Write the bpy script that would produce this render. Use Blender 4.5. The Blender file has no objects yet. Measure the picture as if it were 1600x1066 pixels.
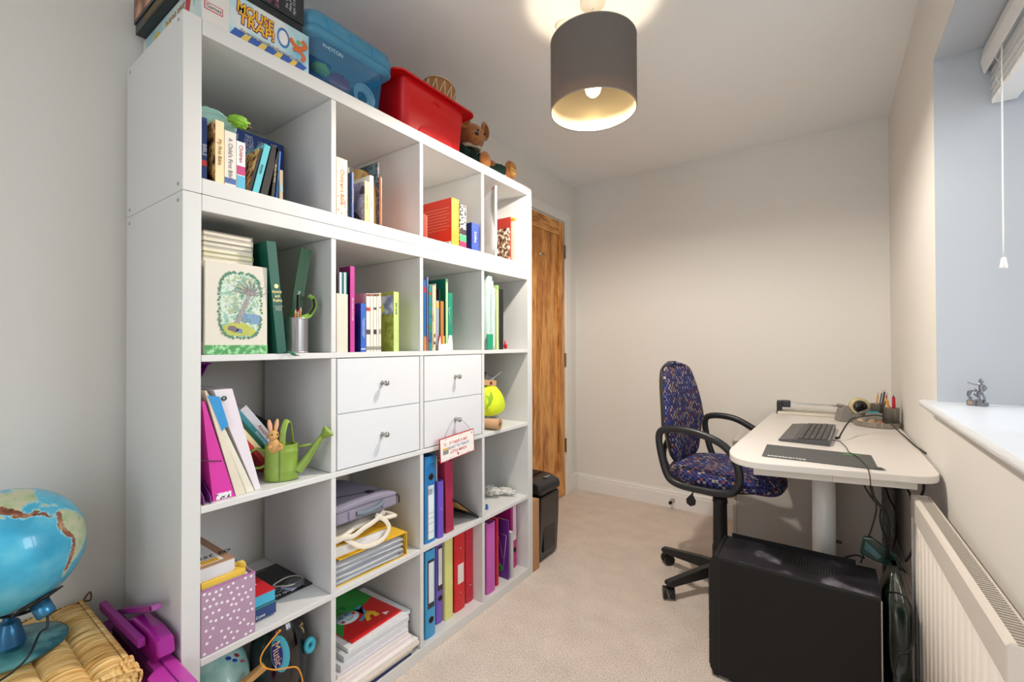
import bpy, bmesh, math, random
from mathutils import Vector, Matrix, noise, geometry
R = math.radians
random.seed(7)
C = bpy.context.scene.collection
scene = bpy.context.scene

# ------------------------------------------------------------------ camera
CAM = Vector((1.5684, -0.3956, 1.1121))
YAW, PITCH, ROLL, FPX, SX, SY = 0.62126, 0.00876, -0.00318, 702.35, -8.31, -0.02
FW = Vector((-math.sin(YAW)*math.cos(PITCH), math.cos(YAW)*math.cos(PITCH), math.sin(PITCH)))
_r = Vector((math.cos(YAW), math.sin(YAW), 0)); _u = _r.cross(FW)
RT = _r*math.cos(ROLL) + _u*math.sin(ROLL)
UP = -_r*math.sin(ROLL) + _u*math.cos(ROLL)
cd = bpy.data.cameras.new('camera'); cam = bpy.data.objects.new('camera', cd); C.objects.link(cam)
cd.sensor_width = 36; cd.lens = 36*FPX/1600; cd.shift_x = -SX/1600; cd.shift_y = SY/1600
cd.clip_start = 0.02
m3 = Matrix((RT, UP, -FW)).transposed()
cam.matrix_world = Matrix.Translation(CAM) @ m3.to_4x4()
scene.camera = cam

def ray(x, y): return FW + RT*((x-800-SX)/FPX) - UP*((y-533-SY)/FPX)
def at(x, y, ax, v):
    """the point of the room that a plane ax=v shows at photo position x, y"""
    d = ray(x, y); k = 'xyz'.index(ax)
    return CAM + d*((v-CAM[k])/d[k])

# ------------------------------------------------------------------ light and exposure
w = bpy.data.worlds.new('sky'); scene.world = w; w.use_nodes = True
bg = w.node_tree.nodes['Background']; bg.inputs[0].default_value = (0.90, 0.955, 1.0, 1); bg.inputs[1].default_value = 0.78
def area(name, loc, rot, sx, sy, e, col):
    l = bpy.data.lights.new(name, 'AREA'); l.shape = 'RECTANGLE'; l.size = sx; l.size_y = sy; l.energy = e; l.color = col
    o = bpy.data.objects.new(name, l); C.objects.link(o); o.location = loc; o.rotation_euler = rot; return o
area('window_daylight', (4.3, 1.45, 2.3), (0, R(68), R(12)), 1.6, 2.2, 68, (0.88, 0.93, 1.0))
area('rear_fill_light', (1.45, -2.0, 1.55), (R(90), 0, 0), 0.9, 1.6, 7, (0.97, 0.98, 1.0))  # added fill lamp behind the camera
scene.view_settings.view_transform = 'Standard'
scene.view_settings.look = 'None'
scene.view_settings.exposure = 0.56
scene.view_settings.gamma = 1.0
scene.view_settings.use_curve_mapping = False

# ------------------------------------------------------------------ materials
def lin(h):
    h = h.lstrip('#'); v = [int(h[i:i+2], 16)/255 for i in (0, 2, 4)]
    return tuple((c/12.92 if c <= 0.04045 else ((c+0.055)/1.055)**2.4) for c in v) + (1,)
_mats = {}
def mat(h, rough=0.55, metal=0.0, bump=0.0, scale=60, var=0.0, spec=None, trans=0.0, emit=0.0, alpha=1.0, coat=0.0, sheen=0.0):
    key = (h, rough, metal, bump, scale, var, spec, trans, emit, alpha, coat, sheen)
    if key in _mats: return _mats[key]
    m = bpy.data.materials.new('surface_' + h.strip('#')); m.use_nodes = True
    nt = m.node_tree; b = nt.nodes['Principled BSDF']; col = lin(h)
    b.inputs['Base Color'].default_value = col; b.inputs['Roughness'].default_value = rough; b.inputs['Metallic'].default_value = metal
    if spec is not None: b.inputs['Specular IOR Level'].default_value = spec
    if trans: b.inputs['Transmission Weight'].default_value = trans; b.inputs['IOR'].default_value = 1.2
    if coat: b.inputs['Coat Weight'].default_value = coat; b.inputs['Coat Roughness'].default_value = 0.08
    if sheen: b.inputs['Sheen Weight'].default_value = sheen
    if alpha < 1: b.inputs['Alpha'].default_value = alpha
    if emit: b.inputs['Emission Color'].default_value = col; b.inputs['Emission Strength'].default_value = emit
    if bump or var:
        tc = nt.nodes.new('ShaderNodeTexCoord'); nz = nt.nodes.new('ShaderNodeTexNoise')
        nz.inputs['Scale'].default_value = scale; nz.inputs['Detail'].default_value = 5
        nt.links.new(tc.outputs['Object'], nz.inputs['Vector'])
        if bump:
            bp = nt.nodes.new('ShaderNodeBump'); bp.inputs['Strength'].default_value = bump; bp.inputs['Distance'].default_value = 0.004
            nt.links.new(nz.outputs['Fac'], bp.inputs['Height']); nt.links.new(bp.outputs['Normal'], b.inputs['Normal'])
        if var:
            mx = nt.nodes.new('ShaderNodeMix'); mx.data_type = 'RGBA'
            mx.inputs['A'].default_value = tuple(min(1, c*(1-var)) for c in col[:3])+(1,)
            mx.inputs['B'].default_value = tuple(min(1, c*(1+var)) for c in col[:3])+(1,)
            nt.links.new(nz.outputs['Fac'], mx.inputs['Factor']); nt.links.new(mx.outputs['Result'], b.inputs['Base Color'])
    _mats[key] = m; return m

def ramp_mat(name, stops, kind='noise', scale=20, rough=0.6, bump=0.0, vec=(1, 1, 1), const=True, detail=3, dist=0.0, metal=0, coords='Object', coat=0, alpha=1.0):
    """pattern fixed to the object: noise / voronoi / wave / cells through a colour ramp"""
    m = bpy.data.materials.new(name); m.use_nodes = True; nt = m.node_tree; b = nt.nodes['Principled BSDF']
    tc = nt.nodes.new('ShaderNodeTexCoord'); mp = nt.nodes.new('ShaderNodeMapping'); mp.inputs['Scale'].default_value = vec
    nt.links.new(tc.outputs[coords], mp.inputs['Vector'])
    if kind == 'noise':
        t = nt.nodes.new('ShaderNodeTexNoise'); t.inputs['Scale'].default_value = scale; t.inputs['Detail'].default_value = detail; t.inputs['Distortion'].default_value = dist; out = t.outputs['Fac']
        nt.links.new(mp.outputs[0], t.inputs['Vector'])
    elif kind == 'voronoi':
        t = nt.nodes.new('ShaderNodeTexVoronoi'); t.inputs['Scale'].default_value = scale; t.inputs['Randomness'].default_value = dist; out = t.outputs['Distance']
        nt.links.new(mp.outputs[0], t.inputs['Vector'])
    elif kind == 'wave':
        t = nt.nodes.new('ShaderNodeTexWave'); t.inputs['Scale'].default_value = scale; t.inputs['Distortion'].default_value = dist; t.inputs['Detail'].default_value = detail; out = t.outputs['Fac']
        nt.links.new(mp.outputs[0], t.inputs['Vector'])
    elif kind == 'cells':
        sc = nt.nodes.new('ShaderNodeVectorMath'); sc.operation = 'SCALE'; sc.inputs['Scale'].default_value = scale
        fl = nt.nodes.new('ShaderNodeVectorMath'); fl.operation = 'FLOOR'; t = nt.nodes.new('ShaderNodeTexWhiteNoise')
        nt.links.new(mp.outputs[0], sc.inputs[0]); nt.links.new(sc.outputs[0], fl.inputs[0]); nt.links.new(fl.outputs[0], t.inputs['Vector']); out = t.outputs['Value']
    cr = nt.nodes.new('ShaderNodeValToRGB'); cr.color_ramp.interpolation = 'CONSTANT' if const else 'LINEAR'
    e = cr.color_ramp.elements
    while len(e) < len(stops): e.new(0.5)
    for el, (p, h) in zip(e, stops): el.position = p; el.color = lin(h)
    nt.links.new(out, cr.inputs[0]); nt.links.new(cr.outputs[0], b.inputs['Base Color'])
    b.inputs['Roughness'].default_value = rough; b.inputs['Metallic'].default_value = metal
    if coat: b.inputs['Coat Weight'].default_value = coat
    if alpha < 1: b.inputs['Alpha'].default_value = alpha
    if bump:
        bp = nt.nodes.new('ShaderNodeBump'); bp.inputs['Strength'].default_value = bump; bp.inputs['Distance'].default_value = 0.003
        nt.links.new(out, bp.inputs['Height']); nt.links.new(bp.outputs[0], b.inputs['Normal'])
    return m

def glass_mat(name, h, mixf=0.25, rough=0.08):
    """thin clear plastic: mostly see-through, with a coloured glossy share"""
    m = bpy.data.materials.new(name); m.use_nodes = True; nt = m.node_tree; b = nt.nodes['Principled BSDF']
    b.inputs['Base Color'].default_value = lin(h); b.inputs['Roughness'].default_value = rough
    tr = nt.nodes.new('ShaderNodeBsdfTransparent'); tr.inputs[0].default_value = tuple(0.6+0.4*c for c in lin(h)[:3])+(1,)
    mx = nt.nodes.new('ShaderNodeMixShader'); mx.inputs[0].default_value = mixf
    nt.links.new(tr.outputs[0], mx.inputs[1]); nt.links.new(b.outputs[0], mx.inputs[2])
    nt.links.new(mx.outputs[0], nt.nodes['Material Output'].inputs['Surface'])
    return m

# ------------------------------------------------------------------ mesh builder
class MB:
    def __init__(s): s.bm = bmesh.new(); s.mi = 0
    def _add(s, verts, faces, M=None, smooth=False):
        vs = [s.bm.verts.new((M @ Vector(v)) if M else Vector(v)) for v in verts]
        for f in faces:
            try:
                F = s.bm.faces.new([vs[i] for i in f]); F.material_index = s.mi; F.smooth = smooth
            except ValueError: pass
        return vs
    def box(s, x0, x1, y0, y1, z0, z1, M=None, b=0.0):
        v = [(x, y, z) for x in (x0, x1) for y in (y0, y1) for z in (z0, z1)]
        f = [(0, 1, 3, 2), (4, 6, 7, 5), (0, 4, 5, 1), (2, 3, 7, 6), (0, 2, 6, 4), (1, 5, 7, 3)]
        if not b: s._add(v, f, M); return s
        t = bmesh.new(); vs = [t.verts.new(q) for q in v]
        for q in f: t.faces.new([vs[i] for i in q])
        bmesh.ops.recalc_face_normals(t, faces=t.faces)
        bmesh.ops.bevel(t, geom=t.edges[:], offset=b, segments=2, profile=0.7, affect='EDGES')
        s.join(t, M, smooth=False); return s
    def join(s, t, M=None, smooth=None):
        t.verts.index_update(); mp = [s.bm.verts.new((M @ v.co) if M else v.co) for v in t.verts]
        for f in t.faces:
            try:
                F = s.bm.faces.new([mp[v.index] for v in f.verts]); F.material_index = s.mi; F.smooth = f.smooth if smooth is None else smooth
            except ValueError: pass
        t.free()
    def prism(s, pts, a, b, axis='z', M=None, smooth=False, bev=0):
        """polygon pts (2-D) swept along axis from a to b; the other two axes follow in x,y,z order"""
        def P(p, q): return {'z': (p[0], p[1], q), 'y': (p[0], q, p[1]), 'x': (q, p[0], p[1])}[axis]
        n = len(pts); v = [P(p, a) for p in pts] + [P(p, b) for p in pts]
        f = [tuple(range(n)), tuple(range(2*n-1, n-1, -1))] + [(i, (i+1) % n, n+(i+1) % n, n+i) for i in range(n)]
        if bev:
            t = bmesh.new(); vs = [t.verts.new(q) for q in v]
            for q in f: t.faces.new([vs[i] for i in q])
            bmesh.ops.recalc_face_normals(t, faces=t.faces)
            rim = [e for e in t.edges if e.verts[0].index < 0 or True]
            caps = [fc for fc in t.faces if len(fc.verts) == n]
            es = set(e for fc in caps for e in fc.edges)
            bmesh.ops.bevel(t, geom=list(es), offset=bev, segments=3, profile=0.6, affect='EDGES')
            s.join(t, M, smooth=False); return s
        s._add(v, f, M, smooth); return s
    def cyl(s, p, q, r, r2=None, n=16, cap=True, smooth=True):
        p, q = Vector(p), Vector(q); r2 = r if r2 is None else r2
        d = (q-p).normalized(); a = d.orthogonal().normalized(); c = d.cross(a)
        vs = []
        for (o, rr) in ((p, r), (q, r2)):
            for i in range(n):
                t = 2*math.pi*i/n; vs.append(o + a*math.cos(t)*rr + c*math.sin(t)*rr)
        s._add(vs, [(i, (i+1) % n, n+(i+1) % n, n+i) for i in range(n)], None, smooth)
        if cap: s._add(vs[:n], [tuple(range(n))[::-1]]); s._add(vs[n:], [tuple(range(n))])
        return s
    def tube(s, pts, r, n=8, close=False, cap=True, flat=None, smooth=True, spline=True):
        pts = [Vector(p) for p in pts]
        if spline and len(pts) > 2: pts = smooth_path(pts, 6, close)
        m = len(pts); rings = []; prev = None
        for i, p in enumerate(pts):
            if close: d = pts[(i+1) % m]-pts[i-1]
            else: d = pts[min(i+1, m-1)]-pts[max(i-1, 0)]
            d.normalize()
            if prev is None: a = d.orthogonal().normalized() if flat is None else (Vector(flat)-d*Vector(flat).dot(d)).normalized()
            else:
                a = prev-d*prev.dot(d)
                a = a.normalized() if a.length > 1e-6 else d.orthogonal().normalized()
            prev = a; c = d.cross(a)
            rr = r(i/(m-1)) if callable(r) else r
            ra, rc = rr if isinstance(rr, tuple) else (rr, rr)
            rings.append([s.bm.verts.new(p + a*math.cos(2*math.pi*k/n)*ra + c*math.sin(2*math.pi*k/n)*rc) for k in range(n)])
        for i in range(m if close else m-1):
            A, B = rings[i], rings[(i+1) % m]
            for k in range(n):
                F = s.bm.faces.new((A[k], A[(k+1) % n], B[(k+1) % n], B[k])); F.smooth = smooth; F.material_index = s.mi
        if cap and not close:
            for A in (rings[0][::-1], rings[-1]):
                F = s.bm.faces.new(A); F.material_index = s.mi
        return s
    def lathe(s, prof, n=32, M=None, smooth=True, sx=1, sy=1, a0=0, a1=2*math.pi):
        full = abs(a1-a0-2*math.pi) < 1e-6; k = n if full else n+1; rows = []
        for (r, z) in prof:
            rows.append([((r*math.cos(a0+(a1-a0)*i/n)*sx), (r*math.sin(a0+(a1-a0)*i/n)*sy), z) for i in range(k)])
        v = [p for row in rows for p in row]; f = []
        for j in range(len(prof)-1):
            for i in range(n if full else n):
                i2 = (i+1) % k
                if not full and i == n: continue
                f.append((j*k+i, j*k+i2, (j+1)*k+i2, (j+1)*k+i))
        s._add(v, f, M, smooth)
        return s
    def sphere(s, c, r, M=None, nu=20, nv=12, amp=0, fr=3, seed=0):
        c = Vector(c); r = Vector((r, r, r)) if not hasattr(r, '__len__') else Vector(r); v = []; f = []
        v.append(Vector((0, 0, 1)))
        for j in range(1, nv):
            for i in range(nu):
                t = math.pi*j/nv; a = 2*math.pi*i/nu; v.append(Vector((math.sin(t)*math.cos(a), math.sin(t)*math.sin(a), math.cos(t))))
        v.append(Vector((0, 0, -1)))
        for i in range(nu): f.append((0, 1+i, 1+(i+1) % nu))
        for j in range(nv-2):
            for i in range(nu):
                a = 1+j*nu+i; b = 1+j*nu+(i+1) % nu; f.append((a, a+nu, b+nu, b))
        L = len(v)-1
        for i in range(nu): f.append((L, L-nu+(i+1) % nu, L-nu+i))
        out = []
        for p in v:
            k = 1 + (amp*noise.noise(p*fr+Vector((seed*3.1, seed, 0))) if amp else 0)
            out.append(c+Vector((p.x*r.x, p.y*r.y, p.z*r.z))*k)
        s._add(out, f, M, True); return s
    def grid(s, fn, nu, nv, smooth=True, M=None):
        v = [fn(i/nu, j/nv) for j in range(nv+1) for i in range(nu+1)]
        f = [(j*(nu+1)+i, j*(nu+1)+i+1, (j+1)*(nu+1)+i+1, (j+1)*(nu+1)+i) for j in range(nv) for i in range(nu)]
        s._add(v, f, M, smooth); return s
    def xf(s, M): bmesh.ops.transform(s.bm, matrix=M, verts=s.bm.verts[:]); return s
    def build(s, name, mats, parent=None, loc=None, rot=None, bev=0.0, subd=0, world=False, recalc=True, weld=False, thick=0):
        if not isinstance(mats, (list, tuple)): mats = [mats]
        if weld: bmesh.ops.remove_doubles(s.bm, verts=s.bm.verts[:], dist=1e-5)
        if recalc: bmesh.ops.recalc_face_normals(s.bm, faces=s.bm.faces[:])
        if world and parent: s.xf(root_matrix(parent).inverted())
        me = bpy.data.meshes.new(name); s.bm.to_mesh(me); s.bm.free()
        for m in mats: me.materials.append(m)
        o = bpy.data.objects.new(name, me); C.objects.link(o)
        if parent: o.parent = parent
        if loc is not None: o.location = loc
        if rot is not None: o.rotation_euler = rot
        if thick:
            md = o.modifiers.new('thickness', 'SOLIDIFY'); md.thickness = thick; md.offset = 0
        if bev:
            md = o.modifiers.new('soft_edges', 'BEVEL'); md.width = bev; md.segments = 2; md.limit_method = 'ANGLE'; md.angle_limit = R(40)
        if subd:
            md = o.modifiers.new('smooth', 'SUBSURF'); md.levels = subd; md.render_levels = subd
        return o

def smooth_path(pts, k=6, close=False):
    out = []; n = len(pts)
    rng = range(n if close else n-1)
    for i in rng:
        p0 = pts[(i-1) % n] if close else pts[max(i-1, 0)]; p1 = pts[i]; p2 = pts[(i+1) % n]; p3 = pts[(i+2) % n] if close else pts[min(i+2, n-1)]
        for j in range(k):
            t = j/k
            out.append(0.5*((2*p1)+(-p0+p2)*t+(2*p0-5*p1+4*p2-p3)*t*t+(-p0+3*p1-3*p2+p3)*t**3))
    if not close: out.append(pts[-1])
    return out

def root_matrix(o):
    M = Matrix.LocRotScale(o.location, o.rotation_euler, o.scale)
    return root_matrix(o.parent) @ M if o.parent else M
def thing(name, label, cat, loc=(0, 0, 0), rot=(0, 0, 0), group=None):
    o = bpy.data.objects.new(name, None); C.objects.link(o); o.empty_display_size = 0.05
    o.location = loc; o.rotation_euler = rot; return tag(o, label, cat, group)
def tag(o, label, cat, group=None):
    o['label'] = label; o['category'] = cat
    if group: o['group'] = group
    return o
def struct(o): o['kind'] = 'structure'; return o
def copy_tree(o, parent=None):
    c = o.copy(); C.objects.link(c)
    if parent: c.parent = parent
    for ch in list(o.children): copy_tree(ch, c)
    return c

def text(s, size, m, parent, loc, rot=(0, 0, 0), name='lettering', fit=None, ext=0.0002, bold=0.0, sp=1.0, align='CENTER', shear=0):
    cu = bpy.data.curves.new('t', 'FONT'); cu.body = s; cu.size = size; cu.extrude = ext; cu.align_x = align; cu.align_y = 'CENTER'; cu.offset = bold; cu.space_line = sp; cu.shear = shear
    cu.resolution_u = 3
    t = bpy.data.objects.new('t', cu); C.objects.link(t); dg = bpy.context.evaluated_depsgraph_get()
    me = bpy.data.meshes.new_from_object(t.evaluated_get(dg)); bpy.data.objects.remove(t); bpy.data.curves.remove(cu)
    if fit and me.vertices:
        xs = [v.co.x for v in me.vertices]; k = fit/max(1e-6, max(xs)-min(xs))
        if k < 1 or fit < 0:
            for v in me.vertices: v.co.x *= k
    me.name = name; me.materials.clear(); me.materials.append(m)
    o = bpy.data.objects.new(name, me); C.objects.link(o)
    if parent: o.parent = parent
    o.location = loc; o.rotation_euler = rot; return o
from mathutils.bvhtree import BVHTree
def decal(parent, polys, m, name, off=.0010):
    """flat print lying on the surface of an object: its outline is dropped onto that surface"""
    src = [parent]+list(parent.children); vs, fs = [], []
    for o in src:
        if o.type != 'MESH': continue
        n0 = len(vs); M_ = root_matrix(o); vs += [M_ @ v.co for v in o.data.vertices]; fs += [[n0+i for i in f.vertices] for f in o.data.polygons]
    t = BVHTree.FromPolygons(vs, fs); mb = MB()
    for pl in polys:
        cx = sum(p[0] for p in pl)/len(pl); cy = sum(p[1] for p in pl)/len(pl); rings = []
        for k in (1, .66, .33):
            rings.append([t.ray_cast(CAM, ray(cx+(x-cx)*k, cy+(y-cy)*k).normalized()) for x, y in pl])
        c = t.ray_cast(CAM, ray(cx, cy).normalized())
        if c[0] is None or any(h[0] is None for r in rings for h in r): continue
        lift = lambda h: h[0]-ray(cx, cy).normalized()*off
        v = [lift(h) for r in rings for h in r]+[lift(c)]; n = len(pl); f = []
        for j in (0, 1): f += [(j*n+i, j*n+(i+1) % n, (j+1)*n+(i+1) % n, (j+1)*n+i) for i in range(n)]
        f += [(2*n+i, 2*n+(i+1) % n, 3*n) for i in range(n)]
        mb._add(v, f, None, True)
    return mb.build(name, m, parent, world=True)
def oval_px(cx, cy, a, b, rot=0, n=20): return [(cx+a*math.cos(2*math.pi*i/n)*math.cos(R(rot))-b*math.sin(2*math.pi*i/n)*math.sin(R(rot)), cy+a*math.cos(2*math.pi*i/n)*math.sin(R(rot))+b*math.sin(2*math.pi*i/n)*math.cos(R(rot))) for i in range(n)]
# spine lettering (faces +X): reads downwards / upright
DOWN = (R(90), R(90), R(90)); FRONT = (R(90), 0, R(90)); LEFTFACE = (R(90), 0, 0)
# ================================================================== THE ROOM
WX, WL, YB, YF, H = 1.84, -0.03, -1.3, 2.765, 2.335
M_wall = mat('#e8e6e1', 0.85, bump=0.05, scale=180, var=0.015)
M_ceil = mat('#f4f6f7', 0.9, bump=0.04, scale=150)
M_gloss = mat('#efeeec', 0.35)
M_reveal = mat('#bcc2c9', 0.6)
M_carpet = ramp_mat('carpet', [(0.30, '#b5a497'), (0.5, '#e6d8cd'), (0.70, '#fff6ee')], 'noise', 230, 0.95, bump=1.0, const=False, detail=6)
# soft uneven tone of the pile
nt = M_carpet.node_tree; b = nt.nodes['Principled BSDF']; tc = nt.nodes.new('ShaderNodeTexCoord'); n2 = nt.nodes.new('ShaderNodeTexNoise'); n2.inputs['Scale'].default_value = 9; n2.inputs['Detail'].default_value = 3
nt.links.new(tc.outputs['Object'], n2.inputs['Vector'])
mx = nt.nodes.new('ShaderNodeMix'); mx.data_type = 'RGBA'; mx.blend_type = 'MULTIPLY'; mx.inputs['Factor'].default_value = 1
cr = nt.nodes.new('ShaderNodeValToRGB'); cr.color_ramp.elements[0].color = (.88, .87, .86, 1); cr.color_ramp.elements[0].position = .3; cr.color_ramp.elements[1].position = .7
src = b.inputs['Base Color'].links[0].from_socket
nt.links.new(n2.outputs['Fac'], cr.inputs[0]); nt.links.new(src, mx.inputs['A']); nt.links.new(cr.outputs[0], mx.inputs['B']); nt.links.new(mx.outputs['Result'], b.inputs['Base Color'])

struct(MB().box(WL-.1, WX+.35, YB, YF+.1, -.08, 0).build('floor', M_carpet))
struct(MB().box(WL-.1, WX+.35, YB, YF+.1, H, H+.08).build('ceiling', M_ceil))
DY0, DY1, DZ = 1.74, 2.568, 2.015           # door leaf opening in the left wall
mb = MB(); mb.box(WL-.12, WL, YB, DY0, 0, H).box(WL-.12, WL, DY1, YF+.1, 0, H).box(WL-.12, WL, DY0, DY1, DZ, H)
struct(mb.build('wall_left', M_wall))
struct(MB().box(WL, WX, YF, YF+.1, 0, H).build('wall_back', M_wall))
struct(MB().box(WL, .85, YB-.1, YB, 0, H).build('wall_rear_light_block', M_wall))  # unseen half-width wall, added to cut the light entering from behind
# right wall with the window recess
WY0, WY1, WZ0, WZ1, GX = 0.28, 1.50, 0.905, 1.988, 2.11
mb = MB(); mb.box(WX, GX+.1, YB, WY0, 0, H).box(WX, GX+.1, WY1, YF+.1, 0, H).box(WX, GX+.1, WY0, WY1, 0, WZ0).box(WX, GX+.1, WY0, WY1, WZ1, H)
struct(mb.build('wall_right', M_wall))
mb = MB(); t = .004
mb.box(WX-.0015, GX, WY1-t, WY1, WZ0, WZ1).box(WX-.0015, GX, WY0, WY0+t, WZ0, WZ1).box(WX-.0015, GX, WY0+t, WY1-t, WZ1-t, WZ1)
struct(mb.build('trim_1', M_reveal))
# sill board with rounded nose
mb = MB(); pr = [(GX, .912), (GX, .934)] + [(1.812-.0*math.sin(a)+.011*math.cos(a)*1.0, .923+.011*math.sin(a)) for a in [R(90+20*i) for i in range(10)]]
mb.prism([(x, z) for x, z in pr], WY0+t, WY1-t, 'y')
mb.prism([(min(x, WX), z) for x, z in pr], WY1-t, WY1+.045, 'y').prism([(min(x, WX), z) for x, z in pr], WY0-.045, WY0+t, 'y')
sill = struct(mb.build('trim_2', mat('#dfe3e8', 0.25)))
MB().box(1.822, 1.8395, WY0-.03, WY1+.03, .900, .912).build('sill_moulding', M_gloss, sill)
# window frame and panes
wf = thing('window_1', 'white framed window at the back of the deep recess above the radiator', 'window'); del wf['label'], wf['category']; wf['kind'] = 'structure'
mb = MB(); fx0, fx1 = GX-.0, GX+.06
y0, y1, z0, z1 = WY0, WY1, .934, WZ1-.004
for a in ((y0, y1, z0, z0+.06), (y0, y1, z1-.06, z1), (y0, y0+.06, z0+.06, z1-.06), (y1-.06, y1, z0+.06, z1-.06), ((y0+y1)/2-.035, (y0+y1)/2+.035, z0+.06, z1-.06)):
    mb.box(fx0, fx1, a[0], a[1], a[2], a[3])
mb.build('window_frame', mat('#f2f3f4', 0.3), wf, bev=.004)
gl = glass_mat('window_glass', '#f4f8fa', 0.06, 0.02)
for a, c in ((y0+.06, (y0+y1)/2-.035), ((y0+y1)/2+.035, y1-.06)): MB().box(fx0+.025, fx0+.031, a, c, z0+.06, z1-.06).build('pane', gl, wf)

# skirting boards
def skirting(name, p, q, nrm, out=.016, hh=.125):
    p = Vector(p); q = Vector(q); n = Vector(nrm); prof = [(0, 0), (out, 0), (out, hh*.72), (out*.75, hh*.75), (out*.75, hh*.86), (out*.35, hh*.93), (out*.3, hh), (0, hh)]
    mb = MB(); v = [(*(p+n*a).xy, z) for a, z in prof] + [(*(q+n*a).xy, z) for a, z in prof]; k = len(prof)
    mb._add(v, [tuple(range(k)), tuple(range(2*k-1, k-1, -1))]+[(i, (i+1) % k, k+(i+1) % k, k+i) for i in range(k)])
    return struct(mb.build(name, M_gloss))
skirting('baseboard_back', (WL, YF, 0), (WX, YF, 0), (0, -1, 0))
skirting('baseboard_left', (WL, YB, 0), (WL, DY0-.07, 0), (1, 0, 0))
skirting('baseboard_right', (WX, YB, 0), (WX, YF-.016, 0), (-1, 0, 0))
# architrave round the door
mb = MB(); x0, x1 = WL+.0005, WL+.018
mb.box(x0, x1, DY1+.012, DY1+.08, 0, DZ+.075, b=.004).box(x0, x1, DY0-.08, DY0-.012, 0, DZ+.075, b=.004).box(x0, x1, DY0-.012, DY1+.012, DZ+.008, DZ+.075, b=.004)
mb.box(WL-.12, WL+.010, DY1+.0005, DY1+.012, 0, DZ+.01).box(WL-.12, WL+.010, DY0-.012, DY0-.0005, 0, DZ+.01)
struct(mb.build('trim_3', M_gloss))
struct(MB().box(WL+.0005, WL+.014, DY1+.0805, YF-.0165, 0, .125, b=.003).build('baseboard_corner', M_gloss))
# oak door: frame boards, tongue-and-groove centre
def oak(name, vec):
    m = bpy.data.materials.new(name); m.use_nodes = True; nt = m.node_tree; b = nt.nodes['Principled BSDF']; b.inputs['Roughness'].default_value = .42
    tc = nt.nodes.new('ShaderNodeTexCoord'); mp = nt.nodes.new('ShaderNodeMapping'); mp.inputs['Scale'].default_value = vec; nt.links.new(tc.outputs['Object'], mp.inputs[0])
    n1 = nt.nodes.new('ShaderNodeTexNoise'); n1.inputs['Scale'].default_value = 3; n1.inputs['Detail'].default_value = 3; nt.links.new(mp.outputs[0], n1.inputs['Vector'])
    wv = nt.nodes.new('ShaderNodeMath'); wv.operation = 'MULTIPLY'; wv.inputs[1].default_value = 30; nt.links.new(n1.outputs['Fac'], wv.inputs[0])
    sn = nt.nodes.new('ShaderNodeMath'); sn.operation = 'SINE'; nt.links.new(wv.outputs[0], sn.inputs[0])
    n3 = nt.nodes.new('ShaderNodeTexNoise'); n3.inputs['Scale'].default_value = 40; n3.inputs['Detail'].default_value = 6; nt.links.new(mp.outputs[0], n3.inputs['Vector'])
    ad = nt.nodes.new('ShaderNodeMath'); ad.operation = 'MULTIPLY_ADD'; ad.inputs[1].default_value = .16; nt.links.new(sn.outputs[0], ad.inputs[0]); nt.links.new(n3.outputs['Fac'], ad.inputs[2])
    cr = nt.nodes.new('ShaderNodeValToRGB'); e = cr.color_ramp.elements; e[0].position = .25; e[0].color = lin('#a8662a'); e[1].position = .75; e[1].color = lin('#eeb469'); k = e.new(.48); k.color = lin('#d8934a')
    nt.links.new(ad.outputs[0], cr.inputs[0]); nt.links.new(cr.outputs[0], b.inputs['Base Color']); return m
M_oak = oak('oak', (1, 2.2, .28))
M_oak2 = oak('oak_rail', (1, .3, 2.2))
door = thing('door_1', '', ''); del door['label'], door['category']; door['kind'] = 'structure'; door.location = (WL, DY1, 0)
dx0, dx1 = WL-.034, WL+.008
def dpart(n, a, m, **k): return a.build(n, m, door, world=True, **k)
st = .085
dpart('stile', MB().box(dx0, dx1, DY1-st, DY1-.004, .006, DZ-.004), M_oak, bev=.002)
dpart('stile', MB().box(dx0, dx1, DY0+.004, DY0+st, .006, DZ-.004), M_oak, bev=.002)
dpart('rail', MB().box(dx0, dx1, DY0+st, DY1-st, DZ-.105, DZ-.004), M_oak2, bev=.002)
dpart('rail', MB().box(dx0, dx1, DY0+st, DY1-st, .006, .195), M_oak2, bev=.002)
nb = 6; bw = (DY1-DY0-2*st)/nb
for i in range(nb):
    dpart('board', MB().box(dx0+.01, dx1-.010, DY0+st+i*bw+.0022, DY0+st+(i+1)*bw-.0022, .195, DZ-.105), M_oak, bev=.002)
dpart('groove_backing', MB().box(dx0+.006, dx1-.016, DY0+st, DY1-st, .195, DZ-.105), mat('#6d4218', .7))
M_hinge = mat('#8a8680', .3, 1.0)
for z in (.37, 1.0, 1.80):
    dpart('hinge', MB().cyl((WL+.013, DY1-.001, z-.05), (WL+.013, DY1-.001, z+.05), .0065, n=10), M_hinge)
hk = at(846, 397, 'x', dx1)
hook = dpart('coat_hook', MB().lathe([(0, 0), (.017, 0), (.017, .003), (.006, .006), (.005, .03), (.009, .034), (.009, .04), (0, .042)], 16, M=Matrix.Translation((dx1-.008, hk.y, hk.z)) @ Matrix.Rotation(R(90), 4, 'Y')), mat('#c9c5bd', .2, 1.0))

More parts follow.
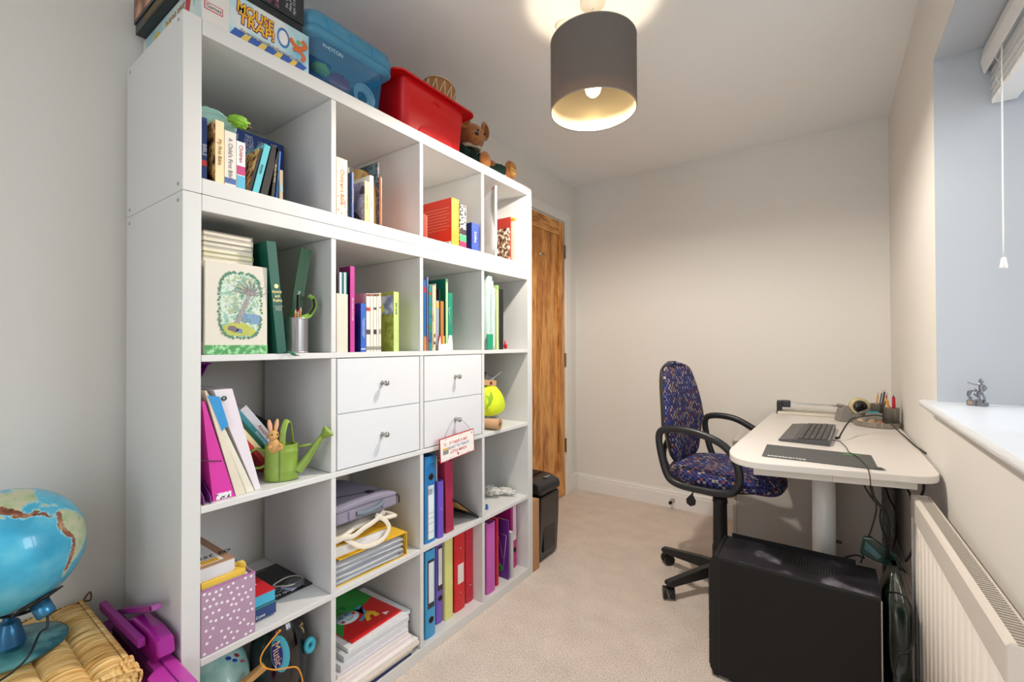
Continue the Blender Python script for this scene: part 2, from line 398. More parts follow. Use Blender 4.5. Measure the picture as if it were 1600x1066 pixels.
# ================================================================== SHELVING
M_lam = mat('#dcdddc', 0.38, var=0.006, scale=8)
XF = .39
CY = [(.038, .373), (.389, .724), (.740, 1.075), (1.091, 1.426)]
RZ = [.038, .389, .740, 1.091]        # cell floors of the tall unit, bottom to top
TZ = 1.502                            # cell floor of the top unit
cabinet = thing('shelving_unit', 'tall white cube shelving unit standing on the carpet, four cells wide', 'shelving unit', (0, 0, 0))
g = .0006
def lp(n, *a): return MB().box(*a).build(n, M_lam, cabinet, bev=.0015)
lp('side_panel', 0, XF, 0, .038, 0, 1.464); lp('side_panel', 0, XF, 1.426, 1.464, 0, 1.464)
lp('top_panel', 0, XF, .038+g, 1.426-g, 1.426, 1.464); lp('bottom_panel', 0, XF, .038+g, 1.426-g, 0, .038)
for z in (.373, .724, 1.075): lp('shelf', 0, XF, .038+g, 1.426-g, z, z+.016)
for z in RZ:
    for y in (.373, .724, 1.075): lp('divider', 0, XF-.0015, y, y+.016, z+g, z+.335-g)
M_screw = mat('#b9b7b2', .3, 1.0)
def screw(par, x, z):
    MB().cyl((x, -.0012, z), (x, .002, z), .0042, n=12).build('screw', M_screw, par)
for z in (.02, 1.445):
    for x in (.025, .365): screw(cabinet, x, z)
topper = thing('shelving_unit', 'low white cube shelf unit stacked on top of the tall shelving', 'shelving unit', (0, 0, 1.4645))
def tp(n, a, b, c, d, e, f): return MB().box(a, b, c, d, e-1.4645, f-1.4645).build(n, M_lam, topper, bev=.0015)
tp('side_panel', 0, XF, 0, .038, 1.465, 1.875); tp('side_panel', 0, XF, 1.426, 1.464, 1.465, 1.875)
tp('top_panel', 0, XF, .038+g, 1.426-g, 1.837, 1.875); tp('bottom_panel', 0, XF, .038+g, 1.426-g, 1.465, 1.502)
for y in (.373, .724, 1.075): tp('divider', 0, XF-.0015, y, y+.016, 1.502+g, 1.837-g)
for z in (.018, .395):
    for x in (.025, .365): screw(topper, x, z)

# drawer inserts
def insert(y0, y1, label):
    t = thing('drawer_insert', label, 'drawer insert', (0, y0, .7401), group='two-drawer inserts')
    w_ = y1-y0-.003; mb = MB(); th = .012
    mb.box(.02, .383, .0015, .0015+th, .001, .333).box(.02, .383, w_-th, w_, .001, .333).box(.02, .383, th+.0015, w_-th, .001, .001+th).box(.02, .383, th+.0015, w_-th, .333-th, .333).box(.02, .383, th+.0015, w_-th, .162, .172)
    mb.build('carcass', M_lam, t)
    for z in (.0035, .1695):
        d = MB().box(.374, .3895, .004, w_-.002, z, z+.1625).build('drawer', mat('#dfe2e6', .3), t, bev=.001)
        MB().lathe([(0, 0), (.007, 0), (.005, .004), (.0035, .012), (.008, .016), (.0095, .021), (.008, .026), (0, .028)], 14, M=Matrix.Translation((.3895, w_/2+.002, z+.081)) @ Matrix.Rotation(R(90), 4, 'Y')).build('knob', mat('#b4b2ae', .22, 1.0), d)
    return t
insert(*CY[1], 'white two-drawer insert beside the shelf with the watering can')
insert(*CY[2], 'white two-drawer insert with a wooden sign hung from its knob')
# ================================================================== BOOKS AND FILES ON THE SHELVES
PAGES = mat('#e9e2d0', .8, bump=.25, scale=300)
PAPERW = mat('#efede8', .7)
def ypos(px, xf): return at(px, 540, 'x', xf).y
def zpos(px, py, xf): return at(px, py, 'x', xf).z
LAST = {}
def packed(y0, y1, zf, leaning):
    """keep neighbours standing in one cell from running into each other"""
    k = (round(zf, 2), sum(y0 > c[0]-.004 for c in CY)); p = LAST.get(k, CY[max(0, k[1]-1)][0]+.0004)
    if not leaning and y0 < p+.0003: y0 = p+.0003; y1 = max(y1, y0+.0025)
    LAST[k] = max(p, y1) if not leaning else p
    return y0, y1
def book(label, xl, xr, ytop, zf, col, xf=.37, depth=.17, lean=0, title=None, tcol='#ffffff', tsize=None, bands=(), art=None, name='book', cat='book', group=None, kind='hard', up=False, h=None, tz=.5, back=None, rz=0):
    """book standing on a shelf, spine towards the room. xl, xr: spine edges in the photo at its foot; lean: px its head is shifted"""
    y0, y1 = ypos(xl, xf)+.0004, ypos(xr, xf)-.0004
    y0, y1 = packed(y0, y1, zf, lean)
    zt = zpos((xl+xr)/2+lean, ytop, xf); h = h or (zt-zf)
    th = 0
    if lean: th = math.atan((ypos(xl+lean, xf)-ypos(xl, xf))/h); h = h/math.cos(th)*1.0
    t = (y1-y0)*math.cos(th)
    base = (xf, y1 if th > 0 else y0, zf+.0006); s0, s1 = (-t, 0) if th > 0 else (0, t)
    r = thing(name, label, cat, base, (-th, 0, rz), group)
    M = col if not isinstance(col, str) else mat(col, .45, var=.03, scale=30)
    bt = min(.0025, t*.18)
    mb = MB(); c = .004 if kind == 'hard' else .0008
    mb.box(-.0015, 0, s0, s1, 0, h)
    mb.box(-depth, -.0016, s0, s0+bt, 0, h)
    mb.box(-depth, -.0016, s1-bt, s1, 0, h)
    mats = [M]
    if art: mats.append(art); mb.mi = 1; mb.box(-depth+.001, -.0016, s0-.0003, s0-.0001, .0005, h-.0005)
    mb.build('cover', mats, r)
    if t > .004: MB().box(-depth+c, -.0025, s0+bt+.0002, s1-bt-.0002, c, h-c).build('page_block', PAGES, r)
    for (a, bb, hc) in bands: MB().box(.0001, .0005, s0+.0003, s1-.0003, h*a, h*bb).build('spine_band', mat(hc, .5), r)
    if title:
        sz = tsize or (s1-s0)*.62
        text(title, sz, mat(tcol, .5), r, (.0007, (s0+s1)/2, h*tz), FRONT if up else (R(90), R(90), R(90)), 'spine_title', fit=h*.8 if not up else (s1-s0)*.92)
    return r
def arch_file(label, xl, xr, ytop, zf, col, xf=.375, depth=.27, lean=0, lab=None, hole=None, h=None, kind='lever arch file', ring=False, rivets=()):
    y0, y1 = ypos(xl, xf)+.0006, ypos(xr, xf)-.0006
    y0, y1 = packed(y0, y1, zf, lean)
    h = h or zpos((xl+xr)/2+lean, ytop, xf)-zf; th = math.atan((ypos(xl+lean, xf)-ypos(xl, xf))/h) if lean else 0
    h /= math.cos(th); t = (y1-y0)*math.cos(th); s0, s1 = (-t, 0) if th > 0 else (0, t)
    r = thing(kind.replace(' ', '_'), label, 'file', (xf, y1 if th > 0 else y0, zf+.0006), (-th, 0, 0))
    M = mat(col, .35); n = 8; pts = []
    for i in range(n+1):
        a = R(-90+180*i/n); pts.append((-.006+.006*math.cos(a), (s0+s1)/2+(s1-s0)/2*math.sin(a)))
    for i in range(n+1):
        a = R(90-180*i/n); pts.append((-.008+.006*math.cos(a), (s0+s1)/2+((s1-s0)/2-.0022)*math.sin(a)))
    mb = MB()
    for i in range(n):
        q = [pts[i], pts[i+1], pts[2*n+1-i-1], pts[2*n+1-i]]; mb.prism(q, 0, h, 'z')
    mb.box(-depth, -.0062, s0, s0+.0022, 0, h).box(-depth, -.0062, s1-.0022, s1, 0, h)
    mb.build('cover', M, r, weld=True)
    MB().box(-depth+.02, -.03, s0+.004, s1-.006, .006, h-.02).build('page_block', PAPERW, r)
    yc = (s0+s1)/2; fx = .0004
    if lab:
        hc, (a, bb) = lab[0], lab[1]; fr = mat(lab[2], .4) if len(lab) > 2 else None; wdt = (s1-s0)*.62
        if fr: MB().box(fx-.003, fx+.0003, yc-wdt/2, yc+wdt/2, h*a-.02, h*bb+.01).build('label_holder', fr, r)
        MB().box(fx-.002, fx+.0008, yc-wdt*.42, yc+wdt*.42, h*a, h*bb).build('spine_label', mat(hc, .5), r)
    if hole:
        zc = h*hole; rr = min(.012, (s1-s0)*.28)
        MB().lathe([(rr*.7, .0012), (rr, .0012), (rr, -.003)], 20, M=Matrix.Translation((fx, yc, zc)) @ Matrix.Rotation(R(90), 4, 'Y')).build('finger_ring', mat('#3a3a3c', .3, .6), r)
        MB().cyl((fx-.004, yc, zc), (fx+.0004, yc, zc), rr*.75, n=20).build('finger_hole', mat('#0c0c0e', .9), r)
    for z in rivets: MB().sphere((fx, yc, h*z), (.002, .003, .003)).build('rivet', mat('#c8c4c0', .2, 1), r)
    return r
artBrown = ramp_mat('picture_brown', [(0, '#3a2a1e'), (.42, '#a9743c'), (.5, '#d9b678'), (.6, '#7a3d28')], 'noise', 26)
artFace = ramp_mat('picture_pink_grey', [(0, '#5c4a4c'), (.4, '#b9a6a4'), (.5, '#d8cbc7'), (.62, '#a86a52')], 'noise', 14)
artTan = ramp_mat('picture_tan', [(0, '#8a6a3c'), (.4, '#caa35c'), (.52, '#e2c386'), (.66, '#b98b4a')], 'noise', 12, const=False)
artGrass = ramp_mat('picture_meadow', [(0, '#4e5f1c'), (.42, '#7f8f33'), (.55, '#a3ad50'), (.7, '#4c5b22')], 'noise', 30, const=False)
artFloral = ramp_mat('pattern_orange_sprigs', [(0, '#c8452c'), (.36, '#efe2c4'), (.6, '#f1e6cc'), (.66, '#d77a3a')], 'noise', 90)
artBW = ramp_mat('pattern_black_white', [(0, '#161616'), (.5, '#f0eee8')], 'noise', 110)
artBrownW = ramp_mat('picture_sepia', [(0, '#3c2a22'), (.45, '#8c6a52'), (.55, '#e6d8c4')], 'noise', 60)

# ---- top unit, first cell
z = TZ
book('navy picture book with a red dot, squeezed against the left side of the top shelf', 314, 323, 184, z, '#1d3c78', xf=.362, depth=.2, bands=((.25, .34, '#c9413c'),), title='BIBLE', tcol='#dfe5ef', tsize=.012)
book('cream padded first bible with orange figures on its cover', 335.7, 349.5, 189, z, '#eee0b4', xf=.38, depth=.19, title='My First Bible', tcol='#a8641e', art=artBrown)
book("white children's bible with a grey framed spine, beside the cream bible", 350, 368.5, 206, z, '#e8e3da', xf=.375, depth=.18, title="A Child's First Bible", tcol='#6a6a74', tsize=.013, bands=((.06, .16, '#4a67a8'),))
book('thin picture book with pink and sky-blue spine among the bibles', 369, 383, 222, z, '#e9eef0', xf=.37, depth=.2, title='Children', tcol='#c0304c', bands=((.02, .3, '#59b4d8'), (.32, .5, '#c43d7c')), tz=.75)
book('dark book with a brown cover picture leaning right against the turquoise book', 386, 390.5, 232, z, '#1c1a1a', xf=.366, depth=.16, lean=20, art=artBrown)
book('turquoise spined paperback leaning right in the top left cell', 393, 403, 228, z, '#5fc0cc', xf=.366, depth=.15, lean=20, title='stories', tcol='#10333a', tsize=.010)
book('black hardback leaning between the turquoise and gold-lettered books', 405.5, 417, 231, z, '#141214', xf=.366, depth=.15, lean=18.5)
book('slim black paperback with pale gold lettering on its spine', 423, 428, 232, z, '#1a1815', xf=.366, depth=.15, lean=8, title='the lion the witch', tcol='#dccf9a', tsize=.007)
book('slim bright blue paperback behind the gold-lettered one', 430.6, 433.4, 237, z, '#3a78c4', xf=.366, depth=.15, lean=5.5, title='THE BLUE', tcol='#bfe0f4', tsize=.005)
book('short paperback with brown and pale blue spine, last in the top left cell', 436.5, 442, 266, z, '#b9a68c', xf=.37, depth=.13, bands=((.3, .5, '#8fb6c0'),))
nv = thing('book', 'big navy book facing outwards with columns of white words, behind the leaning books', 'book', (.165, .168, z+.0006), (0, 0, R(2)))
MB().box(-.035, 0, 0, .188, 0, .249).build('cover', mat('#1d3f86', .4, coat=.15), nv, bev=.003)
for i in range(4): text('\n'.join([['THE', 'TWO', 'LAST', 'JUST'][i], ['BIG', 'LITTLE', 'GREAT', 'SO'][i], 'STORY', 'BOOK'][:3+i % 2]), .017, mat('#dfe6f2', .5), nv, (.0005, .040+.038*i, .212), FRONT, 'cover_words', fit=.028, sp=.8)
# ---- top unit, second cell
book("thick cream treasury of stories with orange sprigs and red title", 526, 543, 248, z, artFloral, xf=.378, depth=.2, title="Children's Bible", tcol='#d8552c', tsize=.017)
book('grey picture book behind the treasury', 543.3, 546.2, 262, z, '#5d5a54', xf=.36, depth=.18)
book('tall navy book beside the cream treasury', 546.5, 552.8, 269, z, '#2b4f96', xf=.372, depth=.18, title='Hans Andersen', tcol='#d9d6cc', tsize=.007)
# arch-topped board book
t_ = thing('board_book', 'tan board book with an arched top', 'book', (.352, ypos(584.6, .352)-.0025, z+.0006))
hh = zpos(588, 292, .368)-z; zt = zpos(575, 262, .33)-z
pts = [(0, 0), (0, hh*.80)] + [(-.1+.1*math.cos(R(a)), hh*.80+(zt+.012-hh*.80)*math.sin(R(a))) for a in range(10, 171, 16)] + [(-.2, hh*.80), (-.2, 0)]
mb = MB(); mb.prism([(x, zz) for x, zz in pts], 0, .004, 'y'); mb.build('front_board', [artTan], t_)
MB().prism([(x*.98-.0005, zz*.985) for x, zz in pts], .0042, .009, 'y').build('page_block', mat('#d99a5c', .6), t_)
MB().prism([(x, zz) for x, zz in pts], .0092, .0122, 'y').build('back_board', mat('#c98f56', .6), t_)
book('book with a pinkish grey cover picture and yellow spine, in front of the arched one', 570, 577.4, 284, z, '#ecd877', xf=.378, depth=.17, title='RAINBOW BOOK', tcol='#7a6a2c', tsize=.006, art=artFace)
book('white paperback with black spine title between yellow and arched books', 578, 583.8, 275, z, '#efebe0', xf=.374, depth=.14, title='A LITTLE TREASURY', tcol='#2c2c2c', tsize=.006)
book('slate-blue patterned tall book with an orange edge', 590, 592.6, 254, z, ramp_mat('pattern_slate', [(0, '#33303c'), (.5, '#5d6f80'), (.58, '#b85a3a')], 'noise', 70), xf=.36, depth=.2, art=ramp_mat('picture_slate', [(0, '#2c4048'), (.5, '#56707a'), (.6, '#31303a')], 'noise', 25))
book('thin salmon-pink book at the end of the second top cell', 593, 595, 276, z, '#d98a68', xf=.37, depth=.16)
# ---- top unit, third cell
book('small dark red book at the left of the third top cell', 661.8, 664.6, 335, z, '#9c2c22', xf=.33, depth=.12)
book('small brick-red book beside the dark red one', 665, 668, 337, z, '#b4493a', xf=.32, depth=.12)
rb = book('thick scarlet book with orange spine and white barcode', 706, 717.6, 311, z, '#f0953a', xf=.378, depth=.165, art=mat('#cf2d14', .4, var=.08, scale=30), title='RED DICTIONARY', tcol='#f7d9a8', tsize=.008)
MB().box(-.075, -.002, -.0009, -.0006, .0, .016).build('barcode_strip', mat('#e9dfd2', .5), rb)
for i in range(9): MB().box(-.06+i*.005, -.0575+i*.005+(i % 3)*.0006, -.0013, -.0010, .003, .014).build('barcode_bar', mat('#2a2624', .5), rb)
for i in range(8): MB().box(-.152+.004*(i % 3), -.012-.012*(i % 2), -.0013, -.0010, .148-i*.012, .1505-i*.012).build('cover_line', mat('#e8875f', .5), rb)
book('black and white patterned book with green and red bands', 719, 729, 321, z, artBW, xf=.375, depth=.16, bands=((.16, .3, '#48c070'), (.0, .15, '#d0305c'), (.31, .44, '#3a3038')))
book('chunky blue dictionary beside the patterned book', 737.5, 748.5, 349.5, z, '#3f55a8', xf=.38, depth=.1, title='Collins', tcol='#f2f4fa', tsize=.017, art=mat('#20307a', .4))
# ---- top unit, fourth cell
wl = thing('zip_wallet', 'clear plastic wallet with dark red zip, standing in the last top cell', 'wallet', (.378, ypos(777.5, .378)-.012, z+.0006), (0, 0, R(-4)))
hw = zpos(777, 290, .378)-z-.004
MB().grid(lambda u, v: (-.22*(1-u), -.006*math.sin(math.pi*u)-.004*math.sin(6*v)*u, hw*v*(.82+.18*u)), 8, 8).build('front_sheet', glass_mat('clear_film', '#e9e9ea', .42, .15), wl, thick=.0006)
MB().grid(lambda u, v: (-.22*(1-u), .006+.004*math.sin(math.pi*v), hw*v*(.82+.18*u)), 8, 8).build('back_sheet', glass_mat('clear_film_2', '#e3e1df', .5, .2), wl, thick=.0006)
MB().tube([(-.22, 0, hw*.82), (-.15, .001, hw*.85), (-.06, 0, hw*.92), (-.002, .001, hw)], .0022).build('zip', mat('#a01c3c', .4), wl)
MB().box(-.003, .002, -.003, .006, 0, hw).build('edge_binding', mat('#e8e4dc', .4), wl)
MB().box(-.2, -.05, .0005, .0035, .008, hw*.55).build('red_insert', mat('#8e2a34', .5), wl)
book('book with sepia photographic cover and spine', 794.2, 797.6, 357, z, artBrownW, xf=.378, depth=.12, art=artBrownW)
book('red leather folder rising behind the sepia book', 797.9, 799.2, 339.5, z, '#a6332a', xf=.358, depth=.12, art=mat('#a6332a', .5))
ow = thing('slide_binder', 'clear report cover held by an orange slide bar, last on the top shelf', 'report cover', (.372, ypos(804, .372), z+.0006))
ho = zpos(805, 341, .372)-z
MB().box(-.2, 0, 0, .003, 0, ho-.014).build('clear_cover', glass_mat('clear_film_3', '#eee4d0', .5, .2), ow)
MB().box(-.12, .002, -.002, .012, ho-.013, ho, b=.002).build('slide_bar', mat('#e89a24', .35), ow)

# ---- fourth row, first cell
z = RZ[3]
olive = book('olive-green bound book behind the dark green one', 424, 433, 384, z, '#a3a84c', xf=.185, depth=.14, lean=-20)
gb = book('dark green leather-bound book with gold lettering leaning left past the shelf edge', 433.4, 448, 378, z, mat('#0c5443', .38, bump=.1, scale=200), xf=.392, depth=.2, lean=-17.5)
text('Hymns\nand\nPsalms', .0115, mat('#d9c27a', .3, .6), gb, (.0009, .0135, .150), FRONT, 'gold_title', fit=.024)
text('A METHODIST AND\nECUMENICAL\nHYMN BOOK', .0045, mat('#cbd8c4', .4), gb, (.0009, .0135, .118), FRONT, 'gold_subtitle', fit=.024)
MB().cyl((-.001, .0135, .176), (.0011, .0135, .176), .006, n=6).build('gold_emblem', mat('#d9c27a', .3, .6), gb)
mb = MB()
for i in range(9): mb.tube([(.0, .02+.001*i, .002), (.010, .024+.001*i, .001), (.012, .032+.0015*i, -.008), (.013, .040+.0016*i, -.010-.001*(i % 3))], .0007, 5)
mb.build('ribbon_tassel', mat('#0f6a4a', .7), gb)
bx = thing('slipcase', 'cream slipcase painted with a leaning willow tree, at the front of its cell', 'slipcase', (.385, ypos(319.5, .385), z+.0006))
bw_ = ypos(419, .385)-ypos(319.5, .385)-.002; bh = zpos(326, 406.5, .385)-z
MB().box(-.17, 0, 0, bw_, 0, bh).build('case', mat('#ded9cc', .6, var=.03, scale=40), bx, bev=.002)
MB().box(0, .0006, .0, bw_, 0, bh*.10).build('grass_strip', ramp_mat('painted_grass', [(0, '#4f9a5c'), (.5, '#7cc184'), (.6, '#a9d8a4')], 'noise', 90), bx)
# painted picture (a flat print on the case)
pic = MB(); oval = [Vector((bw_*.55+bw_*.34*math.copysign(abs(math.cos(a))**.6, math.cos(a)), bh*.54+bh*.36*math.copysign(abs(math.sin(a))**.6, math.sin(a)))) for a in [2*math.pi*i/40 for i in range(40)]]
pic.prism(oval, .0001, .0007, 'x'); pic.build('painting', ramp_mat('watercolour_foliage', [(.28, '#6aa08c'), (.42, '#a3c8b6'), (.50, '#dbe6dc'), (.58, '#a9c094'), (.72, '#86aec0')], 'noise', 52, const=False, detail=9), bx)
rim = MB(); [rim.sphere((.0009, p[0]+.0018*math.sin(i*2.3), p[1]+.0018*math.cos(i*1.7)), (.0005, .0030, .0030), nu=6, nv=4) for i, p in enumerate([oval[i//3].lerp(oval[(i//3+1) % len(oval)], (i % 3)/3) for i in range(3*len(oval))])]; rim.build('painted_border', mat('#5d8f78', .7, var=.25, scale=120), bx)
hill = MB(); hill.prism([(bw_*.24, bh*.22), (bw_*.4, bh*.2), (bw_*.75, bh*.21), (bw_*.8, bh*.26), (bw_*.66, bh*.33), (bw_*.45, bh*.36), (bw_*.28, bh*.31)], .0008, .0011, 'x')
hill.build('painted_hill', mat('#b9bf5e', .7, var=.15, scale=60), bx)
tree = MB(); tree.mi = 0
tree.prism([(bw_*.44, bh*.34), (bw_*.53, bh*.34), (bw_*.72, bh*.66), (bw_*.66, bh*.67)], .0012, .0015, 'x')
for k in range(26):
    a = R(2+k*6.6); L = .040+.012*math.sin(k*2.1)
    p0 = Vector((.0014, bw_*.69, bh*.66)); p1 = p0+Vector((0, math.cos(a)*L*.5, math.sin(a)*L*.5)); p2 = p0+Vector((0, math.cos(a+.12)*L, math.sin(a+.12)*L))
    tree.tube([p0, p1, p2], lambda u: .0007*(1-u)+.0002, 5)
tree.build('painted_tree', mat('#a09a9c', .7, var=.25, scale=120), bx)
rs = random.Random(21)
for nm_, c_, n_ in (('painted_leaves', '#7fa85a', 110), ('painted_buds', '#c9b866', 60), ('painted_shadows', '#4f7f8a', 70)):
    lv = MB()
    for k in range(n_):
        a = rs.uniform(0, 2*math.pi); q = rs.random()**.5; yy_, zz_ = bw_*.56+bw_*.29*q*math.cos(a), bh*.60+bh*.27*q*math.sin(a); r_ = rs.uniform(.0007, .0018)
        lv.prism([(yy_-r_, zz_), (yy_, zz_-r_*.6), (yy_+r_, zz_), (yy_, zz_+r_*.7)], .0008, .0017, 'x')
    lv.build(nm_, mat(c_, .7), bx)
lk = MB(); lk.prism([(bw_*.50, bh*.37), (bw_*.86, bh*.33), (bw_*.87, bh*.44), (bw_*.60, bh*.46)], .00071, .0010, 'x'); lk.build('painted_lake', mat('#7d9fc0', .7, var=.12, scale=120), bx)
pc = MB(); pc.prism([(bw_*.34, bh*.27), (bw_*.46, bh*.24), (bw_*.52, bh*.27), (bw_*.44, bh*.31), (bw_*.36, bh*.31)], .0012, .0016, 'x'); pc.build('painted_picnic', mat('#7d6d78', .7), bx)
pc = MB(); pc.prism([(bw_*.46, bh*.24), (bw_*.58, bh*.235), (bw_*.56, bh*.28), (bw_*.5, bh*.285)], .0012, .0016, 'x'); pc.build('painted_rug', mat('#6d88b4', .7), bx)
mb = MB(); mb.tube([(-.012, -.0006, bh*.93), (-.007, -.0008, bh*.85), (-.008, -.0007, bh*.4), (-.012, -.0006, bh*.13)], .0006, 5); mb.build('cord_edge', mat('#3b3b34', .8), bx)
# notebooks lying in a stack on the slipcase
zz = z+bh+.0012
labs = ['lowest', 'second from the bottom', 'third from the bottom', 'fourth from the bottom', 'fifth from the bottom', 'topmost']
ny0, ny1 = ypos(317, .36), ypos(394, .36)
for i in range(6):
    c = ['#d8d4c8', '#a9b052', '#d8d6cf', '#8e8a7c', '#d6d2c4', '#77756c'][i]; hh = .0125
    r = thing('notebook', ['pale', 'lime edged', 'white', 'grey covered', 'cream', 'dark grey covered'][i]+' flat notebook, '+labs[i]+' of the stack on the slipcase', 'notebook', (.362, ny0+.0008*(i % 2), zz), (0, 0, R([0, -.6, .4, 0, -.5, .3][i])))
    W = ny1-ny0
    MB().box(-.16, 0, 0, W, 0, .0014).box(-.16, 0, 0, W, hh-.0018, hh-.0004).box(-.16, 0, W-.0014, W, .0014, hh-.0018).build('cover', mat(c, .5), r)
    MB().box(-.155, -.0025, .001, W-.002, .0016, hh-.002).build('page_block', PAGES, r); zz += hh
# ---- fourth row, second cell
for i, (a, b_, c, d) in enumerate([(527.6, 530.2, '#3a2b3c', 'dark purple'), (530.5, 534, '#e4e4e4', 'white'), (534.3, 537.3, '#1f6a70', 'deep teal'), (537.6, 540.6, '#dfe6e4', 'pale grey'), (541, 542.3, '#2b8a7c', 'sea-green')]):
    book(d+' spined exercise book rising out of the magazine file', a, b_, 427.5-(6 if i == 0 else 0), z, c, xf=.379, depth=.19, kind='soft')
mf = thing('magazine_file', 'off-white magazine file holding five tall exercise books', 'magazine file', (.385, ypos(526, .385)+.0003, z+.0006))
W = ypos(543.2, .385)-ypos(526, .385); hf = zpos(535, 459.5, .385)-z
MB().box(-.0025, 0, 0, W, 0, hf).build('front_panel', mat('#ddd7c8', .55), mf)
M_f = mat('#c9b9a2', .6)
MB().prism([(-.003, 0), (-.003, hf), (-.25, hf+.06), (-.25, 0)], 0, .002, 'y').build('side_panel', M_f, mf)
MB().prism([(-.003, 0), (-.003, hf), (-.25, hf+.06), (-.25, 0)], W-.002, W, 'y').build('side_panel', M_f, mf)
MB().box(-.25, -.003, .0022, W-.0022, 0, .002).build('base_panel', M_f, mf)
for o_ in [o for o in bpy.data.objects if o.get('label', '').endswith('rising out of the magazine file')]: o_.location.z += .003
LAST.clear()
arch = book('tall magenta binder with white lettering, rising above its neighbours', 547.2, 554.2, 416.5, z, '#c03a94', xf=.38, depth=.22, art=mat('#6a1450', .4), title='200 CROSS STITCHES', tcol='#f3e4ef', tsize=.0075)
book('cobalt blue paperback with white vertical lettering', 563.8, 571.8, 474.5, z, '#2f62c0', xf=.378, depth=.14, title='TEACHING AND LEARNING\nIN PRIMARY SCHOOLS', tcol='#dce6f8', tsize=.0052, bands=((.05, .07, '#dfe6ee'),), art=mat('#15307e', .4))
for i, (a, b_, tp_, k, d) in enumerate([(572.3, 578.6, 459, '#8a2a20', 'with a red number and maroon top band, next to the cobalt book'), (579, 583.2, 459, '#7a5a28', 'without lettering, second in the white set'), (583.6, 588.2, 459, '#702418', 'with a grey motif, middle of the white set'), (588.6, 591.8, 459, '#3f3f50', 'with a grey top band, fourth in the white set'), (592.2, 595.6, 458, '#c9a93c', 'with a yellow top band, beside the meadow cover')]):
    book('slim white textbook '+d, a, b_, tp_, z, '#e6dfd3', xf=.372, depth=.15, bands=((.955, .99, k), (.70+.01*i, .76, ['#c23a2e', '#e6dfd3', '#4a4a48', '#e6dfd3', '#6a6a66'][i]), (.3, .38, ['#4a4a48', '#e6dfd3', '#33332e', '#d8d2c6', '#9a968c'][i]), (.03, .09, '#8a8c84')), kind='soft', art=mat('#b9b5a8', .6, var=.15, scale=40) if i == 0 else None)
bc = book('book with a meadow and sky cover and lime green spine', 615.2, 623.2, 456.5, z, '#c4d884', xf=.378, depth=.17, title='BED CAVE', tcol='#4a5028', tsize=.0085, art=artGrass, tz=.72)
MB().box(-.165, -.003, -.0009, -.0006, .127, .190).build('cover_sky', ramp_mat('picture_sky', [(.3, '#5a6f9c'), (.5, '#7d8db0'), (.6, '#ced6de')], 'noise', 24, const=False), bc)
pts = [(-.08+.036*(1 if i % 2 else .68)*math.cos(R(i*20)), .146+.03*(1 if i % 2 else .68)*math.sin(R(i*20))) for i in range(18)]
MB().prism(pts, -.0014, -.0010, 'y').build('cover_star', mat('#cfcf3a', .5), bc)
for i in range(3): MB().box(-.098, -.066, -.0019, -.0015, .134+i*.009, .137+i*.009).build('cover_line', mat('#3a3020', .5), bc)
# ---- fourth row, third cell
yy = [('bright blue spined annual with a red emblem at the far left of its cell', 662.5, 666.3, 438, '#2c6ca8', .355, ((.82, .9, '#b82c3c'), (0, .2, '#e08a3c'))),
      ('thin mauve and orange spined annual', 666.6, 669.3, 433, '#8a8ac0', .36, ((0, .12, '#e08030'), (.12, .25, '#e0607c'))),
      ('teal picture book with a jungle cover', 669.6, 674.4, 446, ramp_mat('picture_jungle', [(0, '#1d5c86'), (.42, '#2f8a9c'), (.52, '#3c8a4c'), (.62, '#b04a3c')], 'noise', 40), .365, ()),
      ('white spined book speckled with small coloured words', 674.7, 677.2, 446.5, '#e9e2c8', .372, ((.45, .55, '#c04a30'), (.05, .2, '#c8892c'))),
      ('thin cream book with black dotted lettering', 677.5, 680.2, 447, '#e6dcae', .374, ((.1, .14, '#3a3428'), (.2, .26, '#7a5a2c'))),
      ('thin pink and white spotted storybook rising over its neighbours', 680.3, 681.4, 444, '#e9cfd4', .372, ()),
      ('grey-blue spined reading book with a yellow badge', 681.6, 686.2, 470, '#93a2b4', .372, ((.85, .97, '#d8b048'),)),
      ('black-backed picture book beside the grey-blue one', 686.6, 688.0, 452, '#26331e', .330, ())]
for d, a, b_, tp_, c, xf_, bd in yy: book(d, a, b_, tp_, z, c, xf=xf_, depth=.2, bands=bd)
book('brown wooden-looking spine between reading book and emerald annual', 688.4, 693.4, 471, z, '#b9773c', xf=.330, depth=.15)
book('tall emerald annual with a pale green spine', 696.6, 700.2, 436, z, '#a8d8a0', xf=.330, depth=.21, art=mat('#16806a', .35, var=.1, scale=25))
tf = book('teal folder closed by a white elastic', 700.6, 707.2, 458, z, '#178a74', xf=.330, depth=.2)
mb = MB(); mb.tube([(.0009, .001, .168), (.0012, .011, .171)], .0008, 6).tube([(.0012, .0015, .168), (.0012, .011, .105)], .0008, 6); mb.build('elastic', mat('#dfe8e2', .6), tf)
# letter rack with coloured strips
lr = thing('letter_rack', 'small white card rack with rainbow tabs, at the front of the third cell', 'letter rack', (.386, ypos(685.6, .386), z+.0006))
wr = ypos(707.5, .386)-ypos(685.6, .386); hr = zpos(697, 524, .386)-z
MB().prism([(0, 0), (wr, 0), (wr, hr*.4), (wr*.93, hr), (wr*.74, hr), (wr*.62, hr*.45), (wr*.15, hr*.4), (wr*.12, hr*.95), (0, hr*.4)], -.0025, 0, 'x').build('front_card', mat('#e9e4e2', .5), lr)
MB().box(-.05, -.0026, 0, wr, 0, .002).build('base', mat('#e4dfdc', .5), lr)
for i, c in enumerate(['#d8352c', '#e8872c', '#d9c23c', '#6a3c7c']):
    MB().box(-.02, -.004, wr*.17+i*wr*.10, wr*.17+(i+.9)*wr*.10, .0022, hr*.98-i*.001).build('tab', mat(c, .5), lr)
